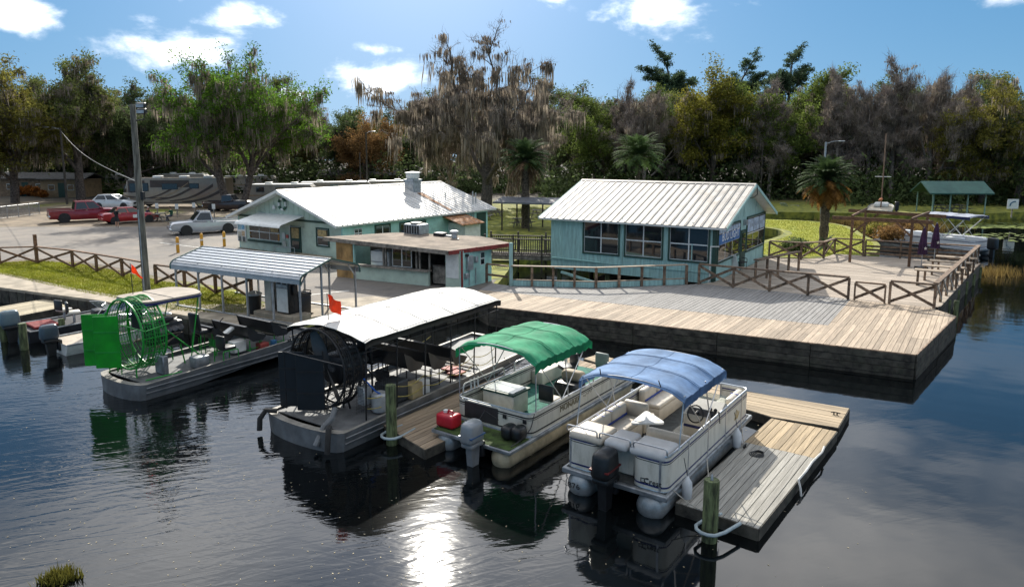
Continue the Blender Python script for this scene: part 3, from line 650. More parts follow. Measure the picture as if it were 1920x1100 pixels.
# ---------------------------------------------------------------- mint house on the left
MO, MA = (-10.16, 42.57), R(54.5)
mh = thing('house', 'mint green shop with a white ribbed gable roof and life ring emblem', 'building')
MM = frame_M(MO, MA); ML, MW, ZE, ZR = 14.3, 10.5, 2.98, 4.78
gable_house(mh, MM, ML, MW, LZ - .1, ZE, ZR, .3, .7, mint, roofm, .42, -1, gable_m=mint_light)
MF = frame_M(MO, R(144.5))                 # front gable: x to the left along the wall, outside is +y
B().box((MW / 2, .03, 2.93), (MW, .06, .12)).xf(MF).build('trim_board', dkgreen, mh)
for i in range(20):
    x = .5 + i * .5; z1 = ZE + (MW / 2 - abs(x - MW / 2)) * (ZR - ZE) / (MW / 2) - .1
    if z1 > 3.1: B().box((x, .008, (3.0 + z1) / 2), (.03, .02, z1 - 3.0)).xf(MF).build('batten', mint_light, mh)
window(mh, MF, 6.0, 9.28, 1.42, 2.45, 3, 2, n=(0, 1), trim=None); B().box((7.64, .05, 1.3), (3.5, .12, .14)).xf(MF).build('window_sill', dkgreen, mh)
window(mh, MF, 1.28, 2.3, 1.5, 2.5, 1, 2, n=(0, 1), trim=dkgreen)
tan_sign = mat('tan_sign', (.5, .36, .16), .6, var=.2, scale=8)
B().box((1.8, .045, 2.25), (.8, .02, .4)).xf(MF).build('window_sign', tan_sign, mh); B().box((6.5, .045, 2.22), (.8, .02, .4)).xf(MF).build('window_sign', tan_sign, mh)
dr = B().box((4.36, .03, 1.62), (1.0, .07, 1.84)).xf(MF).build('door', dkgreen, mh)
B().box((4.36, .075, 2.1), (.7, .02, .65)).xf(MF).build('pane', tan_sign, dr); B().box((4.36, .075, 1.35), (.7, .02, .5)).xf(MF).build('pane', pane_m, dr); B().box((4.9, .05, 1.62), (.06, .1, 1.9)).xf(MF).build('frame', white, dr)
# metal awning with a curved skirt
def awn(u, v):
    x = 8.1 - u * 4.6; s = v
    if s < .8: y, z = s / .8 * 1.75, 3.22 - s / .8 * .42
    else: a = (s - .8) / .2 * R(80); y, z = 1.75 + .14 * math.sin(a), 2.80 - .14 * (1 - math.cos(a)) - .06 * (s - .8) / .2
    return MF @ Vector((x, y, z + .012 * (1 if int(u * 46) % 2 else 0)))
aw = B().grid(awn, 46, 9, smooth=True, thick=.02).build('awning', white, mh)
for x in (8.05, 3.55): B().tube([MF @ Vector((x, .02, 2.55)), MF @ Vector((x, 1.7, 2.72))], .02, 6).build('awning_strut', galv, aw)
ringm = mat('ring_green', (.03, .10, .06), .6); em = B()
em.tube([MF @ Vector((5.52 + .34 * math.cos(a), .09, 3.88 + .34 * math.sin(a))) for a in [i * math.pi / 12 for i in range(24)]], .075, 8, closed=True)
lr = em.build('life_ring', white, mh)
for k in range(4):
    a0 = k * math.pi / 2 + .35
    B().tube([MF @ Vector((5.52 + .34 * math.cos(a0 + i * .13), .09, 3.88 + .34 * math.sin(a0 + i * .13))) for i in range(7)], .082, 8).build('ring_band', ringm, lr)
nb = B().box((10.1, .04, 1.75), (.95, .06, 1.2)).xf(MF).build('notice_board', white, mh)
for i, (x, z, c) in enumerate(((9.9, 2.15, (.2, .45, .65)), (10.3, 2.12, (.3, .5, .6)), (9.9, 1.7, (.55, .4, .25)), (10.3, 1.65, (.5, .48, .4)), (9.85, 1.32, (.08, .1, .1)), (10.3, 1.32, (.1, .12, .12)))):
    B().box((x, .075, z), (.34, .012, .34)).xf(MF).build('poster', mat('poster%d' % i, c, .6, var=.25, scale=12), nb)
B().box((5.55, .06, 1.85), (.3, .05, .4)).xf(MF).build('sign', white, mh); B().box((5.2, .06, 1.83), (.22, .05, .22)).xf(MF).build('sign', red, mh); B().box((5.5, .06, 1.35), (.3, .07, .35)).xf(MF).build('sign', offwhite, mh)
B().tube([MF @ Vector(v) for v in ((3.3, 1.0, LZ), (3.3, 1.0, 1.35), (4.9, 1.3, 1.35), (4.9, 1.3, LZ))], .025, 6).build('handrail', galv, mh)
B().lathe([(.12, 0), (.1, .18), (.03, .24)], 10).xf(MF @ Matrix.Translation((6.3, .15, 3.55))).build('flood_lamp', white, mh)
st = tag(B().box((2.6, 1.1, LZ + .1), (3.6, 1.9, .2)).xf(MF).build('step', concrete), 'concrete step before the shop door', 'step')
# side wall openings, facing the water
window(mh, MM, 2.7, 3.9, 1.75, 2.55, 2, 1, n=(0, -1), trim=dkgreen); window(mh, MM, 4.9, 7.25, 1.75, 2.52, 3, 1, n=(0, -1), trim=dkgreen); window(mh, MM, .93, 1.55, 2.0, 2.55, 2, 2, n=(0, -1), trim=None)
B().box((13.5, -.02, 1.7), (1.1, .04, 1.9)).xf(MM).build('side_door', dkgreen, mh)
B().box((12.2, -.12, 1.8), (.45, .22, .6)).xf(MM).build('meter_box', galv, mh)
for x in (11.9, 12.25, 12.5): B().tube([MM @ Vector((x, -.1, .8)), MM @ Vector((x, -.1, 2.9))], .03, 6).build('conduit', galv, mh)
sh = B().box((10.6, -.75, 1.45), (1.75, 1.5, 1.5)).xf(MM).build('lean_to', white, mh)
B().add([MM @ Vector(v) for v in ((9.1, -1.8, 2.2), (11.6, -1.8, 2.2), (11.6, -.02, 2.72), (9.1, -.02, 2.72), (9.1, -1.8, 2.14), (11.6, -1.8, 2.14), (11.6, -.02, 2.66), (9.1, -.02, 2.66))], [(0, 1, 2, 3), (7, 6, 5, 4), (0, 4, 5, 1), (1, 5, 6, 2), (2, 6, 7, 3), (3, 7, 4, 0)]).build('lean_to_roof', rust, sh)
# kitchen exhaust on the roof with its rust streak
def roof_z(y): return ZE + y * (ZR - ZE) / (MW / 2)
cx_, cy_ = 10.4, 4.0
ex = B().box((cx_, cy_, roof_z(cy_) + .2), (.85, .85, .95)).xf(MM).build('exhaust_stack', galv, mh)
B().box((cx_, cy_, roof_z(cy_) + .74), (1.0, 1.0, .14)).xf(MM).build('stack_collar', galv, ex)
B().lathe([(.42, 0), (.5, .1), (.5, .4), (.58, .44), (.58, .5), (.1, .56)], 14).xf(MM @ Matrix.Translation((cx_, cy_, roof_z(cy_) + .81))).build('fan_hood', white, ex)
for i in range(3):
    y0, y1 = .1 + i * 1.1, 1.12 + i * 1.1; B().bar(MM @ Vector((10.15 + .1 * i, y0, roof_z(y0) + .052)), MM @ Vector((10.15 + .1 * i, y1, roof_z(y1) + .052)), .28 + .1 * i, .006).build('rust_streak', rust, mh)
for x, y, h in ((13.4, .7, 1.0), (14.0, .9, .8), (12.2, 2.4, .35)): B().tube([MM @ Vector((x, y, roof_z(y))), MM @ Vector((x, y, roof_z(y) + h))], .045, 8).build('vent_pipe', galv, mh)
# ---------------------------------------------------------------- snack bar with the flat roof
kb = thing('snack_bar', 'open fronted snack bar with a flat tan roof and red fascia', 'building')
KO = (-9.21, 37.16); KA = math.atan2(33.79 - 37.16, -2.46 + 9.21); MK = frame_M(KO, KA)      # x along front, outside -y
tanroof = mat('tan_roof_felt', (.25, .20, .155), .95, var=.2, scale=1.2, bump=.3, bscale=20, dirt=((.16, .13, .10), .7, .8))
rp = [at(606, 444, 2.78), at(841, 470, 2.62), at(956, 455, 2.62), at(903, 443, 2.75), at(744, 435.5, 2.85)]
B().add([(p.x, p.y, p.z) for p in rp] + [(p.x, p.y, p.z - .16) for p in rp], [(0, 1, 2, 3, 4), (9, 8, 7, 6, 5)] + [(i, i + 5, (i + 1) % 5 + 5, (i + 1) % 5) for i in range(5)]).build('roof', tanroof, kb)
redf = mat('faded_red_fascia', (.22, .035, .03), .7, var=.2, scale=4)
B().bar(rp[1] + Vector((.02, -.03, -.1)), rp[2] + Vector((.02, -.03, -.1)), .04, .2).build('fascia', redf, kb); B().bar(rp[0] + Vector((-.02, -.03, -.1)), rp[1] + Vector((-.02, -.03, -.1)), .03, .2).build('fascia', wood_grey, kb)
KW = 7.55; zc = 2.5
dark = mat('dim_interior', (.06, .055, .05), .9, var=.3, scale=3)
ply = mat('plywood_sheet', (.40, .24, .09), .75, var=.22, scale=2, stretch=(1, 6, .6), rot=KA)
for i in range(3): B().box((.17 + i * .36, 0, 1.62), (.35, .06, 1.84)).xf(MK).build('plywood_panel', ply, kb)
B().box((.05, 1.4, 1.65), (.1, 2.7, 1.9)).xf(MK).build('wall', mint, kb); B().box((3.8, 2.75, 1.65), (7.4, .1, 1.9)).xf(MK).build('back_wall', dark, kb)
B().box((3.45, 0, 1.05), (4.6, .16, .75)).xf(MK).build('counter_wall', mint_light, kb); B().box((3.45, -.05, 1.45), (4.7, .42, .06)).xf(MK).build('counter_top', wood_grey, kb)
B().box((1.16, 0, 1.62), (.09, .1, 1.85)).xf(MK).build('post', mint, kb)
for x in (2.95, 3.1, 4.95, 5.15, 5.72): B().box((x, .1, 2.0), (.08, .08, 1.1)).xf(MK).build('post', wood_grey, kb)
B().box((3.5, .1, 2.5), (4.7, .12, .14)).xf(MK).build('header', wood_grey, kb)
window(kb, MK @ Matrix.Translation((0, .16, 0)), 3.45, 4.62, 1.5, 2.42, 2, 1, n=(0, -1), trim=None)
fr = B().rbox((2.5, .7, 1.5), (1.15, .7, 1.35), .04).xf(MK).build('refrigerator', white, kb); B().box((2.5, .33, 1.62), (1.12, .02, .02)).xf(MK).build('door_seam', dark, fr)
B().box((6.2, .6, 1.25), (.85, .6, .9)).xf(MK).build('cabinet', wood_grey, kb); B().box((6.2, .55, 1.73), (.9, .7, .05)).xf(MK).build('cabinet_top', black, kb)
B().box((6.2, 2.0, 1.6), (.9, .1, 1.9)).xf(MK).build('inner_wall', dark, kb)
B().box((7.1, .06, 1.62), (.82, .12, 1.84)).xf(MK).build('corner_wall', mint_light, kb); B().box((7.08, -.012, 1.85), (.7, .03, 1.3)).xf(MK).build('white_board', white, kb)
MKR = frame_M((-2.46, 33.79), R(57)); KD = 2.6
B().box((KD / 2, .06, 1.62), (KD, .12, 1.84)).xf(MKR).build('wall', mint, kb)
window(kb, MKR, 1.62, 1.98, 1.65, 2.3, 1, 2, n=(0, -1), trim=None)
B().box((.06, -.03, 1.6), (.1, .06, 1.9)).xf(MKR).build('corner_board', redf, kb)
for x, z, w_, h, m_ in ((.62, 1.9, .42, .7, galv), (1.15, 2.0, .2, .3, galv), (.35, 1.3, .2, .25, galv), (.4, 2.3, .14, .14, blackm)): B().rbox((x, -.09, z), (w_, .16, h), .02, 1).xf(MKR).build('service_box', m_, kb)
for x in (.62, 1.15): B().tube([MKR @ Vector((x, -.06, .8)), MKR @ Vector((x, -.06, 1.6))], .025, 6).build('conduit', galv, kb)
# roof top units
def on_roof(px, py): return at(px, py, 2.72)
p = on_roof(781, 441); t = thing('roof_air_unit', 'large grey air conditioner on the snack bar roof', 'air conditioner', (p.x, p.y, 2.72), A1)
B().rbox((0, 0, .35), (1.15, .8, .56), .04, 1).build('casing', galv, t); B().lathe([(.34, .63), (.34, .70), (.3, .72)], 16).build('fan_guard', blackm, t)
for x in (-.45, .45): B().box((x, 0, .04), (.08, .85, .08)).build('rail', wood_grey, t)
for i in range(6): B().box((-.45 + i * .18, -.415, .35), (.1, .02, .42)).build('grille', blackm, t)
p = on_roof(826, 444); t = thing('roof_fan_unit', 'low dark fan unit in the middle of the snack bar roof', 'fan unit', (p.x, p.y, 2.72), A1)
B().rbox((0, 0, .13), (.65, .5, .22), .06).build('housing', blackm, t); B().box((.55, 0, .08), (.5, .12, .1)).build('duct', galv, t)
p = on_roof(852, 447); t = thing('roof_vent', 'small round galvanised vent on the snack bar roof', 'vent', (p.x, p.y, 2.70), 0)
B().lathe([(.16, 0), (.16, .28), (.24, .3), (.24, .4), (.18, .44)], 12).build('hood', galv, t); B().box((0, 0, .02), (.5, .5, .04)).build('base', galv, t)
# ---------------------------------------------------------------- boardwalk with balusters between the buildings
bw = thing('footbridge', 'dark baluster footbridge between the snack bar and the boathouse', 'footbridge')
b0, b1 = at(900, 482, 1.1), at(1040, 487, 1.1); b0 = Vector((-1.6, 42.0, 1.15)); b1 = Vector((3.4, 41.0, 1.15))
dirb = (b1 - b0).normalized(); nb_ = Vector((-dirb.y, dirb.x, 0))
dk_wood = mat('dark_weathered_timber', (.075, .06, .05), .85, var=.3, scale=5, rand=.25)
for k in range(26):
    p = b0.lerp(b1, (k + .5) / 26); q = p + nb_ * 1.6; B().bar(p, q, .18, .05).build('plank', dk_wood, bw)
for off in (0, 1.6):
    a, b = b0 + nb_ * off, b1 + nb_ * off
    B().bar(a + Vector((0, 0, 1.0)), b + Vector((0, 0, 1.0)), .12, .06).build('top_rail', dk_wood, bw); B().bar(a + Vector((0, 0, .12)), b + Vector((0, 0, .12)), .05, .08).build('bottom_rail', dk_wood, bw)
    for k in range(38): p = a.lerp(b, (k + .5) / 38); B().box((p.x, p.y, p.z + .55), (.045, .045, .86)).build('baluster', dk_wood, bw)
    for k in range(4): p = a.lerp(b, k / 3); B().box((p.x, p.y, p.z + .1), (.11, .11, 2.3)).build('post', dk_wood, bw)
B().bar(b0 + Vector((0, 0, -.12)), b1 + Vector((0, 0, -.12)), .06, .2).build('beam', wood_grey, bw)
# ---------------------------------------------------------------- fuel canopy
fc = thing('fuel_canopy', 'silver metal carport roof on square posts over the fuel pumps', 'canopy')
c_r = Vector((-7.9, 26.35, 0)); fdir = Vector((math.cos(R(-31)), math.sin(R(-31)), 0)); fnr = Vector((math.cos(R(59)), math.sin(R(59)), 0))
FL, FW = 7.5, 3.2; MFc = Matrix.Translation(c_r) @ Matrix.Rotation(R(151), 4, 'Z')     # x to the left, y<0 away
ribroof = mat('ribbed_canopy_steel', (.52, .54, .56), .35, .6, var=.06, scale=3)
prof = [(.06, 2.33), (.06, 2.53), (.0, 2.62), (-.12, 2.7), (-FW / 2, 3.1), (-FW + .12, 2.7), (-FW, 2.62), (-FW - .06, 2.53), (-FW - .06, 2.33)]
def panel(p0, p1, name, n):
    for i in range(n):
        a, b = Vector((0, *p0)), Vector((0, *p1)); u, v = a.lerp(b, i / n), a.lerp(b, (i + .93) / n); r1 = a.lerp(b, (i + .95) / n)
        nrm = Vector((0, -(b - a).z, (b - a).y)).normalized(); nrm = nrm if nrm.z > 0 or (abs(nrm.z) < .2 and nrm.y * (1 if p0[0] > -1 else -1) > 0) else -nrm
        vs = [(x, *(q + nrm * h).yz) for x in (0, FL) for q, h in ((u, 0), (v, 0), (v, -.02), (u, -.02))]
        B().add(vs, [(0, 1, 2, 3), (7, 6, 5, 4), (0, 4, 5, 1), (1, 5, 6, 2), (2, 6, 7, 3), (3, 7, 4, 0)]).xf(MFc).build(name, ribroof, fc)
        r0, r2 = a.lerp(b, (i + .9) / n), a.lerp(b, (i + 1.0) / n)
        vs = [(x, *(q + nrm * h).yz) for x in (0, FL) for q, h in ((r0, .003), (r0, .03), (r2, .03), (r2, .003))]
        B().add(vs, [(0, 1, 2, 3), (7, 6, 5, 4), (0, 4, 5, 1), (1, 5, 6, 2), (2, 6, 7, 3), (3, 7, 4, 0)]).xf(MFc).build('rib', blackm if False else galv, fc)
for i in range(len(prof) - 1): panel(prof[i], prof[i + 1], 'roof_panel', 6 if i in (3, 4) else 1)
gtrim = mat('green_edge_trim', (.05, .12, .10), .5)
for x in (-.02, FL + .02):
    for a, b in zip(prof, prof[1:]): B().bar(MFc @ Vector((x, *a)), MFc @ Vector((x, *b)), .04, .06).build('edge_trim', gtrim, fc)
for i in range(6):
    x = .15 + (FL - .3) * i / 5
    for y in ((-.05, -FW + .05) if i else (-.05, -FW / 2 + .4, -FW + .05)):
        zt = 2.58 if y != -FW / 2 + .4 else 2.9
        B().box((x, y, (LZ + zt) / 2), (.065, .065, zt - LZ)).xf(MFc).build('post', galv, fc)
        if abs(y + FW / 2) > 1.0:
            s = -1 if y > -1 else 1; B().bar(MFc @ Vector((x, y, 2.2)), MFc @ Vector((x, y + s * .45, 2.74)), .05, .05).build('knee_brace', galv, fc)
    B().bar(MFc @ Vector((x, -.05, 2.64)), MFc @ Vector((x, -FW / 2, 3.03)), .05, .06).build('rafter', galv, fc); B().bar(MFc @ Vector((x, -FW + .05, 2.64)), MFc @ Vector((x, -FW / 2, 3.03)), .05, .06).build('rafter', galv, fc)
for y in (-.05, -FW + .05): B().bar(MFc @ Vector((0, y, LZ + .05)), MFc @ Vector((FL, y, LZ + .05)), .065, .06).build('base_rail', galv, fc)
# fuel pumps on their kerb
p = at(522, 600, LZ)
pk = tag(B().rbox((0, 0, .1), (2.3, .95, .26), .03, 1).xf(Matrix.Translation((p.x, p.y + .5, LZ)) @ Matrix.Rotation(R(-31), 4, 'Z')).build('pump_island', concrete), 'concrete plinth under the fuel pumps', 'plinth')
px_ = Vector((p.x, p.y + .5, LZ + .23))
t = thing('fuel_pump', 'white and black fuel dispenser under the canopy', 'fuel pump', px_ + fdir * .35, R(-31))
B().rbox((0, 0, .75), (.72, .5, 1.5), .03, 1).build('cabinet', black, t); B().box((0, -.265, .55), (.6, .03, .95)).build('front_panel', white, t); B().box((0, -.262, 1.22), (.62, .03, .34)).build('display', galv, t)
for x in (-.16, .16): B().box((x, -.285, 1.25), (.2, .02, .14)).build('dial', black, t)
B().rbox((.4, 0, .95), (.1, .2, .4), .03, 1).build('nozzle', black, t); B().tube([(.4, -.05, .8), (.5, -.1, .4), (.46, -.1, .15), (.38, -.1, .3)], .018, 6).build('hose', rubber, t)
B().rbox((0, 0, 1.54), (.78, .56, .08), .02, 1).build('lid', black, t)
t = thing('fuel_pump', 'narrow beige fuel cabinet beside the fuel dispenser', 'fuel pump', px_ - fdir * .55, R(-31))
B().rbox((0, 0, .8), (.4, .42, 1.6), .02, 1).build('cabinet', mat('beige_metal', (.48, .45, .4), .6), t); B().rbox((0, 0, 1.63), (.56, .5, .07), .02, 1).build('lid', white, t); B().tube([(.26, -.1, .9), (.32, -.12, .4), (.28, -.1, .1)], .02, 6).build('hose', rubber, t)
p = at(565, 592, LZ); t = thing('waste_bin', 'black wheeled bin at the end of the fuel canopy', 'bin', (p.x, p.y, LZ), R(-31))
B().rbox((0, 0, .45), (.6, .55, .8), .06, 2, taper=1.08).build('body', black, t); B().rbox((0, 0, .9), (.68, .62, .12), .05).build('lid', black, t); B().tube([(-.2, .3, .92), (-.2, .38, 1.0), (.2, .38, 1.0), (.2, .3, .92)], .02, 6).build('handle', black, t)
p = at(478, 588, LZ); t = thing('waste_bin', 'dark round bin behind the beige fuel cabinet', 'bin', (p.x, p.y, LZ), 0)
B().lathe([(.24, 0), (.3, .8)], 14).build('body', black, t); B().lathe([(.32, .8), (.32, .86), (.1, .95)], 14).build('lid', galv, t)
# ================================================================ boats
def outboard(parent, x, y, cowl_m, zt=1.35, s=1.0, tilt=0, leg_m=None, stripe=None):
    """motor hung on the stern: x is the mounting plane, the motor sits behind (smaller x)"""
    M = Matrix.Translation((x, y, 0)) @ Matrix.Rotation(tilt, 4, 'Y'); leg_m = leg_m or cowl_m
    o = B().rbox((-.32 * s, 0, zt - .28 * s), (.62 * s, .42 * s, .56 * s), .12 * s, 3, taper=.86).xf(M).build('outboard_motor', cowl_m, parent)
    B().rbox((-.3 * s, 0, zt - .6 * s), (.5 * s, .36 * s, .14 * s), .05 * s, 2).xf(M).build('lower_cowl', leg_m, o)
    B().slab([(-.46 * s, zt - .66 * s), (-.12 * s, zt - .66 * s), (-.18 * s, zt - 1.25 * s), (-.4 * s, zt - 1.25 * s)], 'y', -.09 * s, .09 * s).xf(M).build('leg', leg_m, o)
    B().slab([(-.58 * s, zt - 1.25 * s), (-.14 * s, zt - 1.25 * s), (-.2 * s, zt - 1.3 * s), (-.6 * s, zt - 1.3 * s)], 'y', -.13 * s, .13 * s).xf(M).build('cavitation_plate', leg_m, o)
    B().rbox((-.34 * s, 0, zt - 1.45 * s), (.5 * s, .12 * s, .16 * s), .05 * s, 2).xf(M).build('gearcase', leg_m, o)
    B().rbox((-.03 * s, 0, zt - .8 * s), (.14 * s, .3 * s, .4 * s), .02, 1).xf(M).build('bracket', blackm, o)
    for k in range(3):
        a = k * 2.094; B().bar(M @ Vector((-.6 * s, 0, zt - 1.45 * s)), M @ Vector((-.6 * s, .15 * s * math.cos(a), zt - 1.45 * s + .15 * s * math.sin(a))), .1 * s, .012, up=(1, 0, .4)).build('blade', leg_m, o)
    if stripe:
        B().box((-.32 * s, 0, zt - .36 * s), (.56 * s, .416 * s, .03 * s)).xf(M).build('stripe', stripe, o)
    return o
def pontoon_tube(parent, y, x0, x1, r, m, zc=.16):
    return B().lathe([(.02, x0 - r * .55), (r * .55, x0 - r * .42), (r * .85, x0 - r * .18), (r, x0), (r, x1 - 1.0), (r * .85, x1 - .5), (r * .4, x1 - .1), (.03, x1)], 20, (0, y, zc), 'x').build('pontoon', m, parent)
def bimini(parent, x0, x1, w, zc, m, drop=.26, bows=4, seed=1, valance=.16, yo=0, wr=1.0):
    rr = random.Random(seed); ph = [rr.uniform(0, 6) for _ in range(6)]
    def pos(u, v):
        x = x0 + (x1 - x0) * u; s = v * 2 - 1
        a = abs(s); y = s * w / 2
        z = zc - drop * a ** 3.4
        sag = .05 * math.sin(math.pi * ((u * (bows - 1)) % 1.0)); z -= sag * (1 - .3 * a)
        endd = max(0, (.06 - u) / .06, (u - .94) / .06); z -= .09 * endd ** 1.5
        z += wr * (.008 * math.sin(u * 61 + ph[0] + 9 * s * s + 3 * math.sin(5 * s)) * a ** 2 + .004 * math.sin(u * 113 + ph[1] - 7 * s) * a + .006 * math.sin(s * 9 + ph[2] + u * 17))
        if a > .93: z -= valance * (a - .93) / .07; y = math.copysign(w / 2 * .985, s)
        return (x, y + yo, z)
    c = B().grid(pos, 44, 34, True, .012).build('bimini_top', m, parent); sm = mat(m.name + '_seam', tuple(v * .45 for v in CANVAS.get(m.name, (.05, .06, .1))), .9)
    for k in range(bows):
        u = min(.985, max(.015, k / (bows - 1)))
        for du in ((-.012, .012) if 0 < k < bows - 1 else (0,)): B().tube([(lambda p: (p[0], p[1], p[2] + .002))(pos(u + du, v)) for v in [i / 34 for i in range(35)]], .005, 4).build('stitch_seam', sm, c)
    for v in (.03, .5, .97): B().tube([(lambda p: (p[0], p[1], p[2] + .002))(pos(i / 44, v)) for i in range(45)], .005, 4).build('stitch_seam', sm, c)
    fr = alu
    for k in range(bows):
        u = .02 + .96 * k / (bows - 1); x = x0 + (x1 - x0) * u
        pts = [(x, yo + (-1 + 2 * v) * w / 2 * .97, zc - .05 - drop * abs(-1 + 2 * v) ** 2.6) for v in [i / 14 for i in range(15)]]
        B().tube(pts, .014, 6).build('bow', fr, c)
    return c
def bimini_legs(parent, spans, w, ztop, zrail, yo=0):
    for (xb, xt) in spans:
        for s in (-1, 1): B().tube([(xb, yo + s * w / 2 * .98, zrail), (xt, yo + s * w / 2 * .97, ztop)], .014, 6).build('bimini_pole', alu, parent)
def rail_tube(parent, pts, r=.02, m=None, closed=False, name='rail'): return B().tube(pts, r, 7, closed).build(name, m or alu, parent)
def round_path(pts, r=.15, n=4, closed=False):
    P = [Vector(p) for p in pts]; out = []
    for i, p in enumerate(P):
        if not closed and i in (0, len(P) - 1): out.append(p); continue
        a, b = P[i - 1], P[(i + 1) % len(P)]; da, db = (a - p), (b - p); k = min(r, da.length * .45, db.length * .45); s, e = p + da.normalized() * k, p + db.normalized() * k
        for j in range(n + 1): t = j / n; out.append(s * (1 - t) ** 2 + p * 2 * t * (1 - t) + e * t * t)
    return out
def wall_strip(pts, z0, z1, th=.03):
    b = B(); n = len(pts); 
    nr = []
    for i in range(n):
        a = Vector(pts[max(0, i - 1)]); c = Vector(pts[min(n - 1, i + 1)]); d = (c - a).to_2d().normalized(); nr.append(Vector((-d.y, d.x)) * th / 2)
    vs = []
    for p, k in zip(pts, nr): vs += [(p[0] + k.x, p[1] + k.y, z0), (p[0] - k.x, p[1] - k.y, z0), (p[0] - k.x, p[1] - k.y, z1), (p[0] + k.x, p[1] + k.y, z1)]
    fs = []
    for i in range(n - 1):
        for k in range(4): fs.append((i * 4 + k, i * 4 + (k + 1) % 4, i * 4 + 4 + (k + 1) % 4, i * 4 + 4 + k))
    fs += [(3, 2, 1, 0), tuple((n - 1) * 4 + k for k in range(4))]
    return b.add(vs, fs, True)
CANVAS = {}
def fabric(name, col): CANVAS[name] = col; return mat(name, col, .85, var=.13, scale=2.2, bump=.25, bscale=14, trans=.18, dirt=(tuple(c * .6 for c in col), .35, 2.5))
vinyl = mat('beige_vinyl', (.60, .535, .44), .45, var=.05, scale=3, dirt=((.38, .33, .26), .4, 4)); vinyl_g = mat('grey_vinyl', (.50, .50, .50), .45, var=.05, scale=3)
carpet_g = mat('green_marine_carpet', (.04, .17, .13), .95, var=.2, scale=6, dirt=((.03, .08, .05), .5, 3)); carpet_k = mat('dark_marine_carpet', (.055, .06, .06), .95, var=.2, scale=8)
panel_w = mat('white_fence_panel', (.60, .585, .52), .4, var=.05, scale=2, stretch=(2.5, 2.5, .6), dirt=((.28, .27, .21), .6, 2.4)); tube_w = mat('dull_pontoon_alloy', (.34, .36, .37), .4, .45, var=.15, scale=3, dirt=((.12, .12, .09), .7, 2.5))
clear = glass_mat('clear_windscreen', (.5, .55, .55), .05, .25)
# ---------------------------------------------------------------- blue topped pontoon boat
hb = R(54.6); bo = (at(1048, 879, .5) + at(1255, 933, .5)) / 2
bp = thing('pontoon_boat', 'beige pontoon boat with a faded blue bimini and black outboard', 'boat', (bo.x, bo.y, 0), hb)
BL, BW = 5.5, 2.44; hw = BW / 2
B().rbox((BL / 2, 0, .47), (BL, BW, .12), .02, 1).build('deck', alu_dull, bp)
B().box((BL / 2, 0, .535), (BL - .2, BW - .15, .02)).build('carpet', carpet_k, bp)
for s in (-1, 1):
    tb = pontoon_tube(bp, s * .82, .12, BL + .15, .31, tube_w)
    for k in range(5): B().box((.5 + k * 1.05, s * .82, .42), (.06, .5, .06)).build('bracket', alu_dull, tb)
    if s > 0: text('number', '876', .2, black, tb, Matrix.Translation((-.085, s * .82 + .04, .22)) @ Matrix.Rotation(R(-14), 4, 'Y') @ Matrix.Rotation(R(-90), 4, 'Z') @ Matrix.Rotation(R(90), 4, 'X'))
Z0, Z1 = .53, 1.3
def panel_run(parent, pts, z0=Z0, z1=Z1, m=panel_w, stripes=navy, r=.18, posts=True, th=.028):
    P = round_path([(p[0], p[1], 0) for p in pts], r, 5)
    pn = wall_strip(P, z0 + .03, z1 - .03, th).build('side_panel', m, parent)
    if stripes:
        for z in (z0 + .09, z1 - .13): wall_strip(P, z, z + .035, th + .008).build('stripe', stripes, pn)
        wall_strip(P, z1 - .17, z1 - .155, th + .008).build('stripe', black, pn)
    for z in (z0 + .015, z1): rail_tube(parent, [(p.x, p.y, z) for p in P], .022)
    if posts:
        L = 0; acc = [0]
        for a, b in zip(P, P[1:]): L += (b - a).length; acc.append(L)
        k = max(2, round(L / 1.15))
        for i in range(k + 1):
            t = L * i / k
            for j in range(len(P) - 1):
                if acc[j] <= t <= acc[j + 1] + 1e-6:
                    q = P[j].lerp(P[j + 1], (t - acc[j]) / max(1e-6, acc[j + 1] - acc[j])); break
            B().box((q.x, q.y, (z0 + z1) / 2), (.045, .045, z1 - z0)).build('rail_post', alu, parent)
    return pn
e = .07
panel_run(bp, [(BL - .55, hw - e), (.12, hw - e), (.12, .42), (.75, .36)])
pr = panel_run(bp, [(.75, -.36), (.12, -.42), (.12, -hw + e), (BL - .25, -hw + e), (BL - .25, -.45)])
panel_run(bp, [(BL - .25, .35), (BL - .25, hw - e), (BL - .6, hw - e)], posts=False)
text('logo', 'Crest', .17, black, pr, Matrix.Translation((.098, -.86, .71)) @ Matrix.Rotation(R(-90), 4, 'Z') @ Matrix.Rotation(R(90), 4, 'X'))
lgf = B()
for (y, z, w_, h_) in ((-.68, .75, .16, .012), (-.68, .67, .16, .012), (-.605, .71, .012, .09)): lgf.box((.097, y, z), (.006, w_, h_))
lgf.build('logo_frame', black, pr)
mk = B()
for k in range(3): mk.bar((BL - 1.3 + k * .09, -hw + e - .02, .78), (BL - 1.18 + k * .1, -hw + e - .02, 1.02 - k * .05), .012, .03)
mk.build('emblem', tan_sign, pr)
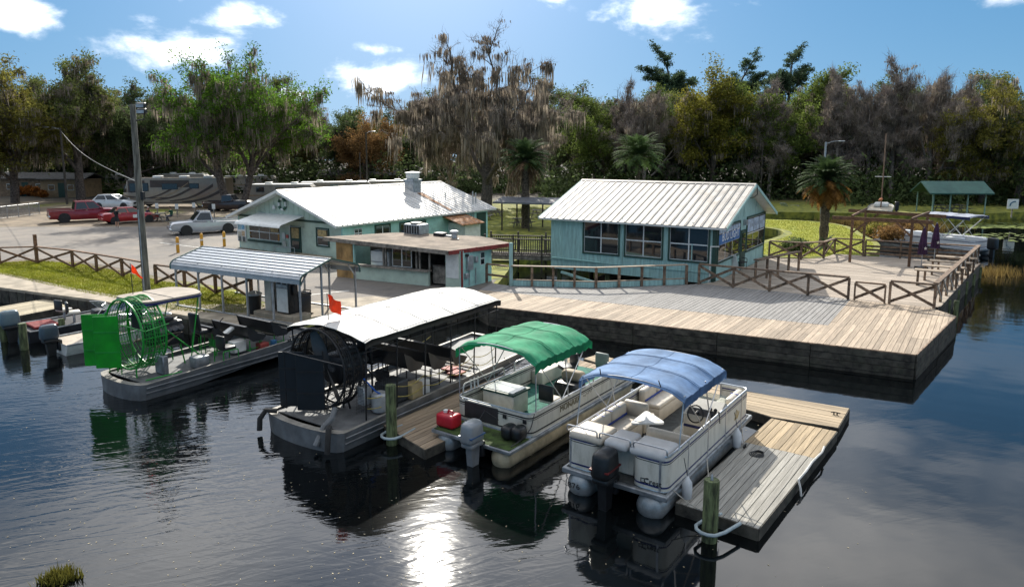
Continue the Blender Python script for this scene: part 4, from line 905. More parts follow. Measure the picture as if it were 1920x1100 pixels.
# stern loungers
for (ya, yb) in ((.3, hw - .1), (-.28, .28), (-hw + .1, -.3)):
    B().rbox((.48, (ya + yb) / 2, 1.26), (.78, abs(yb - ya) - .02, .2), .08, 3).build('stern_cushion', vinyl if ya > 0 else vinyl_g, bp)
B().rbox((.62, 0, .85), (.4, .62, .6), .03, 1).build('motor_well_box', panel_w, bp)
for ya, yb in ((.42, hw - e), (-.35, .36), (-hw + e, -.42)):
    pts = round_path([(.55, ya, 1.3), (.1, ya, 1.34), (.1, ya, 1.48), (.1, yb, 1.48), (.1, yb, 1.34), (.55, yb, 1.3)], .1, 4); rail_tube(bp, pts, .018)
def bench(x0, x1, y, depth, side, back=True, col=vinyl, back_h=.5, stripe=True):
    """side=+1: backrest on the +y side"""
    yc = y; xm = (x0 + x1) / 2; ln = x1 - x0
    b = B().rbox((xm, yc, .72), (ln, depth, .36), .06, 2).build('bench', col, bp)
    B().rbox((xm, yc - side * .02, .94), (ln - .02, depth - .06, .12), .05, 3).build('seat_cushion', col, b)
    if back:
        k = max(1, round(ln / .8))
        for i in range(k): B().rbox((x0 + ln * (i + .5) / k, yc + side * (depth / 2 - .1), 1.14), (ln / k - .015, .2, back_h - .14), .085, 4).build('backrest', col, b)
        if stripe:
            B().box((xm, yc + side * (depth / 2 - .205), 1.04), (ln - .1, .012, .05)).build('stripe', mat('royal_stripe', (.02, .06, .32), .5), b)
            for i in range(1, 2 * k): B().box((x0 + ln * i / (2 * k), yc + side * (depth / 2 - .1), 1.315), (.03, .2, .012)).build('stripe', MAT['royal_stripe'], b)
    return b
bench(.95, 2.55, hw - .42, .62, 1); bench(2.62, 2.82, hw - .42, .62, 1, back=False)
B().rbox((2.72, hw - .45, 1.05), (.2, .64, .5), .08, 3).build('bench_arm', vinyl, bp)
bench(3.5, BL - .42, hw - .42, .62, 1); bench(4.1, BL - .42, -hw + .42, .62, -1)
cs = B().rbox((1.62, -.55, .95), (.22, 1.05, .52), .09, 3).build('captain_bench', vinyl, bp); B().rbox((1.86, -.55, .84), (.5, 1.0, .2), .07, 3).build('seat_cushion', vinyl, cs); B().box((1.82, -.55, .64), (.5, .9, .22)).build('pedestal', vinyl, cs)
tb = B().prism([(p.x, p.y) for p in round_path([(1.55, .38, 0), (2.05, -.3, 0), (2.55, .42, 0)], .16, 5, True)], 1.17, 1.21).build('table_top', white, bp)
B().tube([(2.05, .15, .54), (2.05, .15, 1.17)], .035, 8).build('table_leg', white, tb)
for x, y in ((1.78, .22), (2.1, -.08), (2.38, .2)): B().lathe([(.05, 1.211), (.05, 1.214), (.035, 1.214)], 12, (x, y, 0)).build('cup_holder', vinyl, tb)
_hx = Matrix.Translation((.62, 0, .06))
_before = set(bpy.data.objects)
hc = B().rbox((2.75, -.72, .82), (.62, .86, .58), .05, 2).build('helm_console', offwhite, bp)
B().slab([(2.42, 1.08), (3.05, 1.1), (3.05, 1.3), (2.9, 1.36), (2.6, 1.22)], 'y', -1.14, -.3).build('dash', offwhite, hc); B().slab([(2.43, 1.1), (2.58, 1.215), (2.6, 1.19), (2.46, 1.08)], 'y', -1.05, -.38).build('dash_face', black, hc)
B().box((2.43, -.72, .8), (.02, .8, .06)).build('stripe', navy, hc)
B().tube([(2.38 + .06 * math.cos(a), -.62 + .19 * math.sin(a), 1.14 + .19 * math.cos(a)) for a in [i * math.pi / 10 for i in range(20)]], .018, 6, True).build('steering_wheel', black, hc)
B().tube([(2.4, -.62, 1.14), (2.55, -.62, 1.16)], .03, 6).build('steering_column', black, hc)
for y in (-.9, -1.02): B().lathe([(.045, 0), (.045, .02)], 12).xf(Matrix.Translation((2.6, y, 1.24)) @ Matrix.Rotation(R(-50), 4, 'Y')).build('gauge', black, hc)
B().tube([(2.5, -1.16, 1.0), (2.42, -1.16, 1.3)], .02, 6).build('throttle', black, hc)
B().grid(lambda u, v: (3.03 + .1 * v, -1.1 + .78 * u, 1.3 + .16 * v), 6, 2, True, .006).build('windscreen', clear, hc)
for o_ in set(bpy.data.objects) - _before: o_.data.transform(_hx)
outboard(bp, .12, .05, black, 1.3, 1.05, stripe=mat('red_decal', (.12, .015, .015), .4))
bim_b = fabric('faded_blue_canvas', (.15, .26, .45))
bm_ = bimini(bp, .72, 3.25, 2.5, 2.6, bim_b, seed=3, bows=4)
bimini_legs(bp, ((2.0, .85), (2.0, 3.1), (2.4, 2.0), (.6, .8)), 2.44, 2.38, 1.3)
for s in (-1, 1): B().tube([(.74, s * .7, 2.5), (.66, s * .68, 2.66)], .012, 6).build('light_stub', black, bm_)
fend = mat('fender_white', (.6, .62, .64), .5)
for x in (.75, 3.9): B().lathe([(.01, .12), (.05, .15), (.1, .22), (.11, .4), (.1, .55), (.04, .64), (.02, .68)], 12, (x, -hw - .12, .05)).build('fender', fend, bp)
for x in (.75, 3.9): B().tube([(x, -hw - .12, .72), (x, -hw - .03, 1.1)], .008, 5).build('fender_line', black, bp)
# ---------------------------------------------------------------- green topped pontoon boat
go = (at(800, 801, .45) + at(966, 852, .45)) / 2; gh = R(54.3)
gp = thing('pontoon_boat', 'older white pontoon boat with a green bimini and green carpet', 'boat', (go.x, go.y, 0), gh)
GL, GW = 6.7, 2.44; hw = GW / 2; x_s = .95
B().rbox((GL / 2, 0, .41), (GL, GW, .1), .02, 1).build('deck', alu_dull, gp)
B().box((x_s / 2 - .02, .0, .465), (x_s - .12, GW - .12, .015)).build('stern_carpet', mat('mossy_carpet', (.05, .085, .02), .95, var=.3, scale=5), gp)
B().box(((GL + x_s) / 2, 0, .465), (GL - x_s - .1, GW - .15, .015)).build('carpet', carpet_g, gp)
for s in (-1, 1): pontoon_tube(gp, s * .85, .15, GL + .2, .29, mat('sunlit_beige_pontoon', (.50, .42, .28), .5, .25, var=.15, scale=2.5) if s < 0 else tube_w, .14)  # right tube's beige has the sunlight put into the colour
Z0, Z1 = .46, 1.05
ms = panel_run(gp, [(GL - .3, hw - e), (x_s, hw - e), (x_s, -hw + e), (GL - .4, -hw + e)], Z0, Z1, stripes=black, r=.2, posts=False)
text('lettering', 'MONARK', .24, mat('gold_letter', (.16, .14, .08), .5), ms, Matrix.Translation((2.75, -hw + e - .024, .80)) @ Matrix.Rotation(R(90), 4, 'X'))
B().tube([(3.42 + k * .03, -hw + e - .02, .80 + .035 * math.sin(k * 1.3) + .004 * k) for k in range(16)], .006, 4).build('script_mark', MAT['gold_letter'], ms)
B().tube([(5.3 + k * .03, -hw + e - .02, .80 + .045 * math.sin(k * 1.9)) for k in range(9)], .007, 4).build('script_mark', MAT['gold_letter'], ms)
B().box((x_s - .03, .35, .78), (.02, 1.05, .42)).build('stern_board', mat('dark_board', (.03, .028, .03), .5, var=.2), ms)
for y in (-.4, -1.0): B().rbox((x_s - .05, y, .86), (.03, .12, .12), .02, 1).build('cleat', black, ms)
wl_ = mat('white_rail', (.66, .64, .58), .35, .3)
rail_tube(gp, round_path([(3.0, hw - e, 1.05), (3.0, hw - e, 1.3), (1.2, hw - e, 1.3), (1.2, hw - e, 1.05)], .15), .022, wl_)
rail_tube(gp, round_path([(3.5, hw - e, 1.05), (3.5, hw - e, 1.32), (4.6, hw - e, 1.32), (4.6, hw - e, 1.05)], .15), .022, wl_)
rail_tube(gp, round_path([(4.0, -hw + e, 1.05), (4.0, -hw + e, 1.35), (4.8, -hw + e, 1.35), (4.8, -hw + e, 1.05)], .15), .022, wl_)
for x in (1.55, 1.7, 1.85): B().tube([(x, hw - .05, 1.05), (x + .06, hw + .02, 1.32)], .025, 6).build('rod_holder', wl_, gp)
lb = B().rbox((2.1, .45, .76), (.7, 1.0, .58), .03, 1).build('livewell_box', offwhite, gp); B().box((2.1, .45, 1.07), (.78, 1.08, .05)).build('box_rim', dkgreen, lb)
B().box((2.1, .45, 1.1), (.62, .92, .015)).build('box_lid', glass_mat('pale_lid', (.42, .47, .45), .15), lb)
gc = B().rbox((3.35, -.78, .82), (.6, .7, .72), .08, 3).build('helm_console', black, gp); B().rbox((3.55, -.78, 1.28), (.35, .66, .3), .12, 3).build('console_cover', mat('tan_cover', (.42, .33, .22), .7), gc)
B().tube([(2.98 + .05 * math.cos(a), -.75 + .2 * math.sin(a), 1.12 + .2 * math.cos(a)) for a in [i * math.pi / 10 for i in range(20)]], .02, 6, True).build('steering_wheel', black, gc); B().tube([(3.0, -.75, 1.12), (3.2, -.75, 1.1)], .03, 6).build('steering_column', black, gc)
def pedestal_seat(parent, x, y, m1, m2, rz=0, z=.47):
    M = Matrix.Translation((x, y, z)) @ Matrix.Rotation(rz, 4, 'Z')
    s = B().rbox((0, 0, .45), (.45, .46, .12), .05, 3).xf(M).build('seat', m1, parent); B().rbox((-.22, 0, .68), (.1, .44, .42), .045, 3).xf(M).build('backrest', m2, s); B().tube([M @ Vector((0, 0, 0)), M @ Vector((0, 0, .42))], .05, 8).build('pedestal', alu, s)
pedestal_seat(gp, 2.45, -.75, offwhite, black); pedestal_seat(gp, 5.1, .35, black, black, 2.6); pedestal_seat(gp, 5.9, -.5, mat('grey_green_vinyl', (.18, .22, .2), .5), MAT['grey_green_vinyl'], 0)
B().rbox((5.0, hw - .3, .68), (1.4, .42, .4), .05, 2).build('side_locker', offwhite, gp)
outboard(gp, .05, -.3, mat('silver_cowl', (.26, .275, .29), .3, .2, var=.05), 1.1, .95, leg_m=mat('silver_leg', (.2, .21, .22), .4), stripe=mat('cowl_decal', (.04, .10, .22), .4))
for k, (x, y) in enumerate(((.6, -.75), (.66, -1.0))): B().rbox((x, y, .66), (.42, .3, .36), .12, 3).build('battery_bag', black, gp)
B().tube([(.5, .2, .6), (.75, .1, .95), (.95, -.2, .7), (1.0, -.5, .55)], .012, 5).build('cable', black, gp)
gb = bimini(gp, 1.0, 3.75, 2.5, 2.62, fabric('green_canvas', (.018, .30, .14)), seed=9, bows=4, drop=.32, wr=2.2)
bimini_legs(gp, ((2.3, 1.15), (2.3, 3.6), (2.6, 2.4), (1.1, 1.1)), 2.44, 2.32, 1.07)
t = thing('fuel_tank', 'red portable fuel tank on the stern of the green topped pontoon boat', 'fuel tank', Matrix.Translation((go.x, go.y, 0)) @ Matrix.Rotation(gh, 4, 'Z') @ Vector((.35, .93, .475)), gh)
B().rbox((0, 0, .18), (.4, .56, .34), .07, 3).build('body', mat('red_plastic', (.50, .015, .03), .35), t); B().lathe([(.06, .35), (.06, .41), (.03, .42)], 12, (0, .1, 0)).build('cap', white, t); B().tube([(0, -.15, .35), (0, -.12, .42), (0, 0, .42), (0, .02, .36)], .02, 6).build('handle', MAT['red_plastic'], t)
# ---------------------------------------------------------------- airboats
def airboat_hull(parent, L, W, z, m, rise=.4, stern_round=.35):
    hw = W / 2; n = 10; top = []; bot = []
    left = [(0 + stern_round * (1 - math.cos(0)), 0)]
    st = [(-.0 - stern_round * math.sin(a), hw * math.cos(a)) for a in [math.pi * i / 8 for i in range(9)]]
    out = [(L, hw * .86), (L - .6, hw)] + st + [(L - .6, -hw), (L, -hw * .86)]
    def sheer(x): return z + (rise * max(0, (x - L * .72) / (L * .28)) ** 1.6)
    def keel(x): return -.12 + (z + rise - .12) * max(0, (x - L * .66) / (L * .34)) ** 1.8
    b = B(); n = len(out)
    vs = [(x, y, sheer(x)) for x, y in out] + [(x if x < L - .1 else x - .0, y * .93, keel(x)) for x, y in out] + [(x + (.1 if x < .3 else -.1 if x > L - .1 else 0), y * .93, sheer(x) - .02) for x, y in out]
    fs = [(i, (i + 1) % n, (i + 1) % n + n, i + n) for i in range(n)] + [tuple(range(n, 2 * n))]
    b.add(vs, [f[::-1] for f in fs])
    h = b.build('hull', m, parent)
    # gunwale
    g = B(); vs2 = [(x, y, sheer(x) + .004) for x, y in out] + [(x + (.2 if x < .3 else -.16 if x > L - .1 else 0), y * (1 - .2 / W), sheer(x) + .004) for x, y in out]
    g.add(vs2, [(i, i + n, (i + 1) % n + n, (i + 1) % n) for i in range(n)]); g.build('gunwale', mat('pale_gunwale', (.27, .255, .225), .65, .1, var=.15, scale=3), h)
    # stations of the deck
    xs = [L * i / 12 for i in range(13)]
    def dk(u, v): x = .12 + u * (L - .25); return (x, (v * 2 - 1) * (hw * .95 if x < L - .6 else hw * .93 * (1 - .12 * (x - L + .6) / .6)), sheer(x) - .05)
    B().grid(dk, 20, 2, False, .03).build('deck', mat('deck_alloy', (.14, .145, .15), .7, .15, var=.15, scale=3, dirt=((.15, .15, .14), .5, 4)), h)
    for s in (-1, 1):
        for k, zz in enumerate((.35, .18)): B().tube([(x, s * (hw * (1 if x < L - .6 else 1 - .14 * (x - L + .6) / .6) * (1 - .02 * k) + .012), sheer(x) * (1 - .0) - (z - zz) * .9) for x in xs[:-1]], .025, 5).build('rub_rail', m, h)
    return h
def prop_cage(parent, x, zc, r, m, depth=.65, mesh_m=None, nrad=14, rings=3):
    def circ(xx, rr, n=28, a0=0, a1=2 * math.pi): return [(xx, rr * math.cos(a0 + (a1 - a0) * i / n), zc + rr * math.sin(a0 + (a1 - a0) * i / n)) for i in range(n + (0 if a1 - a0 > 6.2 else 1))]
    c = B().tube(circ(x, r), .036, 7, True).build('cage', m, parent)
    B().tube(circ(x - depth, r * .97), .034, 7, True).build('hoop', m, c); B().tube(circ(x - depth / 2, r * 1.0), .028, 6, True).build('hoop', m, c)
    for k in range(nrad):
        a = 2 * math.pi * k / nrad; B().tube([(x, r * math.cos(a), zc + r * math.sin(a)), (x - depth, r * .97 * math.cos(a), zc + r * .97 * math.sin(a))], .02, 5).build('stringer', m, c)
    # wire faces, front side
    wires = B()
    for k in range(1, 6): wires.tube(circ(x + .02, r * k / 6, 20), .01, 4, True)
    for k in range(24): a = 2 * math.pi * k / 24; wires.tube([(x + .02, .1 * math.cos(a), zc + .1 * math.sin(a)), (x + .02, r * math.cos(a), zc + r * math.sin(a))], .006, 4)
    for k in range(-6, 7):
        for s in (-1, 1):
            pass
    for i in range(1, 8): wires.tube(circ(x - depth * i / 8, r * .99, 28), .011, 4, True)
    for k in range(56): a = 2 * math.pi * k / 56; wires.tube([(x, r * math.cos(a), zc + r * math.sin(a)), (x - depth, r * .97 * math.cos(a), zc + r * .97 * math.sin(a))], .007, 4)
    wm = wires.build('wire_mesh', mesh_m or m, c); wm['kind'] = 'stuff'
    for y in (-.55, .55):
        B().tube([(x, y, zc - math.sqrt(max(0, r * r - y * y))), (x + .05, y, .45)], .026, 6).build('cage_leg', m, c); B().tube([(x - depth, y, zc - math.sqrt(r * r - y * y) * .97), (x - depth, y, .45)], .026, 6).build('cage_leg', m, c)
    for y in (-.95, .95): B().tube([(x, y * r * .95, zc + .2), (x + 1.5, y, .45)], .024, 6).build('cage_stay', m, c)
    return c
def engine(parent, x, zc, m_frame):
    e = B().rbox((x + .55, 0, zc - .1), (1.0, .75, .8), .1, 2).build('engine', mat('engine_block', (.03, .03, .033), .5, .4, var=.3, scale=6), parent)
    for s in (-1, 1):
        for k in range(4): B().lathe([(.09, 0), (.09, .05), (.11, .06), (.11, .09), (.09, .1), (.09, .14), (.11, .15), (.11, .18), (.05, .2)], 10).xf(Matrix.Translation((x + .28 + k * .2, s * .28, zc)) @ Matrix.Rotation(-s * R(60), 4, 'X')).build('cylinder', mat('cylinder_alloy', (.08, .08, .085), .4, .7, var=.2), e)
        B().tube([(x + .2, s * .42, zc - .05), (x + .9, s * .45, zc - .1), (x + .3, s * .55, zc - .3), (x - .1, s * .6, zc - .35)], .04, 7).build('exhaust', mat('exhaust_steel', (.25, .2, .16), .5, .6, var=.25), e)
        B().tube([(x + .1, s * .35, .45), (x + .3, s * .25, zc - .3)], .025, 6).build('mount', m_frame, e); B().tube([(x + 1.0, s * .35, .45), (x + .9, s * .25, zc - .3)], .025, 6).build('mount', m_frame, e)
    B().lathe([(.16, 0), (.14, .15), (.06, .25)], 14, (x + .05, 0, zc), 'x').build('hub', mat('hub_grey', (.2, .2, .21), .4, .5), e)
    B().rbox((x + .65, 0, zc + .3), (.4, .35, .16), .05, 2).build('air_filter', blackm, e)
    return e
def propeller(parent, x, zc, r, ang, m):
    for k in range(2):
        a = ang + k * math.pi
        def pos(u, v): rr = .08 + u * (r - .08); w = (.22 + .16 * math.sin(math.pi * min(1, u * .9 + .1))) * (1 if u < .92 else .7); tw = R(38 - 24 * u); s = (v - .5) * w; yy, zz = math.cos(a), math.sin(a); return (x + s * math.sin(tw), rr * yy - s * math.cos(tw) * zz, zc + rr * zz + s * math.cos(tw) * yy)
        B().grid(pos, 12, 4, True, .02).build('propeller_blade', m, parent)
def rudders(parent, x, z0, z1, ys, w, m):
    for y in ys:
        r = B().rbox((x - w * .2, y, (z0 + z1) / 2), (w, .03, z1 - z0), .012, 1).build('rudder', m, parent); B().tube([(x + w * .1, y, z0 - .1), (x + w * .1, y, z1 + .1)], .018, 6).build('rudder_post', m, r)
def shell_bench(parent, x, y, w, m, fm, z=.45, h=.5):
    """bench with a flared shell seat"""
    prof = [(-.35, h + .52), (-.22, h + .18), (-.1, h + .03), (.28, h + .0), (.42, h + .1), (.40, h + .13), (.26, h + .05), (-.06, h + .09), (-.16, h + .24), (-.28, h + .54)]
    s = B().slab([(x + a, z + b - .0) for a, b in prof], 'y', y - w / 2, y + w / 2).build('bench_seat', m, parent)
    for yy in (y - w / 2 + .1, y + w / 2 - .1):
        for xx in (x - .15, x + .25): B().tube([(xx, yy, z), (xx, yy, z + h)], .018, 6).build('seat_leg', fm, s)
        B().tube([(x - .15, yy, z + .15), (x + .25, yy, z + .15)], .014, 5).build('seat_brace', fm, s)
    B().tube([(x - .15, y - w / 2 + .1, z + .1), (x - .15, y + w / 2 - .1, z + .1)], .014, 5).build('seat_brace', fm, s)
    for yy in (y - w / 2 - .012, y + w / 2 + .012): B().slab([(x + a, z + b) for a, b in ((-.36, h + .55), (-.24, h + .1), (-.1, h - .03), (.3, h - .05), (.46, h + .1), (.1, h + .24), (-.1, h + .42))], 'y', yy - .012, yy + .012).build('seat_side', m, s)
    return s
def rudder_frame(a, b, z0, z1, m, parent):
    A_, B_ = Vector((*a, 0)), Vector((*b, 0)); up = lambda p, z: (p.x, p.y, z)
    B().tube([up(A_, z0), up(A_, z1), up(B_, z1), up(B_, z0)], .016, 6, True).build('rudder_edge', m, parent)
    n = Vector((-(B_ - A_).y, (B_ - A_).x, 0)).normalized() * .024
    for z in (z0 + (z1 - z0) * .3, z0 + (z1 - z0) * .7):
        for s_ in (-1, 1): B().bar(up(A_ + n * s_, z), up(B_ + n * s_, z), .012, .05).build('stiffener', m, parent)
seat_blk = mat('black_seat_vinyl', (.02, .021, .023), .38, var=.2, scale=3)
def driver_seat(parent, x, y, m, fm, z):
    s_ = B().rbox((x, y, z), (.5, .55, .14), .05, 3).build('driver_seat', m, parent); B().rbox((x - .24, y, z + .34), (.12, .52, .62), .05, 3, rot=Matrix.Rotation(R(-8), 3, 'Y')).build('backrest', m, s_)
    for dx in (-.2, .2):
        for dy in (-.22, .22): B().tube([(x + dx * 1.3, y + dy * 1.3, .45), (x + dx, y + dy, z - .06)], .018, 6).build('seat_leg', fm, s_)
    B().rbox((x + .42, y, .85), (.12, .5, .35), .03, 1).build('foot_plate', fm, s_)
# black airboat
ao = (at(503, 765, .45) + at(652, 822, .45)) / 2; ah = R(55.6)
ab = thing('airboat', 'large black caged airboat under a long white tarpaulin roof', 'airboat', (ao.x, ao.y, 0), ah)
AL, AW = 8.6, 2.9
hull_m = mat('grey_hull_alloy', (.17, .18, .19), .55, .3, var=.15, scale=2, dirt=((.12, .12, .11), .5, 2.2))
airboat_hull(ab, AL, AW, .5, hull_m, .3)
cg = prop_cage(ab, 1.3, 1.62, 1.1, blackm, .55)
propeller(cg, 1.05, 1.62, 1.0, R(62), mat('carbon_blade', (.035, .04, .045), .35, var=.15)); engine(ab, 1.2, 1.55, blackm)
dkblue = mat('dark_rudder', (.007, .010, .014), .45, var=.15)
for (ra, rb_) in (((.24, 1.28), (.62, .72)), ((.30, .66), (.70, .08))):
    r_ = B().bar((*ra, 1.3), (*rb_, 1.3), .035, 1.5).build('rudder', dkblue, ab); rudder_frame(ra, rb_, .57, 2.03, blackm, r_); B().tube([(*rb_, .5), (*rb_, 2.15)], .02, 6).build('rudder_post', blackm, r_)
B().tube([(.32, -1.1, 2.05), (.32, 1.2, 2.05)], .022, 6).build('rudder_bar', blackm, ab); B().tube([(.32, 1.15, .5), (.32, 1.15, 2.05)], .022, 6).build('rudder_frame', blackm, ab)
for s in (-1, 1): B().tube([(-.1, s * 1.0, .58), (-.3, s * 1.2, .62), (-.42, s * 1.3, .4), (-.45, s * 1.3, .1)], .07, 8).build('bumper_hose', rubber, ab)
B().tube([(.45, -.6, .8), (.2, -.75, .66), (-.1, -.8, .55), (-.38, -.8, .15)], .075, 8).build('exhaust_hose', mat('grey_hose', (.13, .14, .15), .6), ab)
ro_x0, ro_x1, ro_w, ro_z = .8, 6.65, 3.0, 2.86
tarp = mat('white_tarpaulin', (.62, .60, .56), .6, var=.06, scale=1.5, bump=.2, bscale=3, dirt=((.40, .37, .32), .6, 1.3), trans=.08)
def tp(u, v):
    x = ro_x0 + (ro_x1 - ro_x0) * u; s = v * 2 - 1; z = ro_z + .05 * u - .24 * abs(s) ** 1.7
    z -= .04 * math.sin(math.pi * ((u * 5) % 1)) * (1 - s * s) ; z += .004 * math.sin(u * 40 + 6 * s) + .006 * math.sin(17 * s + u * 13)
    z -= .05 * max(0, (.04 - u) / .04) + .04 * max(0, (u - .97) / .03)
    return (x, .1 + s * ro_w / 2, z)
rf = B().grid(tp, 50, 26, True, .015).build('canopy_roof', tarp, ab); tseam = mat('tarpaulin_seam', (.34, .33, .31), .8)
for u in (.2, .4, .6, .8): B().tube([(lambda p: (p[0], p[1], p[2] + .003))(tp(u, v / 26)) for v in range(27)], .009, 4).build('seam', tseam, rf)
for v in (.02, .5, .98): B().tube([(lambda p: (p[0], p[1], p[2] + .003))(tp(u / 50, v)) for u in range(51)], .008, 4).build('seam', tseam, rf)
B().grid(lambda u, v: (lambda p: (p[0], p[1] + (.01 if v > .5 else -.01), p[2] - .012 - .16 * v))(tp(u, 0)), 40, 2, True, .01).build('valance', blackm, rf)
B().grid(lambda u, v: (lambda p: (p[0], p[1], p[2] - .012 - .14 * v))(tp(u, 1)), 40, 2, True, .01).build('valance', blackm, rf)
for i in range(6):
    x = ro_x0 + .1 + (ro_x1 - ro_x0 - .2) * i / 5
    B().tube([(x, .1 + s * ro_w / 2 * .98, ro_z - .06 - .24 * abs(s) ** 1.7) for s in [k / 6 - 1 for k in range(13)]], .016, 6).build('roof_bow', blackm, rf)
    for s in (-1, 1): B().tube([(x, .1 + s * 1.3 - .05, .5), (x, .1 + s * 1.42, ro_z - .3)], .022, 6).build('roof_post', blackm, ab)
for s in (-1, 1): B().tube([(ro_x0, .1 + s * 1.42, 2.3), (ro_x1, .1 + s * 1.42, 2.32)], .018, 6).build('side_beam', blackm, rf)
yel_rope = mat('yellow_rope', (.50, .40, .10), .7, var=.2, scale=20)
for i in range(5):
    x0 = ro_x0 + .1 + (ro_x1 - ro_x0 - .2) * i / 5; x1 = ro_x0 + .1 + (ro_x1 - ro_x0 - .2) * (i + 1) / 5
    for zz in (.8, 1.08):
        for s in ((-1,) if i == 0 else (-1, 1)): B().tube([(x0 + (x1 - x0) * k / 8, .1 + s * 1.33, zz - .12 * math.sin(math.pi * k / 8)) for k in range(9)], .011, 5).build('rope_rail', yel_rope, ab)
wire = B()
for i in range(16): x = ro_x0 + .15 + i * .075; wire.tube([(x, -1.24, .55), (x, -1.27, 2.1)], .004, 4)
for i in range(18): z = .6 + i * .085; wire.tube([(ro_x0 + .1, -1.24 - .02 * (z - .5), z), (ro_x0 + 1.25, -1.24 - .02 * (z - .5), z)], .004, 4)
wire.build('wire_guard', blackm, cg)['kind'] = 'stuff'
for k, x in enumerate((2.95, 3.95, 4.95)):
    shell_bench(ab, x, .15, 2.3, seat_blk, blackm, .45, .5 + (.3 if k == 0 else .1 if k == 1 else 0))
driver_seat(ab, 2.55, .2, seat_blk, blackm, 1.45)
bx = B().rbox((2.35, -.75, .78), (.75, .6, .6), .04, 1).build('storage_box', mat('dark_box', (.05, .055, .06), .5), ab); B().rbox((2.95, -1.0, .68), (.45, .35, .42), .02, 1).build('carton', mat('carton_tan', (.50, .38, .2), .8), ab); B().rbox((3.35, -.95, .66), (.36, .36, .4), .02, 1).build('cooler', white, ab)
B().lathe([(.2, .5), (.23, .55), (.23, .95), (.18, 1.0)], 14, (1.6, -1.05, 0)).build('fuel_drum', mat('pale_drum', (.45, .46, .46), .5), ab)
B().rbox((1.35, -.75, .95), (.3, .25, .5), .02, 1).build('battery_box', galv, ab)
B().tube([(1.1, -1.0, 1.5), (1.4, -1.1, 1.1), (1.9, -1.25, .7)], .02, 6).build('blue_strap', mat('blue_strap', (.02, .12, .5), .6), ab)
for i in range(3): B().box((5.6 + i * .28, .3 - .1 * i, .54 + .004 * i), (.12, 1.9, .03)).build('deck_cleat', wood_grey, ab)
for x, y, c in ((5.45, -.3, (.35, .05, .04)), (5.2, -.75, (.35, .05, .04))): B().rbox((x, y, .53), (.5, .4, .06), .02, 1).build('life_cushion', mat('red_cushion', c, .7), ab)
fo = mat('orange_flag_cloth', (.8, .085, .015), .8, var=.08, scale=6, trans=.35)
def flag(px, py, z0, ph, label, tri=False, base=None):
    p = base; t = thing('flag', label, 'flag', p, R(-20))
    B().tube([(0, 0, 0), (-.02, 0, ph)], .012, 6).build('staff', blackm, t)
    if tri: B().grid(lambda u, v: (.02 + u * .45, .03 * math.sin(u * 6), ph - .02 - u * .42 - v * .28 * (1 - u * .92)), 10, 5, True, .005).build('cloth', fo, t)
    else: B().grid(lambda u, v: (.0 + u * .38, .06 * math.sin(u * 7 + v * 2), ph - .02 - v * .38 - .18 * u - .03 * math.sin(v * 9) * u), 12, 8, True, .005).build('cloth', fo, t)
MAB = Matrix.Translation((ao.x, ao.y, 0)) @ Matrix.Rotation(ah, 4, 'Z')
flag(0, 0, 0, .9, 'crumpled orange flag flying over the black airboat roof', base=MAB @ Vector((1.35, .55, 2.62)))
# green airboat
g2 = (at(190, 698, .45) + at(278, 722, .45)) / 2; g2h = R(56)
ga = thing('airboat', 'green caged airboat with two green rudders and a tan sun roof', 'airboat', (g2.x, g2.y, 0), g2h)
lime = mat('bright_green_paint', (.015, .27, .03), .4, var=.08, scale=3)
airboat_hull(ga, 6.3, 2.45, .48, hull_m, .36)
c2 = prop_cage(ga, 1.35, 1.72, 1.12, lime, .7); propeller(c2, 1.05, 1.72, 1.0, R(98), mat('dark_blade', (.03, .03, .035), .35)); engine(ga, 1.35, 1.62, lime)
for (ra, rb_) in (((-.42, 1.42), (.02, .86)), ((-.36, .86), (.1, .3))):
    r_ = B().bar((*ra, 1.53), (*rb_, 1.53), .035, 1.62).build('rudder', mat('rudder_green', (.008, .29, .012), .4, var=.12, scale=1.5, dirt=((.02, .16, .03), .5, 2.5)), ga); rudder_frame(ra, rb_, .74, 2.32, lime, r_); B().tube([(*rb_, .5), (*rb_, 2.4)], .018, 6).build('rudder_post', lime, r_)
for s in (-1, 1): B().tube([(.24, s * 1.0, 2.02), (1.1, s * .75, 2.05)], .02, 6).build('rudder_frame', lime, ga); B().tube([(.1, s * 1.05, .56), (1.2, s * 1.12, .56)], .02, 6).build('rudder_frame', lime, ga)
B().tube([(.22, -1.0, 2.02), (.22, 1.0, 2.02)], .02, 6).build('rudder_frame', lime, ga)
tanc = mat('tan_sunroof', (.33, .28, .23), .8, var=.1, scale=2)
cr = B().prism([(p.x, p.y) for p in round_path([(1.2, 1.0, 0), (1.2, -.85, 0), (3.1, -.85, 0), (3.4, .1, 0), (3.1, 1.0, 0)], .3, 5, True)], 2.68, 2.75).build('sun_roof', tanc, ga)
B().prism([(p.x, p.y) for p in round_path([(1.18, 1.02, 0), (1.18, -.87, 0), (3.11, -.87, 0), (3.42, .1, 0), (3.11, 1.02, 0)], .3, 5, True)], 2.63, 2.695).build('roof_rim', navy, cr)
B().box((2.1, .08, 2.755), (.03, 1.8, .01)).build('roof_seam', blackm, cr)
for x, y, xb in ((3.0, -.75, 2.5), (3.0, .9, 2.5), (1.5, -.75, 1.7), (1.5, .9, 1.7)): B().tube([(xb, y * 1.15, .45), (x, y, 2.66)], .022, 6).build('roof_post', lime, cr)
driver_seat(ga, 2.75, .15, seat_blk, lime, 1.35); shell_bench(ga, 3.2, .35, 1.2, seat_blk, lime, .45, .5); shell_bench(ga, 4.0, 0, 1.9, seat_blk, lime, .45, .45); shell_bench(ga, 5.0, 0, 1.9, seat_blk, lime, .45, .42)
pedestal_seat(ga, 2.9, -.95, seat_blk, seat_blk, 0, .45)
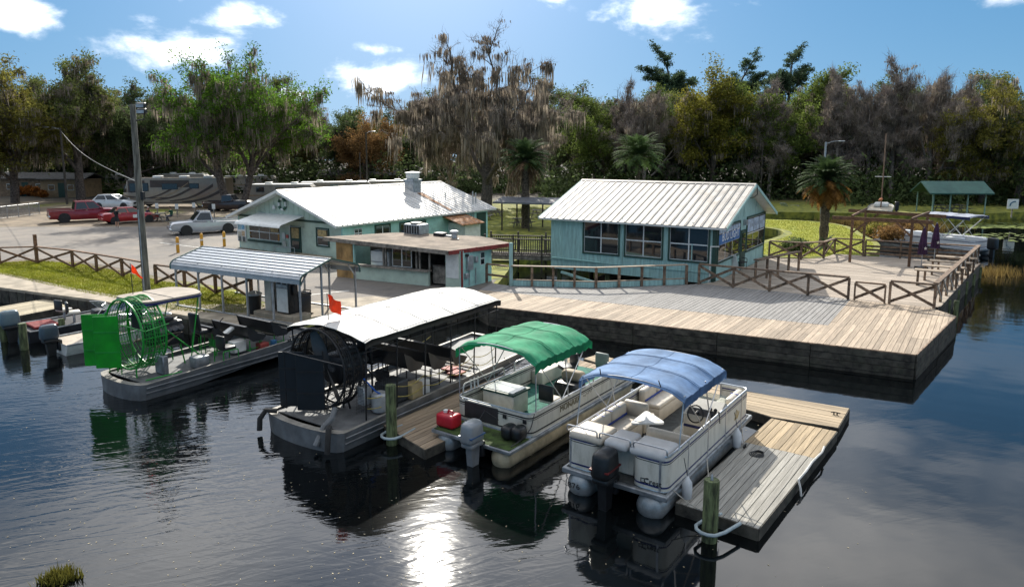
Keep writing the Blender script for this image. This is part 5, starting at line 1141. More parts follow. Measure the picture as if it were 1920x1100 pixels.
for s in (-1, 1): B().tube(round_path([(2.6, -.95 + s * .25, .45), (2.6, -.95 + s * .25, .85), (3.15, -.95 + s * .25, .85), (3.15, -.95 + s * .25, .45)], .06), .018, 6).build('seat_frame', lime, ga)
B().rbox((3.6, -.5, .72), (.5, .35, .4), .03, 1).build('storage_box', white, ga); B().rbox((2.0, -.8, .65), (.5, .4, .35), .05, 2).build('fuel_can', alu_dull, ga); B().rbox((.95, -.45, .75), (.18, .5, .6), .03, 1).build('battery_box', alu_dull, ga)
B().tube(round_path([(3.3, .2, .5), (3.45, .2, 1.5), (3.6, .2, 1.6)], .08), .02, 6).build('rudder_stick', blackm, ga); B().rbox((3.4, -.15, 1.15), (.7, .2, .1), .03, 2, rot=Matrix.Rotation(R(-25), 3, 'Y')).build('arm_rest', white, ga)
B().lathe([(.11, .45), (.11, .75)], 10, (4.7, -1.0, 0)).build('blue_bucket', mat('blue_bucket', (.03, .12, .25), .5), ga); B().rbox((4.35, -.85, .6), (.35, .3, .25), .02, 1).build('red_box', mat('dull_red', (.25, .04, .03), .6), ga)
rg = B()
for k, w_ in enumerate((.05, .05, 0, .06, .05, .06, 0, .05)):
    if w_: rg.box((5.15 + k * .085, -1.225, .66 + .012 * k), (w_, .012, .09))
rg.build('registration_marks', black, ga)['kind'] = 'stuff'
MGA = Matrix.Translation((g2.x, g2.y, 0)) @ Matrix.Rotation(g2h, 4, 'Z')
flag(0, 0, 0, 1.0, 'triangular orange flag on a whip staff above the green airboat', tri=True, base=MGA @ Vector((1.1, 1.2, 2.75)))
def shift(o, v):
    for q in [o] + list(o.children_recursive): q.data.transform(Matrix.Translation(v))
for o_ in [k for k in ga.children if k.name.split('.')[0] in ('cage', 'engine')]: shift(o_, (-.38, .32, 0))
shift(cr, (-.6, .42, 0))
for o_ in [k for k in ab.children if k.name.split('.')[0] in ('cage', 'engine')]: shift(o_, (.0, .38, 0))
# ---------------------------------------------------------------- small boats at the left edge
def runabout(t, L, W, z, hm, dm, rise=.25):
    hw = W / 2
    def half(x): u = x / L; return hw * (1 if u < .55 else math.sqrt(max(0, 1 - ((u - .55) / .45) ** 2.2)) * .98 + .02)
    def sheer(x): return z + rise * (x / L) ** 2
    xs = [L * i / 16 for i in range(17)]; rows = []
    for x in xs:
        h, s_, k = half(x), sheer(x), -.2 + .35 * max(0, x / L - .7) / .3
        rows.append([(x, -h, s_), (x, -h * .97, s_ - .12), (x, -h * .72, k + .12), (x, 0, k - .05), (x, h * .72, k + .12), (x, h * .97, s_ - .12), (x, h, s_)])
    vs = [p for r in rows for p in r]; m = 7
    fs = [(i * m + j, i * m + j + 1, (i + 1) * m + j + 1, (i + 1) * m + j) for i in range(16) for j in range(6)] + [tuple(reversed(range(7)))]
    h = B().add(vs, [f[::-1] for f in fs], True).build('hull', hm, t)
    B().grid(lambda u, v: (u * L * .995, (v * 2 - 1) * half(u * L) * .97, sheer(u * L) - .04), 20, 4, False, .02).build('deck', dm, h)
    for s in (-1, 1): B().tube([(x, s * half(x), sheer(x)) for x in xs], .03, 6).build('rub_rail', alu_dull, h)
    return h
wo = at(78, 655, .3); wh = R(52); tw_ = thing('runabout', 'small white runabout with a beige stern deck and curved windscreen', 'boat', (wo.x + .2, wo.y + .6, 0), wh)
runabout(tw_, 4.6, 1.75, .42, white, mat('beige_gelcoat', (.50, .42, .32), .5, var=.15, scale=3, dirt=((.22, .13, .08), .7, 3)))
B().rbox((2.55, 0, .55), (1.0, 1.2, .3), .08, 2).build('cockpit_cover', mat('grey_cover', (.25, .25, .27), .7, var=.2, bump=.5, bscale=6), tw_)
def screen(t, x, w, z, h, m_=None, rake=.35):
    sc = B().grid(lambda u, v: (x + .35 * math.sin(math.pi * u) - rake * v, (u - .5) * w * (1 - .1 * v), z + h * v), 12, 3, True, .006).build('windscreen', m_ or clear, t)
    for v in (0, 1): B().tube([(x + .35 * math.sin(math.pi * u) - rake * v, (u - .5) * w * (1 - .1 * v), z + h * v) for u in [i / 12 for i in range(13)]], .015, 6).build('screen_frame', alu, sc)
    for u in (0, .5, 1): B().tube([(x + .35 * math.sin(math.pi * u), (u - .5) * w, z), (x + .35 * math.sin(math.pi * u) - rake, (u - .5) * w * .9, z + h)], .015, 6).build('screen_frame', alu, sc)
screen(tw_, 3.2, 1.45, .5, .55)
B().tube([(1.2, .7, .45), (1.9, .75, 1.2), (2.9, .6, 1.0)], .02, 6).build('canopy_pole', alu, tw_); B().tube([(1.2, -.7, .45), (1.9, -.75, 1.2), (2.9, -.6, 1.0)], .02, 6).build('canopy_pole', alu, tw_)
B().rbox((2.2, .35, .85), (.7, .6, .5), .2, 4).build('folded_canvas', mat('grey_canvas', (.28, .27, .27), .8, bump=.6, bscale=5), tw_)
outboard(tw_, 0.02, -.15, mat('slate_cowl', (.05, .07, .09), .3, var=.1), 1.15, 1.0, leg_m=blackm)
do = at(62, 640, .4); t_b = thing('bass_boat', 'dark bass boat with a grey outboard and swivel seats at the small dock', 'boat', (-19.0, 27.0, 0), R(49))
runabout(t_b, 5.2, 1.9, .5, mat('dark_hull', (.03, .035, .045), .25, var=.15), mat('charcoal_deck', (.06, .06, .065), .9, var=.2))
outboard(t_b, .0, .1, mat('blue_grey_cowl', (.10, .145, .17), .35, var=.08), 1.25, 1.1, leg_m=blackm)
pedestal_seat(t_b, 1.6, .4, offwhite, seat_blk, .3, .45); pedestal_seat(t_b, 1.7, -.4, offwhite, seat_blk, -.2, .45); screen(t_b, 3.1, 1.5, .55, .5, rake=.45)
B().rbox((2.6, -.35, .7), (.4, .6, .35), .08, 2).build('helm_console', black, t_b); B().rbox((.7, 0, .53), (.9, 1.2, .1), .03, 1).build('stern_locker', mat('red_carpet', (.2, .03, .03), .9), t_b)
t_c = thing('covered_boat', 'boat under a dark blue canvas cover behind the white runabout', 'boat', (-17.2, 28.2, 0), R(52))
runabout(t_c, 4.4, 1.8, .45, white, mat('dim_deck', (.2, .2, .2), .8)); navyc = mat('navy_canvas', (.012, .022, .085), .8, var=.2, scale=3, bump=.5, bscale=5)
B().grid(lambda u, v: (.3 + u * 3.6, (v - .5) * 1.85 * (1 - .5 * u ** 3), .5 + (.5 * math.sin(math.pi * min(1, u * 1.1)) ** .6) * (1 - (2 * v - 1) ** 2 * .85) + .02 * math.sin(u * 25 + v * 11)), 24, 14, True, .02).build('canvas_cover', navyc, t_c)
tr = thing('trolling_motor', 'white trolling motor lying along the sea wall behind the covered boat', 'motor', (-14.9, 28.75, .78), R(-28))
B().tube([(-.9, 0, .0), (.9, 0, .0)], .04, 8).build('shaft', white, tr); B().rbox((-1.0, 0, .05), (.3, .16, .2), .05, 2).build('head', white, tr); B().lathe([(.01, .9), (.07, 1.0), (.07, 1.25), (.02, 1.35)], 10, (0, 0, 0), 'x').build('motor_pod', galv, tr)

# ---------------------------------------------------------------- mooring lines and dock clutter
rope_w = mat('pale_rope', (.45, .42, .36), .9, var=.15, scale=20)
def line(label, pts, m_=rope_w, r=.011, sag=.08):
    P = []
    for a, b in zip(pts, pts[1:]):
        a, b = Vector(a), Vector(b)
        P += [a.lerp(b, i / 8) - Vector((0, 0, sag * math.sin(math.pi * i / 8))) for i in range(8)]
    P.append(Vector(pts[-1])); tag(B().tube(P, r, 5).build('mooring_line', m_), label, 'rope')
MBP = Matrix.Translation((bo.x, bo.y, 0)) @ Matrix.Rotation(hb, 4, 'Z'); MGP = Matrix.Translation((go.x, go.y, 0)) @ Matrix.Rotation(gh, 4, 'Z')
c1 = d1.lerp(d4, .22) + E1 * .18; c2 = d1.lerp(d4, .6) + E1 * .12
line('pale stern line from the blue topped pontoon boat to its floating dock', [MBP @ Vector((.35, -1.2, .55)), d1.lerp(d2, .55) + Vector((0, 0, .04))], sag=.12)
line('pale spring line from the blue topped pontoon boat to the mossy piling', [MBP @ Vector((2.2, -1.22, .55)), at(1336, 960, .6)], sag=.05)
line('pale bow line from the blue topped pontoon boat to the dock cleat', [MBP @ Vector((4.6, -1.22, .6)), c2 + Vector((0, 0, .06))], sag=.1)
line('dark stern line from the green topped pontoon boat to the narrow dock', [MGP @ Vector((.2, 1.2, .48)), wb.lerp(wb + wl, .12) + Vector((0, 0, .03))], mat('dark_rope', (.06, .06, .06), .9), sag=.06)
line('slack dark line hanging from the green bimini pole to the stern', [MGP @ Vector((1.1, -1.15, 1.05)), MGP @ Vector((.9, -1.16, .7)), MGP @ Vector((.2, -1.1, .5))], MAT['dark_rope'], .012, .05)
line('pale bow line from the black airboat to the narrow dock', [MAB @ Vector((6.9, -1.35, .7)), wa.lerp(wa + wl, .75) + Vector((0, 0, .05))], sag=.08)
def cleat(label, p, rz):
    t = thing('dock_cleat', label, 'cleat', p, rz); B().tube([(-.12, 0, .06), (-.06, 0, .075), (.06, 0, .075), (.12, 0, .06)], .016, 6).build('horn', blackm, t)
    for x in (-.04, .04): B().box((x, 0, .035), (.03, .04, .07)).build('foot', blackm, t)
cleat('black cleat on the silvered dock beside the pontoon boat', c1 + Vector((0, 0, .0)), R(54)); cleat('black cleat where the silvered dock meets the brown planks', c2, R(54)); cleat('black cleat on the outer edge of the crosswise dock', d3.lerp(d4, .15) + E2 * 1.2, R(-33)); cleat('black cleat at the middle of the narrow dock', wb.lerp(wb + wl, .35) - E1 * .15, R(54))
cr_ = B()
for k in range(4): cr_.tube([(.16 * (1 - .12 * k) * math.cos(a) + .02 * k, .16 * (1 - .1 * k) * math.sin(a), .012 + .016 * k) for a in [i * math.pi / 9 for i in range(18)]], .011, 5, True)
o = cr_.build('rope_coil', MAT['dark_rope']); o.location = c2 + E1 * .35 - E2 * .25; tag(o, 'small coil of dark rope on the silvered dock', 'rope')
# ================================================================ vehicles, people, far structures
def paint_m(name, col): return mat(name, col, .3, .15, var=.05, scale=2, coat=.8, dirt=(tuple(c * .7 + .05 for c in col), .25, 2))
def wheel(parent, x, y, r, s, rim_m=alu):
    w = B().lathe([(r * .62, -.1), (r * .9, -.11), (r, -.07), (r, .07), (r * .9, .11), (r * .62, .1)], 18, (x, y, r), 'y').build('wheel', rubber, parent)
    B().lathe([(.02, s * .118), (r * .2, s * .125), (r * .3, s * .105), (r * .58, s * .108), (r * .66, s * .118)], 18, (x, y, r), 'y').build('rim', rim_m, w)
    return w
def loft(sections, name, m, parent, smooth=True):
    """sections: list of rings with equal vertex count"""
    n = len(sections[0]); vs = [p for r in sections for p in r]
    fs = [(i * n + j, i * n + (j + 1) % n, (i + 1) * n + (j + 1) % n, (i + 1) * n + j) for i in range(len(sections) - 1) for j in range(n)]
    fs += [tuple(range(n)), tuple((len(sections) - 1) * n + j for j in reversed(range(n)))]
    b = B().add(vs, fs, smooth); o = b.build(name, m, parent)
    bm = bmesh.new(); bm.from_mesh(o.data); bmesh.ops.recalc_face_normals(bm, faces=bm.faces[:]); bm.to_mesh(o.data); bm.free(); return o
def ring(x, w, z0, z1, tw=None, r=.1):
    tw = w if tw is None else tw; a, b = w / 2, tw / 2
    return [(x, -a + r * .6, z0), (x, -a, z0 + r), (x, -a, z0 + (z1 - z0) * .55), (x, -b, z1 - r * .7), (x, -b + r, z1), (x, b - r, z1), (x, b, z1 - r * .7), (x, a, z0 + (z1 - z0) * .55), (x, a, z0 + r), (x, a - r * .6, z0)]
carglass = glass_mat('car_glass', (.02, .026, .03), .03)
def car(name, label, loc, rz, L, W, body, cabin, m, wr=.33, wx=(.17, .82), cabin_w=.74, rims=alu, bed=None, trim=None):
    """body: [(x,z)] top line from tail (0) to nose (L); cabin: [(x,z)] four points: rear base, rear top, front top, front base"""
    t = thing(name, label, 'car' if bed is None else 'truck', loc, rz)
    secs = [ring(x, W * (1 if .06 * L < x < .93 * L else .9), .24 if .05 * L < x < .95 * L else .36, z, W * .95) for x, z in body]
    b = loft(secs, 'body', m, t)
    (xa, za), (xb, zb), (xc, zc), (xd, zd) = cabin; wb, wt = W * .93, W * cabin_w; e = .02
    cab = loft([[(xa, -wb / 2, za), (xd, -wb / 2, zd), (xd, wb / 2, zd), (xa, wb / 2, za)], [(xb, -wt / 2, zb), (xc, -wt / 2, zc), (xc, wt / 2, zc), (xb, wt / 2, zb)]], 'cabin', m, t, False)
    B().rbox(((xb + xc) / 2, 0, (zb + zc) / 2 + .005), (xc - xb + .04, wt - .02, .05), .025, 2).build('roof', m, t)
    def side(u0, u1, v0, v1, s):
        P = []
        for u, v in ((u0, v0), (u1, v0), (u1, v1), (u0, v1)):
            x0 = xa + (xd - xa) * u; x1 = xb + (xc - xb) * u; z0 = za + (zd - za) * u; z1 = zb + (zc - zb) * u
            P.append((x0 + (x1 - x0) * v, s * ((wb + (wt - wb) * v) / 2 + .008), z0 + (z1 - z0) * v))
        return P
    for s in (-1, 1):
        for u0, u1 in (((.06, .48), (.53, .93)) if bed is None or bed == 'crew' else ((.08, .9),)):
            P = side(u0, u1, .12, .88, s); n = Vector((0, s * .012, 0)); B().add([Vector(p) for p in P] + [Vector(p) + n for p in P], [(0, 1, 2, 3), (4, 5, 6, 7), (0, 4, 5, 1), (1, 5, 6, 2), (2, 6, 7, 3), (3, 7, 4, 0)]).build('side_window', carglass, t)
        B().rbox((xd - .25, s * (W / 2 + .07), zd + .1), (.12, .16, .13), .04, 2).build('mirror', m, t)
        for k, xx in enumerate((xd - .55, (xa + xd) / 2 - .2) if bed != 'reg' else (xa + .35,)): B().box((xx, s * (W / 2 + .005), zd - .08), (.16, .03, .03)).build('door_handle', chrome, t)
        B().rbox((L - .14, s * W * .37, .62 if bed is None else .82), (.2, .32, .15), .04, 2).build('headlight', mat('lamp_glass', (.6, .62, .62), .1), t); B().rbox((.06, s * W * .38, .78 if bed is None else .9), (.12, .26, .18), .04, 2).build('tail_light', mat('tail_lamp', (.3, .01, .01), .25), t)
        for xx in wx: wheel(t, xx * L, s * (W / 2 - .12), wr, s, rims); B().lathe([(wr * 1.18, -.02), (wr * 1.18, .02)], 16, (xx * L, s * (W / 2 - .015), wr + .02), 'y').build('wheel_arch', blackm, t)
    for (x0, z0, x1, z1, nm) in ((xd, zd, xc, zc, 'windscreen'), (xa, za, xb, zb, 'rear_window')):
        d = .012 if nm == 'windscreen' else -.012
        P = [(x0 + (x1 - x0) * v + d, s * (wb + (wt - wb) * v) / 2 * .88, z0 + (z1 - z0) * v) for v, s in ((.1, -1), (.1, 1), (.92, 1), (.92, -1))]; B().add([Vector(p) for p in P] + [Vector(p) + Vector((d, 0, .006)) for p in P], [(0, 1, 2, 3), (4, 5, 6, 7), (0, 4, 5, 1), (1, 5, 6, 2), (2, 6, 7, 3), (3, 7, 4, 0)]).build(nm, carglass, t)
    bmt = chrome if bed else m
    B().rbox((L - .02, 0, .5), (.14, W * .92, .2), .05, 2).build('front_bumper', bmt, t); B().rbox((.02, 0, .5 if bed is None else .6), (.14, W * .92, .2), .05, 2).build('rear_bumper', bmt, t)
    B().box((L - .02, 0, .72 if bed is None else .88), (.06, W * .5, .16 if bed is None else .28)).build('grille', chrome if bed else blackm, t)
    if bed:
        x1 = xa - .06; z = za
        B().box((x1 / 2 + .08, 0, z + .004), (x1 - .2, W * .8, .02)).build('bed_floor', mat('bed_liner', (.02, .02, .02), .8), t)
        for s in (-1, 1): B().box((x1 / 2 + .02, s * W * .445, z + .06), (x1, .09, .1)).build('bed_rail', m, t)
        B().box((.04, 0, z + .04), (.07, W * .86, .1)).build('tailgate', m, t)
    return t
def face(p, q): return math.atan2((q - p).y, (q - p).x)
# silver pickup: front wheel at (356,442), rear wheel at (425,436)
fw, rw = at(357, 441, LZ), at(424, 437, LZ); h = face(rw, fw); L_ = 5.4
o = rw - (fw - rw).normalized() * L_ * .25
o += Vector((-(fw - rw).y, (fw - rw).x, 0)).normalized() * -.85
silver = paint_m('silver_paint', (.42, .43, .46)); maroon = paint_m('maroon_paint', (.22, .008, .02)); redc = paint_m('red_car_paint', (.36, .01, .016)); whitec = paint_m('white_car_paint', (.62, .64, .66)); oldc = paint_m('rusty_dark_paint', (.045, .03, .025))
truck_body = [(0, .98), (.12, 1.0), (L_ * .42, 1.02), (L_ * .66, 1.06), (L_ * .7, 1.1), (L_ * .95, 1.0), (L_ * .985, .9), (L_, .7)]
t = car('pickup_truck', 'silver single cab pickup parked beside the mint shop', (o.x, o.y, LZ), h, L_, 1.95, truck_body, [(L_ * .42, 1.03), (L_ * .45, 1.78), (L_ * .585, 1.8), (L_ * .70, 1.08)], silver, .37, (.22, .79), .78, bed='reg')
# maroon crew cab
a, b = at(76, 420, LZ), at(206, 413, LZ); h = face(a, b); L_ = 5.8
tb_ = [(0, 1.08), (.12, 1.1), (L_ * .34, 1.1), (L_ * .68, 1.14), (L_ * .74, 1.18), (L_ * .95, 1.1), (L_ * .985, 1.0), (L_, .75)]
car('pickup_truck', 'dark red crew cab pickup at the edge of the car park', (a.x + .1, a.y + 1.0, LZ), h, L_, 2.0, tb_, [(L_ * .34, 1.1), (L_ * .37, 1.88), (L_ * .62, 1.9), (L_ * .75, 1.16)], maroon, .41, (.2, .80), .8, bed='crew')
a, b = at(176, 423, LZ), at(284, 416, LZ); h = face(a, b); L_ = 4.75
sedan = [(0, .8), (.1, .98), (.7, 1.02), (1.2, 1.0), (3.1, .98), (3.4, .96), (4.3, .82), (4.6, .7), (4.75, .5)]
rs = car('sedan', 'bright red sedan with a white door placard', (a.x + .1, a.y + .9, LZ), h, L_, 1.8, sedan, [(.75, .98), (1.35, 1.44), (2.55, 1.46), (3.45, .95)], redc, .32, (.2, .8), .72)
B().box((2.75, -.912, .66), (.62, .014, .3)).build('door_placard', white, rs)
a, b = at(168, 392, LZ), at(250, 392, LZ); L_ = 4.7
suvb = [(0, .75), (.05, 1.0), (.3, 1.08), (3.3, 1.08), (3.5, 1.05), (4.35, .92), (4.6, .75), (4.7, .5)]
p = at(172, 393, LZ); car('suv', 'white hatchback SUV parked behind the dark red pickup', (p.x, p.y + .9, LZ), R(-3), L_, 1.88, suvb, [(.15, 1.05), (.75, 1.62), (2.3, 1.66), (3.5, 1.05)], whitec, .36, (.19, .8), .76)
p = at(378, 397, LZ); L_ = 5.2
car('pickup_truck', 'old dark rounded pickup behind the silver pickup', (p.x, p.y + 1, LZ), R(2), L_, 1.85, [(0, .95), (.1, .98), (2.0, 1.0), (3.2, 1.1), (3.5, 1.2), (4.6, 1.15), (5.0, 1.0), (5.2, .6)], [(2.0, 1.0), (2.1, 1.75), (3.0, 1.78), (3.45, 1.15)], oldc, .37, (.2, .82), .8, bed='reg')
# ---------------------------------------------------------------- motor homes
cream = paint_m('shaded_motorhome_cream', (.25, .21, .165)); swirl = mat('swirl_dark', (.05, .035, .03), .35); swirl2 = mat('swirl_tan', (.30, .21, .13), .4); rvw = mat('shaded_trailer_white', (.30, .27, .23), .5, var=.08, scale=2, dirt=((.3, .27, .2), .5, 2))  # shade is put into the darkened motorhome and trailer body colours
p0 = at(232, 390, LZ); LRV = 11.6; rv = thing('motorhome', 'long cream motorhome with dark swooping stripes beyond the parked cars', 'motorhome', (p0.x, p0.y + 1.3, LZ), R(2))
W2 = 1.27
body = [(0, .55), (.0, 1.5), (.25, 2.2), (.5, 3.1), (.9, 3.4), (LRV, 3.4), (LRV, .45), (.6, .42)]
b = B().slab(body, 'y', -W2, W2).build('body', cream, rv)
bm = bmesh.new(); bm.from_mesh(b.data); bmesh.ops.bevel(bm, geom=[e_ for e_ in bm.edges if abs(e_.verts[0].co.z - e_.verts[1].co.z) < .02 and e_.verts[0].co.z > 3 or abs(abs(e_.verts[0].co.y) - abs(e_.verts[1].co.y)) > 1], offset=.08, segments=2, affect='EDGES'); bm.to_mesh(b.data); bm.free()
yS = -W2 - .012
B().box((1.55, yS, 2.45), (1.9, .02, 1.35)).build('dark_band', swirl, b); B().box((.18, 0, 2.0), (.1, 2.3, 1.1)).xf(Matrix.Rotation(R(0), 4, 'Y')).build('windscreen', carglass, rv)
B().add([(.03, -1.15, 1.55), (.03, 1.15, 1.55), (.47, 1.1, 3.0), (.47, -1.1, 3.0), (.0, -1.15, 1.55), (.0, 1.15, 1.55), (.42, 1.1, 3.02), (.42, -1.1, 3.02)], [(0, 1, 2, 3), (7, 6, 5, 4), (0, 4, 5, 1), (1, 5, 6, 2), (2, 6, 7, 3), (3, 7, 4, 0)]).build('windscreen_glass', carglass, rv)
for x0, x1, z0, z1 in ((.75, 1.55, 1.75, 2.85), (2.0, 2.9, 1.9, 2.85), (4.4, 6.2, 2.1, 2.8), (7.5, 8.6, 2.2, 2.8)):
    w_ = B().rbox(((x0 + x1) / 2, yS - .01, (z0 + z1) / 2), (x1 - x0, .03, z1 - z0), .012, 1).build('window', blackm, rv); B().box(((x0 + x1) / 2, yS - .028, (z0 + z1) / 2), (x1 - x0 - .1, .02, z1 - z0 - .1)).build('pane', carglass if x0 < 4 else carglass, w_)
def swoosh(x0, z0, x1, z1, bend, w0, w1, m_, y=yS - .006):
    n = 14; up = []; dn = []
    for i in range(n + 1):
        u = i / n; x = x0 + (x1 - x0) * u; z = z0 + (z1 - z0) * u + bend * math.sin(math.pi * u); w_ = (w0 + (w1 - w0) * u) / 2; up.append((x, z + w_)); dn.append((x, z - w_))
    B().slab(up + dn[::-1], 'y', y - .012, y).build('stripe', m_, b)
B().box((5.3, yS, 2.75), (4.4, .018, .8)).build('dark_band', swirl, b)
for i, a_ in enumerate(((2.6, 1.1, 6.6, 3.0, -.35, .1, .32), (3.6, .9, 8.4, 2.7, -.4, .1, .34), (5.2, .8, 10.2, 2.6, -.45, .1, .36), (6.6, .7, 11.5, 2.2, -.4, .1, .4), (.2, 1.35, 5.0, 1.15, -.1, .1, .12))): swoosh(*a_, swirl)
for a_ in ((3.1, 1.0, 7.4, 2.85, -.36, .04, .12), (6.0, .75, 11.0, 2.4, -.42, .04, .12)): swoosh(*a_, swirl2, y=yS - .02)
for xx in (1.75, 8.6): 
    for s in (-1, 1): wheel(rv, xx, s * 1.1, .5, s, chrome)
B().box((5.2, yS, .62), (6.0, .02, .1)).build('skirt_line', swirl, b)
for x in (3.5, 6.5, 9.3): B().rbox((x, 0, 3.5), (1.0, .8, .26), .08, 2).build('roof_unit', white, rv)
for s in (-1, 1): B().rbox((.15, s * 1.0, .95), (.2, .4, .22), .05, 2).build('headlight', chrome, rv); B().rbox((.3, s * 1.45, 2.0), (.15, .2, .45), .05, 2).build('mirror', blackm, rv)
def trailer(label, px, py, rz, L, H=2.55, W=2.4, m_=rvw, win=3, name='camper_trailer'):
    p = at(px, py, LZ); t = thing(name, label, 'trailer', (p.x, p.y, LZ), rz)
    B().slab([(0, .5), (0, 1.2), (.25, H - .15), (.5, H), (L - .3, H), (L, H - .3), (L, .5)], 'y', -W / 2, W / 2).build('body', m_, t)
    B().rbox((L / 2 + .1, 0, H + .02), (L - .7, W - .1, .06), .02, 1).build('roof_skin', white, t)
    for i in range(win): x = L * (i + .7) / (win + .4); w_ = B().box((x, -W / 2 - .012, 2.0), (1.0, .03, .65)).build('window', alu_dull, t); B().box((x, -W / 2 - .03, 2.0), (.9, .02, .55)).build('pane', carglass, w_)
    for x in (L * .3, L * .7): B().rbox((x, 0, H + .14), (.85, .7, .24), .08, 2).build('roof_unit', white, t)
    B().box((L / 2, -W / 2 - .012, 1.3), (L * .96, .02, .14)).build('stripe', swirl2, t)
    for s in (-1, 1):
        for x in (L * .5, L * .58): wheel(t, x, s * (W / 2 - .15), .36, s, white)
    return t
trailer('white camper trailer behind the shop roof, nearest the motorhome', 470, 386, R(4), 7.5)
trailer('long white camper behind the shop roof, left of the exhaust stack', 560, 380, R(10), 9.0)
trailer('white camper with a low roof behind the exhaust stack', 665, 377, R(16), 8.0)
trailer('pale camper deep among the trees left of the centre', 420, 362, R(8), 8.0, 2.6)
trailer('pale camper under the oaks at the far left', 300, 364, R(5), 7, 3.0)
trailer('small white camper beyond the oak trunks', 205, 360, R(0), 5.5, 2.7)
# ---------------------------------------------------------------- people and picnic table
def person(name, label, loc, rz, joints, radii, edges, zones, hair_m, head, group=None, hair=None):
    t = thing(name, label, 'person', loc, rz, group)
    me = bpy.data.meshes.new('body'); me.from_pydata(joints, edges, []); o = bpy.data.objects.new('body', me); COL.objects.link(o)
    sk = o.modifiers.new('skin', 'SKIN'); 
    for i, r in enumerate(radii): me.skin_vertices[0].data[i].radius = r if isinstance(r, tuple) else (r, r); me.skin_vertices[0].data[i].use_root = (i == 0)
    o.modifiers.new('sub', 'SUBSURF').levels = 2
    dg = bpy.context.evaluated_depsgraph_get(); m2 = bpy.data.meshes.new_from_object(o.evaluated_get(dg)); bpy.data.objects.remove(o); bpy.data.meshes.remove(me)
    m2.materials.clear()
    for _, mm in zones: m2.materials.append(mm)
    for p in m2.polygons:
        p.use_smooth = True
        for k, (f, _) in enumerate(zones):
            if f(p.center): p.material_index = k; break
    b = bpy.data.objects.new('body', m2); COL.objects.link(b); b.parent = t
    hd = B().lathe([(.02, -.13), (.06, -.11), (.085, -.04), (.09, .03), (.075, .09), (.03, .125)], 14, head).build('head', SKIN, t)
    B().lathe([(.094, -.01), (.1, .04), (.085, .1), (.035, .135), (.005, .14)], 14, (head[0] - .012, head[1], head[2] + .005)).build('hair', hair_m, hd)
    B().rbox((head[0] + .095, head[1], head[2] - .01), (.03, .025, .04), .01, 1).build('nose', SKIN, hd)
    for s in (-1, 1): B().rbox((head[0] + .0, head[1] + s * .09, head[2] - .005), (.04, .02, .055), .008, 1).build('ear', SKIN, hd); B().rbox((head[0] + .082, head[1] + s * .035, head[2] + .012), (.015, .02, .012), .004, 1).build('eye', black, hd)
    B().box((head[0] + .078, head[1], head[2] - .06), (.014, .045, .008)).build('mouth', mat('lip', (.3, .1, .09), .6), hd)
    return t
SKIN = mat('skin', (.42, .24, .16), .6, var=.05); dshirt = mat('black_shirt', (.015, .015, .018), .9); dshort = mat('dark_shorts', (.03, .03, .035), .9); wshoe = mat('white_shoe', (.7, .7, .7), .7); gshirt = mat('green_shirt', (.02, .09, .05), .9); nshirt = mat('navy_shirt', (.02, .03, .06), .9); jeans = mat('blue_jeans', (.04, .06, .12), .9); hair_d = mat('dark_hair', (.02, .015, .01), .8); hair_g = mat('grey_hair', (.3, .28, .26), .8)
def hand_edges(j, r, e, wrist, d, s):
    palm = len(j); j.append(wrist + d * .07); r.append((.035, .018)); e.append((wrist_i[0], palm))
    for k in range(4): j.append(wrist + d * (.15 + (.012 if k in (1, 2) else 0)) + Vector((0, (k - 1.5) * .02, -.005))); r.append(.009); e.append((palm, len(j) - 1))
    j.append(wrist + d * .08 + Vector((.03, s * .035, 0))); r.append(.01); e.append((palm, len(j) - 1))
def standing(arms):
    j = [Vector(v) for v in ((0, 0, .95), (0, 0, 1.15), (0, 0, 1.38), (0, 0, 1.48), (0, 0, 1.56))]; r = [(.14, .11), (.14, .1), (.16, .1), .06, .055]; e = [(0, 1), (1, 2), (2, 3), (3, 4)]
    for s in (-1, 1):
        n = len(j); j += [Vector((0, s * .1, .88)), Vector((.02, s * .11, .5)), Vector((-.01, s * .11, .09)), Vector((.14, s * .12, .045))]; r += [.085, .06, .045, .04]; e += [(0, n), (n, n + 1), (n + 1, n + 2), (n + 2, n + 3)]
        n = len(j); el, wr_ = arms[s]; j += [Vector((0, s * .19, 1.4)), Vector(el), Vector(wr_)]; r += [.06, .045, .032]; e += [(2, n), (n, n + 1), (n + 1, n + 2)]
        wrist_i[0] = n + 2; d = (Vector(wr_) - Vector(el)).normalized(); hand_edges(j, r, e, Vector(wr_), d, s)
    return [tuple(v) for v in j], r, e
wrist_i = [0]
j, r, e_ = standing({-1: ((.06, -.3, 1.15), (.3, -.16, 1.18)), 1: ((.06, .3, 1.15), (.3, .16, 1.2))})
p = at(220, 427, LZ); person('person', 'person in dark shirt and shorts with white shoes standing at the red sedan', (p.x, p.y, LZ), R(75), j, r, e_, [(lambda c: c.z < .09, wshoe), (lambda c: c.z < .52, SKIN), (lambda c: c.z < .95, dshort), (lambda c: abs(c.y) < .27 and c.x < .16 and c.z < 1.46, dshirt), (lambda c: True, SKIN)], hair_d, (.02, 0, 1.64))
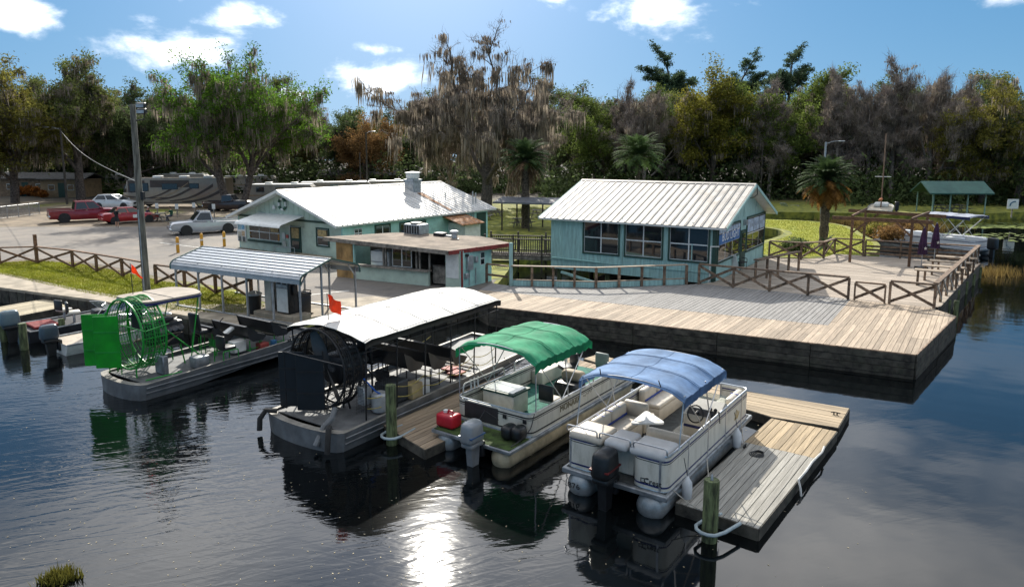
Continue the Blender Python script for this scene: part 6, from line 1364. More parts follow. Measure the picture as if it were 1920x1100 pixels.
def sitting():
    j = [Vector(v) for v in ((0, 0, .52), (.0, 0, .75), (.06, 0, 1.0), (.09, 0, 1.1), (.11, 0, 1.17))]; r = [(.16, .13), (.15, .11), (.16, .1), .06, .055]; e = [(0, 1), (1, 2), (2, 3), (3, 4)]
    for s in (-1, 1):
        n = len(j); j += [Vector((.1, s * .1, .52)), Vector((.48, s * .13, .5)), Vector((.44, s * .13, .1)), Vector((.58, s * .14, .05))]; r += [.09, .065, .045, .04]; e += [(0, n), (n, n + 1), (n + 1, n + 2), (n + 2, n + 3)]
        n = len(j); el, wr_ = Vector((.2, s * .27, .82)), Vector((.44, s * .16, .86)); j += [Vector((.05, s * .2, 1.02)), el, wr_]; r += [.06, .045, .032]; e += [(2, n), (n, n + 1), (n + 1, n + 2)]
        wrist_i[0] = n + 2; hand_edges(j, r, e, wr_, (wr_ - el).normalized(), s)
    return [tuple(v) for v in j], r, e
pt = at(300, 415, LZ)
j, r, e_ = sitting()
for dx, lab, sh, hr, rz in ((-1.15, 'seated person in a navy shirt at the picnic table near the pole', nshirt, hair_g, 0), (1.15, 'seated person in a green shirt at the picnic table near the pole', gshirt, hair_d, math.pi)):
    person('person', lab, (pt.x + dx, pt.y, LZ), rz, j, r, e_, [(lambda c: c.z < .09, wshoe), (lambda c: c.z < .62, jeans), (lambda c: c.x < .36 and c.z < 1.08, sh), (lambda c: True, SKIN)], hr, (.14, 0, 1.27))
def picnic_table(label, loc, rz, m_=wood_grey, ln=1.8):
    t = thing('picnic_table', label, 'picnic table', loc, rz)
    for k in range(5): B().box((-.3 + k * .15, 0, .74), (.135, ln, .04)).build('plank', m_, t)
    for s in (-1, 1):
        for k in range(2): B().box((s * (.62 + k * .15), 0, .45), (.135, ln, .04)).build('bench_plank', m_, t)
        for y in (-ln * .33, ln * .33): B().bar((s * .2, y, .72), (s * .6, y, 0), .05, .09).build('leg', m_, t)
    for y in (-ln * .33, ln * .33): B().bar((-.75, y, .41), (.75, y, .41), .05, .08).build('brace', m_, t)
    return t
picnic_table('picnic table with two seated people near the tall pole', (pt.x, pt.y, LZ), 0)
for px, py, lab in ((296, 398, 'by the tall pole'), (333, 400, 'right of the picnic table'), (365, 397, 'behind the silver pickup cab'), (402, 400, 'behind the silver pickup bed'), (248, 398, 'behind the red sedan roof')):
    p = at(px, py + 8, LZ); t = thing('sign_post', 'short post with a small white sign, the one ' + lab, 'sign', (p.x, p.y, LZ), 0, 'parking signs'); B().box((0, 0, .6), (.09, .09, 1.2)).build('post', wood_grey, t); B().box((0, -.055, 1.1), (.32, .02, .5)).build('plate', white, t)
# ---------------------------------------------------------------- chain link fence, poles, lamps
wire_m = mat('cable', (.03, .03, .03), .6); wire_l = mat('pale_cable', (.35, .34, .32), .6)
lp_ = at(276, 557, LZ); t = thing('light_pole', 'tall leaning wooden pole with a double floodlight beside the fuel canopy', 'pole', (lp_.x, lp_.y, LZ), 0)
B().lathe([(.17, -.2), (.16, 1.5), (.14, 5), (.115, 8.55), (.09, 8.6)], 14).build('post', mat('grey_pole', (.16, .155, .13), .9, var=.3, scale=3, stretch=(4, 4, .4)), t)
B().box((.15, 0, 4.6), (.12, .2, .35)).build('junction_box', blackm, t)
fl_ = B().tube([(.1, 0, 7.9), (.45, 0, 7.95), (.5, 0, 8.2)], .03, 6).build('lamp_arm', blackm, t)
for z in (8.3, 8.55):
    h_ = B().rbox((.42, -.08, z), (.38, .25, .2), .03, 1, rot=Matrix.Rotation(R(18), 3, 'X')).build('floodlight', blackm, t); B().box((.42, -.22, z - .03), (.32, .02, .14)).build('lens', galv, h_)
B().box((0, -.2, 2.0), (.04, .03, 4)).build('conduit', galv, t)
dk_pole = mat('dark_pole', (.06, .052, .045), .9, var=.2)
def pole(label, px, py, h, r=.11, lamp=None, name='utility_pole', base_z=LZ, pm=dk_pole):
    p = at(px, py, base_z); t = thing(name, label, 'pole', (p.x, p.y, base_z), 0)
    B().lathe([(r, -.2), (r * .95, h * .5), (r * .8, h)], 10).build('post', pm, t)
    if lamp:
        s, ln = lamp; a = B().tube([(0, 0, h - .2), (s * ln * .5, 0, h + .05), (s * ln, 0, h + .1)], .03, 6).build('lamp_arm', galv, t)
        B().rbox((s * (ln + .25), 0, h + .08), (.6, .22, .12), .05, 2).build('lamp_head', galv, a)
    return t, Vector((p.x, p.y, base_z + h))
_, q1 = pole('wooden utility pole with a street lamp left of the thick oak trunk', 126, 383, 9.2, .13, (-1, 1.5), 'lamp_pole')
_, q2 = pole('slim pole with a lamp beyond the white campers', 690, 378, 8.8, .12, (1, .7), 'lamp_pole'); pole('thin service pole behind the shop ridge', 677, 372, 6.2, .1)
_, q3 = pole('concrete lamp pole behind the orange fronded palm', 1540, 400, 7.4, .13, (1, 1.4), 'lamp_pole', LZ, galv)
pole('thin pole at the corner of the boathouse ridge', 1424, 402, 7.2, .035)
def cable(label, a, b, sag, m_=wire_m, r=.025):
    tag(B().tube([a.lerp(b, i / 16) - Vector((0, 0, sag * math.sin(math.pi * i / 16))) for i in range(17)], r, 5).build('overhead_cable', m_), label, 'cable')
cable('pale overhead cable running off to the left edge', q1, Vector((-90, 95, 8.2)), 1.0, wire_l); cable('pale twisted cable from the lamp pole to the tall pole', q1 - Vector((0, 0, .3)), lp_ + Vector((0, 0, 5.2)), .7, wire_l, .018)
cable('thin dark cable crossing behind the shop towards the slim pole', q2 - Vector((0, 0, 5)), Vector((12, 95, 6)), 1.2)
# chain-link fence at far left
cl = thing('chain_link_fence', 'low grey chain link fence at the far left of the car park', 'fence')
a, b = at(-30, 415, LZ), at(75, 402, LZ)
for k in range(6): p = a.lerp(b, k / 5); B().tube([(p.x, p.y, LZ), (p.x, p.y, LZ + 1.25)], .03, 6).build('post', galv, cl)
for z in (.1, 1.2): B().tube([(a.x, a.y, LZ + z), (b.x, b.y, LZ + z)], .018, 5).build('rail', galv, cl)
lk = B()
for k in range(110): p = a.lerp(b, k / 110); q = a.lerp(b, min(1, (k + 8) / 110)); lk.tube([(p.x, p.y, LZ + .1), (q.x, q.y, LZ + 1.2)], .004, 3); lk.tube([(q.x, q.y, LZ + .1), (p.x, p.y, LZ + 1.2)], .004, 3)
lk.build('wire_mesh', alu_dull, cl)['kind'] = 'stuff'
# ---------------------------------------------------------------- far houses and pavilions
def shed(name, label, px, py, rz, L, W, H, wall_m, roof_m, open_=False, zr=.7, base=LZ, posts=4):
    p = at(px, py, base); t = thing(name, label, 'building' if not open_ else 'pavilion', (p.x, p.y, base), rz)
    if not open_:
        B().box((L / 2, W / 2, H / 2), (L, W, H)).build('wall', wall_m, t)
        for x in (L * .25, L * .7): w_ = B().box((x, -.012, H * .55), (.9, .03, .8)).build('window', white, t); B().box((x, -.03, H * .55), (.8, .02, .7)).build('pane', pane_m, w_)
        B().box((L * .48, -.012, 1.0), (.9, .03, 2.0)).build('door', dkgreen, t)
    else:
        for i in range(posts):
            for y in (.15, W - .15): B().box((L * (i + .1) / (posts - .8), y, H / 2), (.1, .1, H)).build('post', wall_m, t)
    B().slab([(-.35, H - .05), (W / 2, H + zr), (W + .35, H - .05), (W + .35, H + .08), (W / 2, H + zr + .13), (-.35, H + .08)], 'x', -.4, L + .4).build('roof', roof_m, t)
    return t
brick = mat('brown_siding', (.20, .14, .09), .85, var=.2, scale=3); groof = mat('green_metal_roof', (.03, .10, .08), .5, .2, var=.1); droof = mat('grey_shingle', (.10, .095, .09), .9, var=.2, scale=4)
shed('cottage', 'low brown cottage at the far left under the oaks', -10, 368, R(3), 9, 5, 2.5, brick, droof); shed('cottage', 'small brown cottage right of the low cottage', 78, 370, R(0), 6, 4.5, 2.5, mat('tan_siding', (.30, .21, .12), .85), droof)
shed('cottage', 'dim cottage among the trees behind the tall pole', 250, 356, R(2), 8, 5, 2.6, mat('grey_siding', (.22, .22, .21), .85), droof)
shed('cottage', 'brown cottage beyond the campers left of the exhaust stack', 600, 360, R(6), 12, 5, 2.6, brick, droof)
gc_ = shed('pavilion', 'green roofed picnic canopy on the far bank', 1745, 401, R(-4), 5.6, 3.6, 2.1, mat('pale_green_post', (.25, .38, .32), .6), groof, True, 1.1)
p = at(1745, 401, LZ); picnic_table('picnic table under the green roofed canopy', (p.x + 2.5, p.y + 2, LZ), .3); picnic_table('second picnic table under the green roofed canopy', (p.x + 4.4, p.y + 2.2, LZ), 0)
pv = shed('pavilion', 'dark timber picnic shelter behind the boathouse', 935, 432, R(-20), 5.2, 4.0, 2.3, dk_wood, mat('shelter_roof', (.12, .13, .15), .7, .0), True, .25, posts=3)
picnic_table('picnic table on the sunny grass left of the picnic shelter', at(925, 405, LZ), .4); picnic_table('picnic table under the dark picnic shelter', at(980, 426, LZ), 1.1); picnic_table('picnic table on the grass behind the shop corner', at(905, 412, LZ), -.3); picnic_table('picnic table on the far grass between the tree trunks', at(1012, 408, LZ), .9)
t = thing('board_fence', 'dark board fence far behind the boathouse ridge', 'fence'); a, b = at(1035, 352, LZ), at(1110, 352, LZ); a, b = Vector((10, 112, LZ)), Vector((19, 111, LZ))
for k in range(30): p = a.lerp(b, k / 29); B().box((p.x, p.y, LZ + .9), (.28, .04, 1.8)).build('board', dk_wood, t)
# sign on the far bank
p = at(1896, 408, LZ); t = thing('bank_sign', 'white and blue arrow sign on the far bank at the right edge', 'sign', (p.x, p.y, LZ), R(-10))
B().box((0, 0, .5), (.1, .1, 1.0)).build('post', wood_grey, t); B().box((0, -.06, 1.35), (1.0, .04, .95)).build('plate', white, t)
B().tube([(-.25, -.085, 1.15), (-.2, -.085, 1.4), (0, -.085, 1.55), (.22, -.085, 1.6)], .06, 6).build('arrow_mark', mat('sign_blue', (.03, .12, .2), .5), t)
p = at(1680, 404, LZ); t = thing('bank_post', 'dark service pedestal on the far bank', 'post', (p.x, p.y, LZ)); B().rbox((0, 0, .95), (.35, .3, .9), .05, 1).build('cabinet', blackm, t); B().box((0, 0, .25), (.12, .12, .5)).build('post', blackm, t)
# ---------------------------------------------------------------- far boats
fo_ = at(1668, 462, .4); fp = thing('pontoon_boat', 'white pontoon boat with a bimini coloured as sunlit, moored beyond the terrace', 'boat', (29.0, 55.4, 0), R(-60)); e = .07
Z0, Z1 = .5, 1.15; FLn = 7.4
B().rbox((FLn / 2, 0, .45), (FLn, 2.5, .12), .02, 1).build('deck', alu_dull, fp)
for s in (-1, 1): pontoon_tube(fp, s * .85, .1, FLn + .2, .32, tube_w)
white_p = mat('bright_white_panel', (.70, .72, .74), .4, var=.04)
panel_run(fp, [(FLn - .2, 1.18), (.1, 1.18), (.1, -1.18), (FLn - .2, -1.18), (FLn - .2, 1.18)], .5, 1.15, white_p, navy, posts=False)
for x, y in ((1.2, .8), (2.6, .8), (5.2, .8), (6.4, .8), (5.8, -.75)): B().rbox((x, y, .95), (1.2, .5, .6), .1, 2).build('seat', white_p, fp)
bimini(fp, 3.4, 6.9, 2.5, 2.85, mat('sunlit_bimini_canvas', (.30, .33, .40), .8, var=.1), drop=.12, seed=5); bimini_legs(fp, ((5.2, 3.7), (5.2, 6.7), (4.4, 5.6), (6.0, 4.8)), 2.44, 2.72, 1.15)  # sunlight on the canvas top is painted in as a pale colour
for s in (-1, 1):
    for xa, xb in ((5.2, 3.7), (5.2, 6.7)): B().tube([(xa, s * 1.2, 1.15), (xb, s * 1.2, 2.72)], .035, 6).build('bimini_strut', white, fp)
    B().bar((3.4, s * 1.24, 2.66), (6.9, s * 1.24, 2.66), .02, .16).build('bimini_valance', navy, fp)
m2_ = bpy.data.objects.new('motor_mount', None); bpy.data.objects.remove(m2_)
ob = B().rbox((FLn + .45, .1, .95), (.6, .5, .8), .12, 3).build('outboard_motor', black, fp); B().box((FLn + .45, .1, .3), (.25, .2, .9)).build('leg', black, ob)
p = at(1647, 406, .4); sb = thing('sailboat', 'small white sailboat with a bare mast moored at the far bank', 'boat', (p.x, p.y, .35), R(60)); sb.scale = (1.3, 1.3, 1.2)
runabout(sb, 5.0, 1.9, .6, white, mat('cream_deck', (.5, .45, .36), .6), .3); B().tube([(2.6, 0, .6), (2.6, 0, 7.2)], .05, 8).build('mast', mat('mast_brown', (.25, .16, .11), .5), sb); B().tube([(2.6, -.6, 3.4), (2.6, .6, 3.4)], .03, 6).build('spreader', white, sb); B().rbox((3.3, 0, .85), (1.4, 1.1, .4), .15, 3).build('cabin', white, sb); B().tube([(2.6, 0, 1.3), (.6, 0, 1.35)], .05, 6).build('boom', MAT['mast_brown'], sb); B().rbox((1.6, 0, 1.42), (1.9, .25, .22), .1, 3).build('furled_sail', mat('orange_canvas', (.35, .12, .04), .8), sb)
p = at(1450, 400, .1); t = thing('runabout', 'small white boat at the far bank beyond the boathouse gable', 'boat', (p.x, p.y + 2, 0), R(20)); runabout(t, 4.5, 1.7, .5, white, offwhite); screen(t, 2.6, 1.3, .55, .5)
# ---------------------------------------------------------------- terrace furniture
pg = thing('pergola', 'dark bare timber pergola frame on the terrace', 'pergola')
pposts = [at(1593, 491, DZ), at(1704, 500, DZ), at(1618, 470, DZ), at(1733, 482, DZ)]
for q in pposts: B().box((q.x, q.y, DZ + 1.25), (.14, .14, 2.5), A1).build('post', wood_brown, pg)
zt = DZ + 2.5
for a, b in ((0, 1), (2, 3)):
    d = (pposts[b] - pposts[a]).normalized(); B().bar(pposts[a] - d * 1.1 + Vector((0, 0, 2.55)), pposts[b] + d * 1.0 + Vector((0, 0, 2.55)), .08, .2).build('beam', wood_brown, pg)
    for k, s in ((a, 1), (b, -1)): B().bar(pposts[k] + Vector((0, 0, 1.7)), pposts[k] + d * s * .8 + Vector((0, 0, 2.45)), .08, .1).build('brace', wood_brown, pg)
for a, b in ((0, 2), (1, 3)):
    d = (pposts[b] - pposts[a]).normalized(); B().bar(pposts[a] - d * .3 + Vector((0, 0, 2.72)), pposts[b] + d * .4 + Vector((0, 0, 2.72)), .08, .12).build('cross_beam', wood_brown, pg)
purple = mat('purple_canvas', (.045, .012, .05), .85, var=.25, scale=5)
for px, py, lab in ((1727, 503, 'the one nearer the pergola post'), (1751, 490, 'the one farther from the boathouse')):
    p = at(px, py, DZ); t = thing('closed_parasol', 'closed dark purple parasol on the terrace, ' + lab, 'parasol', (p.x, p.y, DZ))
    B().tube([(0, 0, 0), (0, 0, 2.3)], .025, 8).build('pole', galv, t)
    B().grid(lambda u, v: ((.05 + .17 * v ** .7 * (1 + .25 * math.sin(u * 2 * math.pi * 8))) * math.cos(u * 2 * math.pi), (.05 + .17 * v ** .7 * (1 + .25 * math.sin(u * 2 * math.pi * 8))) * math.sin(u * 2 * math.pi), 2.25 - 1.45 * v), 48, 8, True).build('folded_canopy', purple, t)
    B().box((0, 0, .05), (.5, .5, .1)).build('base', blackm, t)
    st_ = [(.1 * (1 if k % 2 == 0 else .42) * math.sin(k * math.pi / 5), 1.15 + .1 * (1 if k % 2 == 0 else .42) * math.cos(k * math.pi / 5)) for k in range(10)]; B().slab(st_, 'y', -.27, -.255).build('star_print', offwhite, t)
def counter(label, a, b, z=1.0, w=.3, k=3):
    t = thing('bar_counter', label, 'counter'); a, b = Vector((*a, DZ)), Vector((*b, DZ)); B().bar(a + Vector((0, 0, z)), b + Vector((0, 0, z)), w, .06).build('top', wood_rail, t)
    for i in range(k + 1): p = a.lerp(b, i / k); B().box((p.x, p.y, DZ + z / 2 - .02), (.1, .1, z - .05)).build('leg', wood_rail, t)
counter('narrow timber bar counter on posts beside the boathouse door', (12.2, 35.3), (15.6, 38.4), 1.05, .28, 4)
for i, (px, py) in enumerate(((1713, 533), (1727, 524), (1741, 514), (1753, 505))):
    p = at(px, py, DZ); q = p + E2 * 0 + E1 * 1.9; lab = ('nearest the gate', 'second from the gate', 'third from the gate', 'farthest from the gate')[i]
    t = thing('terrace_bench', 'pale plank bench table against the water side railing, ' + lab, 'bench', (p.x, p.y, DZ), A1, 'bench tables along the railing')
    for k in range(3): B().box((.95, -.2 + k * .2, .75), (1.9, .18, .05)).build('plank', pale_top, t)
    for x in (.15, 1.75): B().box((x, 0, .36), (.09, .4, .72)).build('leg', wood_rail, t)
p = at(1388, 505, DZ); t = thing('patio_chair', 'red and dark metal patio chair by the boathouse door', 'chair', (p.x, p.y, DZ), R(-60))
B().rbox((0, 0, .42), (.5, .5, .06), .02, 1).build('seat', blackm, t); B().rbox((-.26, 0, .72), (.05, .48, .55), .02, 1).build('backrest', mat('red_fabric', (.4, .02, .03), .7), t)
for x in (-.22, .22):
    for y in (-.22, .22): B().tube([(x, y, 0), (x, y, .42)], .015, 6).build('leg', blackm, t)
for y in (-.26, .26): B().tube([(-.24, y, .62), (.2, y, .62), (.22, y, .4)], .018, 6).build('armrest', blackm, t)
p = at(1368, 512, DZ); t = thing('sandwich_board', 'leaning white folding board beside the boathouse wall', 'sign', (p.x, p.y, DZ), R(-35))
for s in (-1, 1): B().bar((s * .25, 0, 0), (s * .03, 0, .95), .55, .025, up=(0, 1, 0)).build('panel', white, t)
# ================================================================ trees
def np_mesh(name, V, F, m, smooth=False):
    """V (n,3), F (k,3|4) -> mesh"""
    me = bpy.data.meshes.new(name); n, k = F.shape
    me.vertices.add(len(V)); me.vertices.foreach_set('co', V.astype(np.float32).ravel())
    me.loops.add(n * k); me.loops.foreach_set('vertex_index', F.astype(np.int32).ravel())
    me.polygons.add(n); me.polygons.foreach_set('loop_start', np.arange(0, n * k, k, dtype=np.int32)); me.polygons.foreach_set('loop_total', np.full(n, k, dtype=np.int32))
    if smooth: me.polygons.foreach_set('use_smooth', np.ones(n, dtype=bool))
    me.update(); me.validate(); me.materials.append(m); return me
class Tree:
    def __init__(s, seed): s.g = np.random.default_rng(seed); s.seg = []; s.tips = []; s.twigs = []
    def branch(s, p, d, L, r, lev, par):
        g = s.g; n = par['segs'][lev]; step = L / n; pts = [p]; dirs = [d]; rr = r
        for i in range(n):
            d = d + g.normal(0, par['wander'][lev], 3) + np.array([0, 0, par['up'][lev]]); d = d / np.linalg.norm(d)
            q = p + d * step; r2 = rr * par['taper'][lev]; s.seg.append((*p, *q, rr, r2)); p = q; rr = r2; pts.append(p); dirs.append(d)
        last = lev + 1 >= par['levels']
        if lev >= par['levels'] - 2:
            for q in pts[1:]: s.twigs.append(q)
        if last: s.tips.append(p); return
        k = par['kids'][lev]; k = int(g.integers(k[0], k[1] + 1))
        for j in range(k):
            t = par['start'][lev] + (1 - par['start'][lev]) * (j + g.random()) / k; i = min(n - 1, int(t * n)); q = pts[i] + (pts[i + 1] - pts[i]) * (t * n - i)
            az = 2.399 * j + g.random() * .8 + lev * 1.3; dd = dirs[i + 1]; a = np.cross(dd, [0.31, .17, .9]); a /= np.linalg.norm(a) + 1e-9; b = np.cross(dd, a)
            an = R(par['angle'][lev] * (1.25 - .7 * t if lev == 0 and not par.get('cont0') else 1) + g.normal(0, 9)); nd = dd * math.cos(an) + (a * math.cos(az) + b * math.sin(az)) * math.sin(an)
            s.branch(q, nd / np.linalg.norm(nd), L * par['len'][lev] * ((1 if lev == 0 and not par.get('cont0') else 1 - .45 * t) + g.normal(0, .1)), max(.008, r * par['rad'][lev] * (1 - .4 * t)), lev + 1, par)
        if lev > 0 or par.get('cont0', False): s.branch(p, d, L * par['len'][lev] * .8, max(.008, rr), lev + 1, par)
    def wood(s, m, name='trunk'):
        A = np.array(s.seg); P, Q, r0, r1 = A[:, :3], A[:, 3:6], A[:, 6], A[:, 7]
        D = Q - P; D /= np.linalg.norm(D, axis=1, keepdims=True) + 1e-9; X = np.cross(D, np.array([.3, .1, .95])); X /= np.linalg.norm(X, axis=1, keepdims=True) + 1e-9; Y = np.cross(D, X)
        big = r0 > .035; Vs = []; Fs = []; off = 0
        for msk, k in ((big, 7), (~big, 3)):
            if not msk.any(): continue
            p, q, a, b, x, y = P[msk], Q[msk], r0[msk], r1[msk], X[msk], Y[msk]; n = len(p)
            th = np.arange(k) * 2 * math.pi / k; c, sn = np.cos(th), np.sin(th)
            ring = x[:, None, :] * c[None, :, None] + y[:, None, :] * sn[None, :, None]
            V = np.stack([p[:, None] + ring * a[:, None, None], q[:, None] + ring * b[:, None, None]], 1).reshape(-1, 3)
            base = (np.arange(n) * 2 * k)[:, None]; j = np.arange(k)[None]; j2 = (np.arange(k) + 1)[None] % k
            F = np.stack([base + j, base + j2, base + j2 + k, base + j + k], -1).reshape(-1, 4)
            Vs.append(V); Fs.append(F + off); off += len(V)
        return np_mesh(name, np.concatenate(Vs), np.concatenate(Fs), m, True)
def leaves_mesh(g, C, n, spread, size, m, name='crown', flat=.5, elong=1.6, centre=None):
    """n leaf blades scattered around the cluster centres C"""
    C = np.asarray(C); i = g.integers(0, len(C), n); P = C[i] + g.normal(0, 1, (n, 3)) * np.array([spread, spread, spread * flat])
    a = g.normal(0, 1, (n, 3)); a /= np.linalg.norm(a, axis=1, keepdims=True); b = np.cross(a, g.normal(0, 1, (n, 3))); b /= np.linalg.norm(b, axis=1, keepdims=True)
    s = size * g.uniform(.6, 1.4, n)[:, None]
    V = np.stack([P - a * s * elong * .5, P + b * s * .32, P + a * s * elong * .5, P - b * s * .32], 1).reshape(-1, 3)
    return V, np.arange(n * 4).reshape(-1, 4)
def moss_mesh(g, C, n, lmin, lmax, w, spread=.25):
    """hanging strands: tapering ribbons with a kink, each its own island"""
    C = np.asarray(C); hub = C[g.integers(0, len(C), max(8, n // 14))]; i = g.integers(0, len(hub), n); P = hub[i] + g.normal(0, spread, (n, 3)) * np.array([1, 1, .3])
    hl = g.random(len(hub)) ** 1.6; L = lmin + (lmax - lmin) * hl[i] * g.uniform(.35, 1, n); az = g.random(n) * math.pi; S_ = np.stack([np.cos(az), np.sin(az), np.zeros(n)], 1)
    k = 5; prof = np.array([.35, 1.0, .8, .45, .06]); rows = []
    drift = g.normal(0, .06, (n, 3)); drift[:, 2] = 0
    for j in range(k):
        t = j / (k - 1); c = P + np.array([0, 0, -1]) * (L * t)[:, None] + drift * t * L[:, None] + g.normal(0, .03, (n, 3)) * t
        ww = (w * prof[j] * g.uniform(.6, 1.4, n))[:, None]; rows += [c - S_ * ww / 2, c + S_ * ww / 2]
    V = np.stack(rows, 1).reshape(-1, 3); base = (np.arange(n) * 2 * k)[:, None]
    F = np.concatenate([base + np.array([2 * j, 2 * j + 1, 2 * j + 3, 2 * j + 2])[None] for j in range(k - 1)], 0)
    return V, F
bark = mat('oak_bark', (.12, .095, .08), .95, var=.3, scale=5, bump=.5, bscale=20); bark_g = mat('grey_bark', (.24, .20, .17), .95, var=.25, scale=5); bark_p = mat('palm_bark', (.11, .085, .06), .95, var=.35, scale=8, bump=.6, bscale=15)
twig_m = mat('twig_bark', (.34, .275, .235), .9, var=.2)
def leafm(name, col, island=.45, tr=.45): return mat(name, col, .8, var=.18, scale=.35, island=island, trans=tr, spec=.15)
lf_bright = leafm('fresh_green_leaf', (.105, .20, .025), tr=.55); lf_oak = leafm('oak_leaf', (.135, .16, .045)); lf_olive = leafm('olive_leaf', (.20, .185, .04)); lf_dark = leafm('dark_evergreen_leaf', (.095, .13, .05), tr=.45); lf_yellow = leafm('yellow_green_leaf', (.19, .18, .03), tr=.5); lf_rust = leafm('rust_brown_leaf', (.24, .14, .055)); lf_pine = leafm('pine_needles', (.075, .115, .06), tr=.4)
moss = leafm('hanging_moss', (.30, .255, .20), .45, .45); moss_d = leafm('dark_hanging_moss', (.20, .17, .14), .5, .42)
OAK = dict(levels=5, segs=[5, 6, 5, 4, 3], wander=[.05, .16, .2, .24, .3], up=[.02, .05, .03, .0, -.05], taper=[.95, .9, .86, .82, .8], kids=[(6, 8), (4, 5), (4, 5), (3, 4), (0, 0)], start=[.5, .3, .25, .2, 0], angle=[42, 46, 44, 46, 0], len=[1.15, .62, .58, .55, 0], rad=[.55, .55, .55, .5, 0])
BARE = dict(levels=6, segs=[6, 6, 5, 4, 4, 3], wander=[.04, .13, .17, .2, .26, .3], up=[.02, .06, .05, .04, .03, .02], taper=[.95, .92, .88, .85, .82, .8], kids=[(6, 7), (4, 5), (4, 4), (3, 4), (2, 3), (0, 0)], start=[.4, .3, .2, .2, .2, 0], angle=[44, 42, 40, 42, 44, 0], len=[.9, .62, .6, .6, .55, 0], rad=[.5, .55, .55, .55, .5, 0])
CYP = dict(cont0=True, levels=4, segs=[10, 5, 4, 3], wander=[.03, .15, .2, .25], up=[.03, .14, .06, .03], taper=[.93, .85, .8, .75], kids=[(20, 24), (5, 7), (4, 5), (0, 0)], start=[.22, .15, .1, 0], angle=[58, 45, 42, 0], len=[.32, .5, .5, 0], rad=[.3, .5, .5, 0])
PINE = dict(cont0=True, levels=4, segs=[10, 5, 4, 3], wander=[.02, .18, .22, .25], up=[.02, .06, .05, .02], taper=[.95, .85, .8, .75], kids=[(13, 16), (6, 7), (4, 5), (0, 0)], start=[.62, .3, .3, 0], angle=[66, 45, 42, 0], len=[.33, .5, .5, 0], rad=[.3, .5, .5, 0])
def make_tree(seed, H, par, trunk_r, trunk_frac, bark_=bark, leaf=None, nleaf=0, lsize=.3, lspread=.55, moss_n=0, moss_len=(.5, 2.2), moss_w=.2, moss_mat=None, lean=(0, 0), scale_to=True, twin=None, lflat=.7, spread_xy=1.0, moss_low=None, slivers=0):
    """returns list of (part name, mesh) in local space, base at the origin, total height about H"""
    T = Tree(seed); d = np.array([lean[0], lean[1], 1.0]); d /= np.linalg.norm(d)
    T.branch(np.array([0, 0, -.3]), d, H * trunk_frac, trunk_r, 0, par)
    if twin: T.branch(np.array([twin, 0, -.3]), np.array([-.5 * lean[0] + .08, .02, 1.0]), H * trunk_frac * .95, trunk_r * .85, 0, par)
    A = np.array(T.seg); zmax = max(A[:, 5].max(), .1); k = H / zmax; kxy = k * spread_xy
    sc = np.array([kxy, kxy, k]); A[:, :3] *= sc; A[:, 3:6] *= sc; T.seg = A
    tw = np.array(T.twigs) * sc; tips = np.array(T.tips) * sc
    out = [('trunk', T.wood(bark_))]
    if leaf is not None and nleaf:
        V, F = leaves_mesh(T.g, np.concatenate([tips, tw[::2]]), nleaf, lspread, lsize, leaf, flat=lflat); out.append(('crown', np_mesh('crown', V, F, leaf)))
    if slivers:
        g = T.g; i = g.integers(0, len(tw), slivers); P = tw[i] + g.normal(0, .12, (slivers, 3)); d = g.normal(0, .5, (slivers, 3)) + np.array([0, 0, .75]); rad = tw[i] * np.array([1, 1, 0]); d = d + .5 * rad / (np.linalg.norm(rad, axis=1, keepdims=True) + 1); d /= np.linalg.norm(d, axis=1, keepdims=True)
        Ls = g.uniform(.3, 1.1, slivers)[:, None]; sd = np.cross(d, g.normal(0, 1, (slivers, 3))); sd /= np.linalg.norm(sd, axis=1, keepdims=True)
        V = np.stack([P - sd * .016, P + sd * .016, P + d * Ls], 1).reshape(-1, 3); out.append(('twigs', np_mesh('twigs', V, np.arange(slivers * 3).reshape(-1, 3), twig_m)))
    if moss_n:
        C = tw if moss_low is None else tw[tw[:, 2] < H * moss_low] if (tw[:, 2] < H * moss_low).sum() > 50 else tw
        V, F = moss_mesh(T.g, C, moss_n, *moss_len, moss_w); out.append(('hanging_moss', np_mesh('hanging_moss', V, F, moss_mat or moss)))
    return out
def plant_tree(parts, label, loc, rz=0, s=1.0, group=None, name='tree', sz=None):
    t = thing(name, label, 'tree', loc, rz, group); t.scale = (s, s, sz or s)
    for n, me in parts:
        o = bpy.data.objects.new(n, me); COL.objects.link(o); o.parent = t
    return t
def tz(px, py, off=0): p = at(px, py, LZ); return (p.x, p.y + off, LZ)
# ---- hero trees
bark_h = mat('dark_grey_bark', (.13, .105, .09), .95, var=.25, scale=5); HX = 1.16; HERO = dict(BARE); HERO['angle'] = [46, 46, 42, 42, 44, 0]; HERO['kids'] = [(9, 10), (4, 5), (4, 5), (3, 4), (3, 3), (0, 0)]; HERO['len'] = [1.2, .66, .6, .6, .58, 0]; HERO['start'] = [.45, .3, .2, .2, .2, 0]; HERO['up'] = [.02, .03, .05, .05, .04, .02]
hero = make_tree(25, 20.5, HERO, .62, .36, bark_h, None, 0, moss_n=14000, moss_len=(.2, 1.7), moss_w=.1, moss_mat=moss_d, spread_xy=HX, slivers=14000)
hero += make_tree(25, 20.5, HERO, .62, .36, bark_g, None, 0, moss_n=9000, moss_len=(.6, 4.0), moss_w=.12, moss_mat=moss, spread_xy=HX, moss_low=.78)[1:]
plant_tree(hero, 'huge bare tree draped in grey moss rising between the two mint buildings', tz(912, 395), 2.5, 1.12, sz=.95)
plant_tree(make_tree(23, 18.6, OAK, .48, .40, bark, lf_bright, 42000, .2, .42, 9000, (.5, 2.6), .1, moss, lean=(-.12, 0), twin=1.5, spread_xy=1.15), 'bright green twin trunked oak hung with moss in front of the motorhome', tz(428, 393), .3)
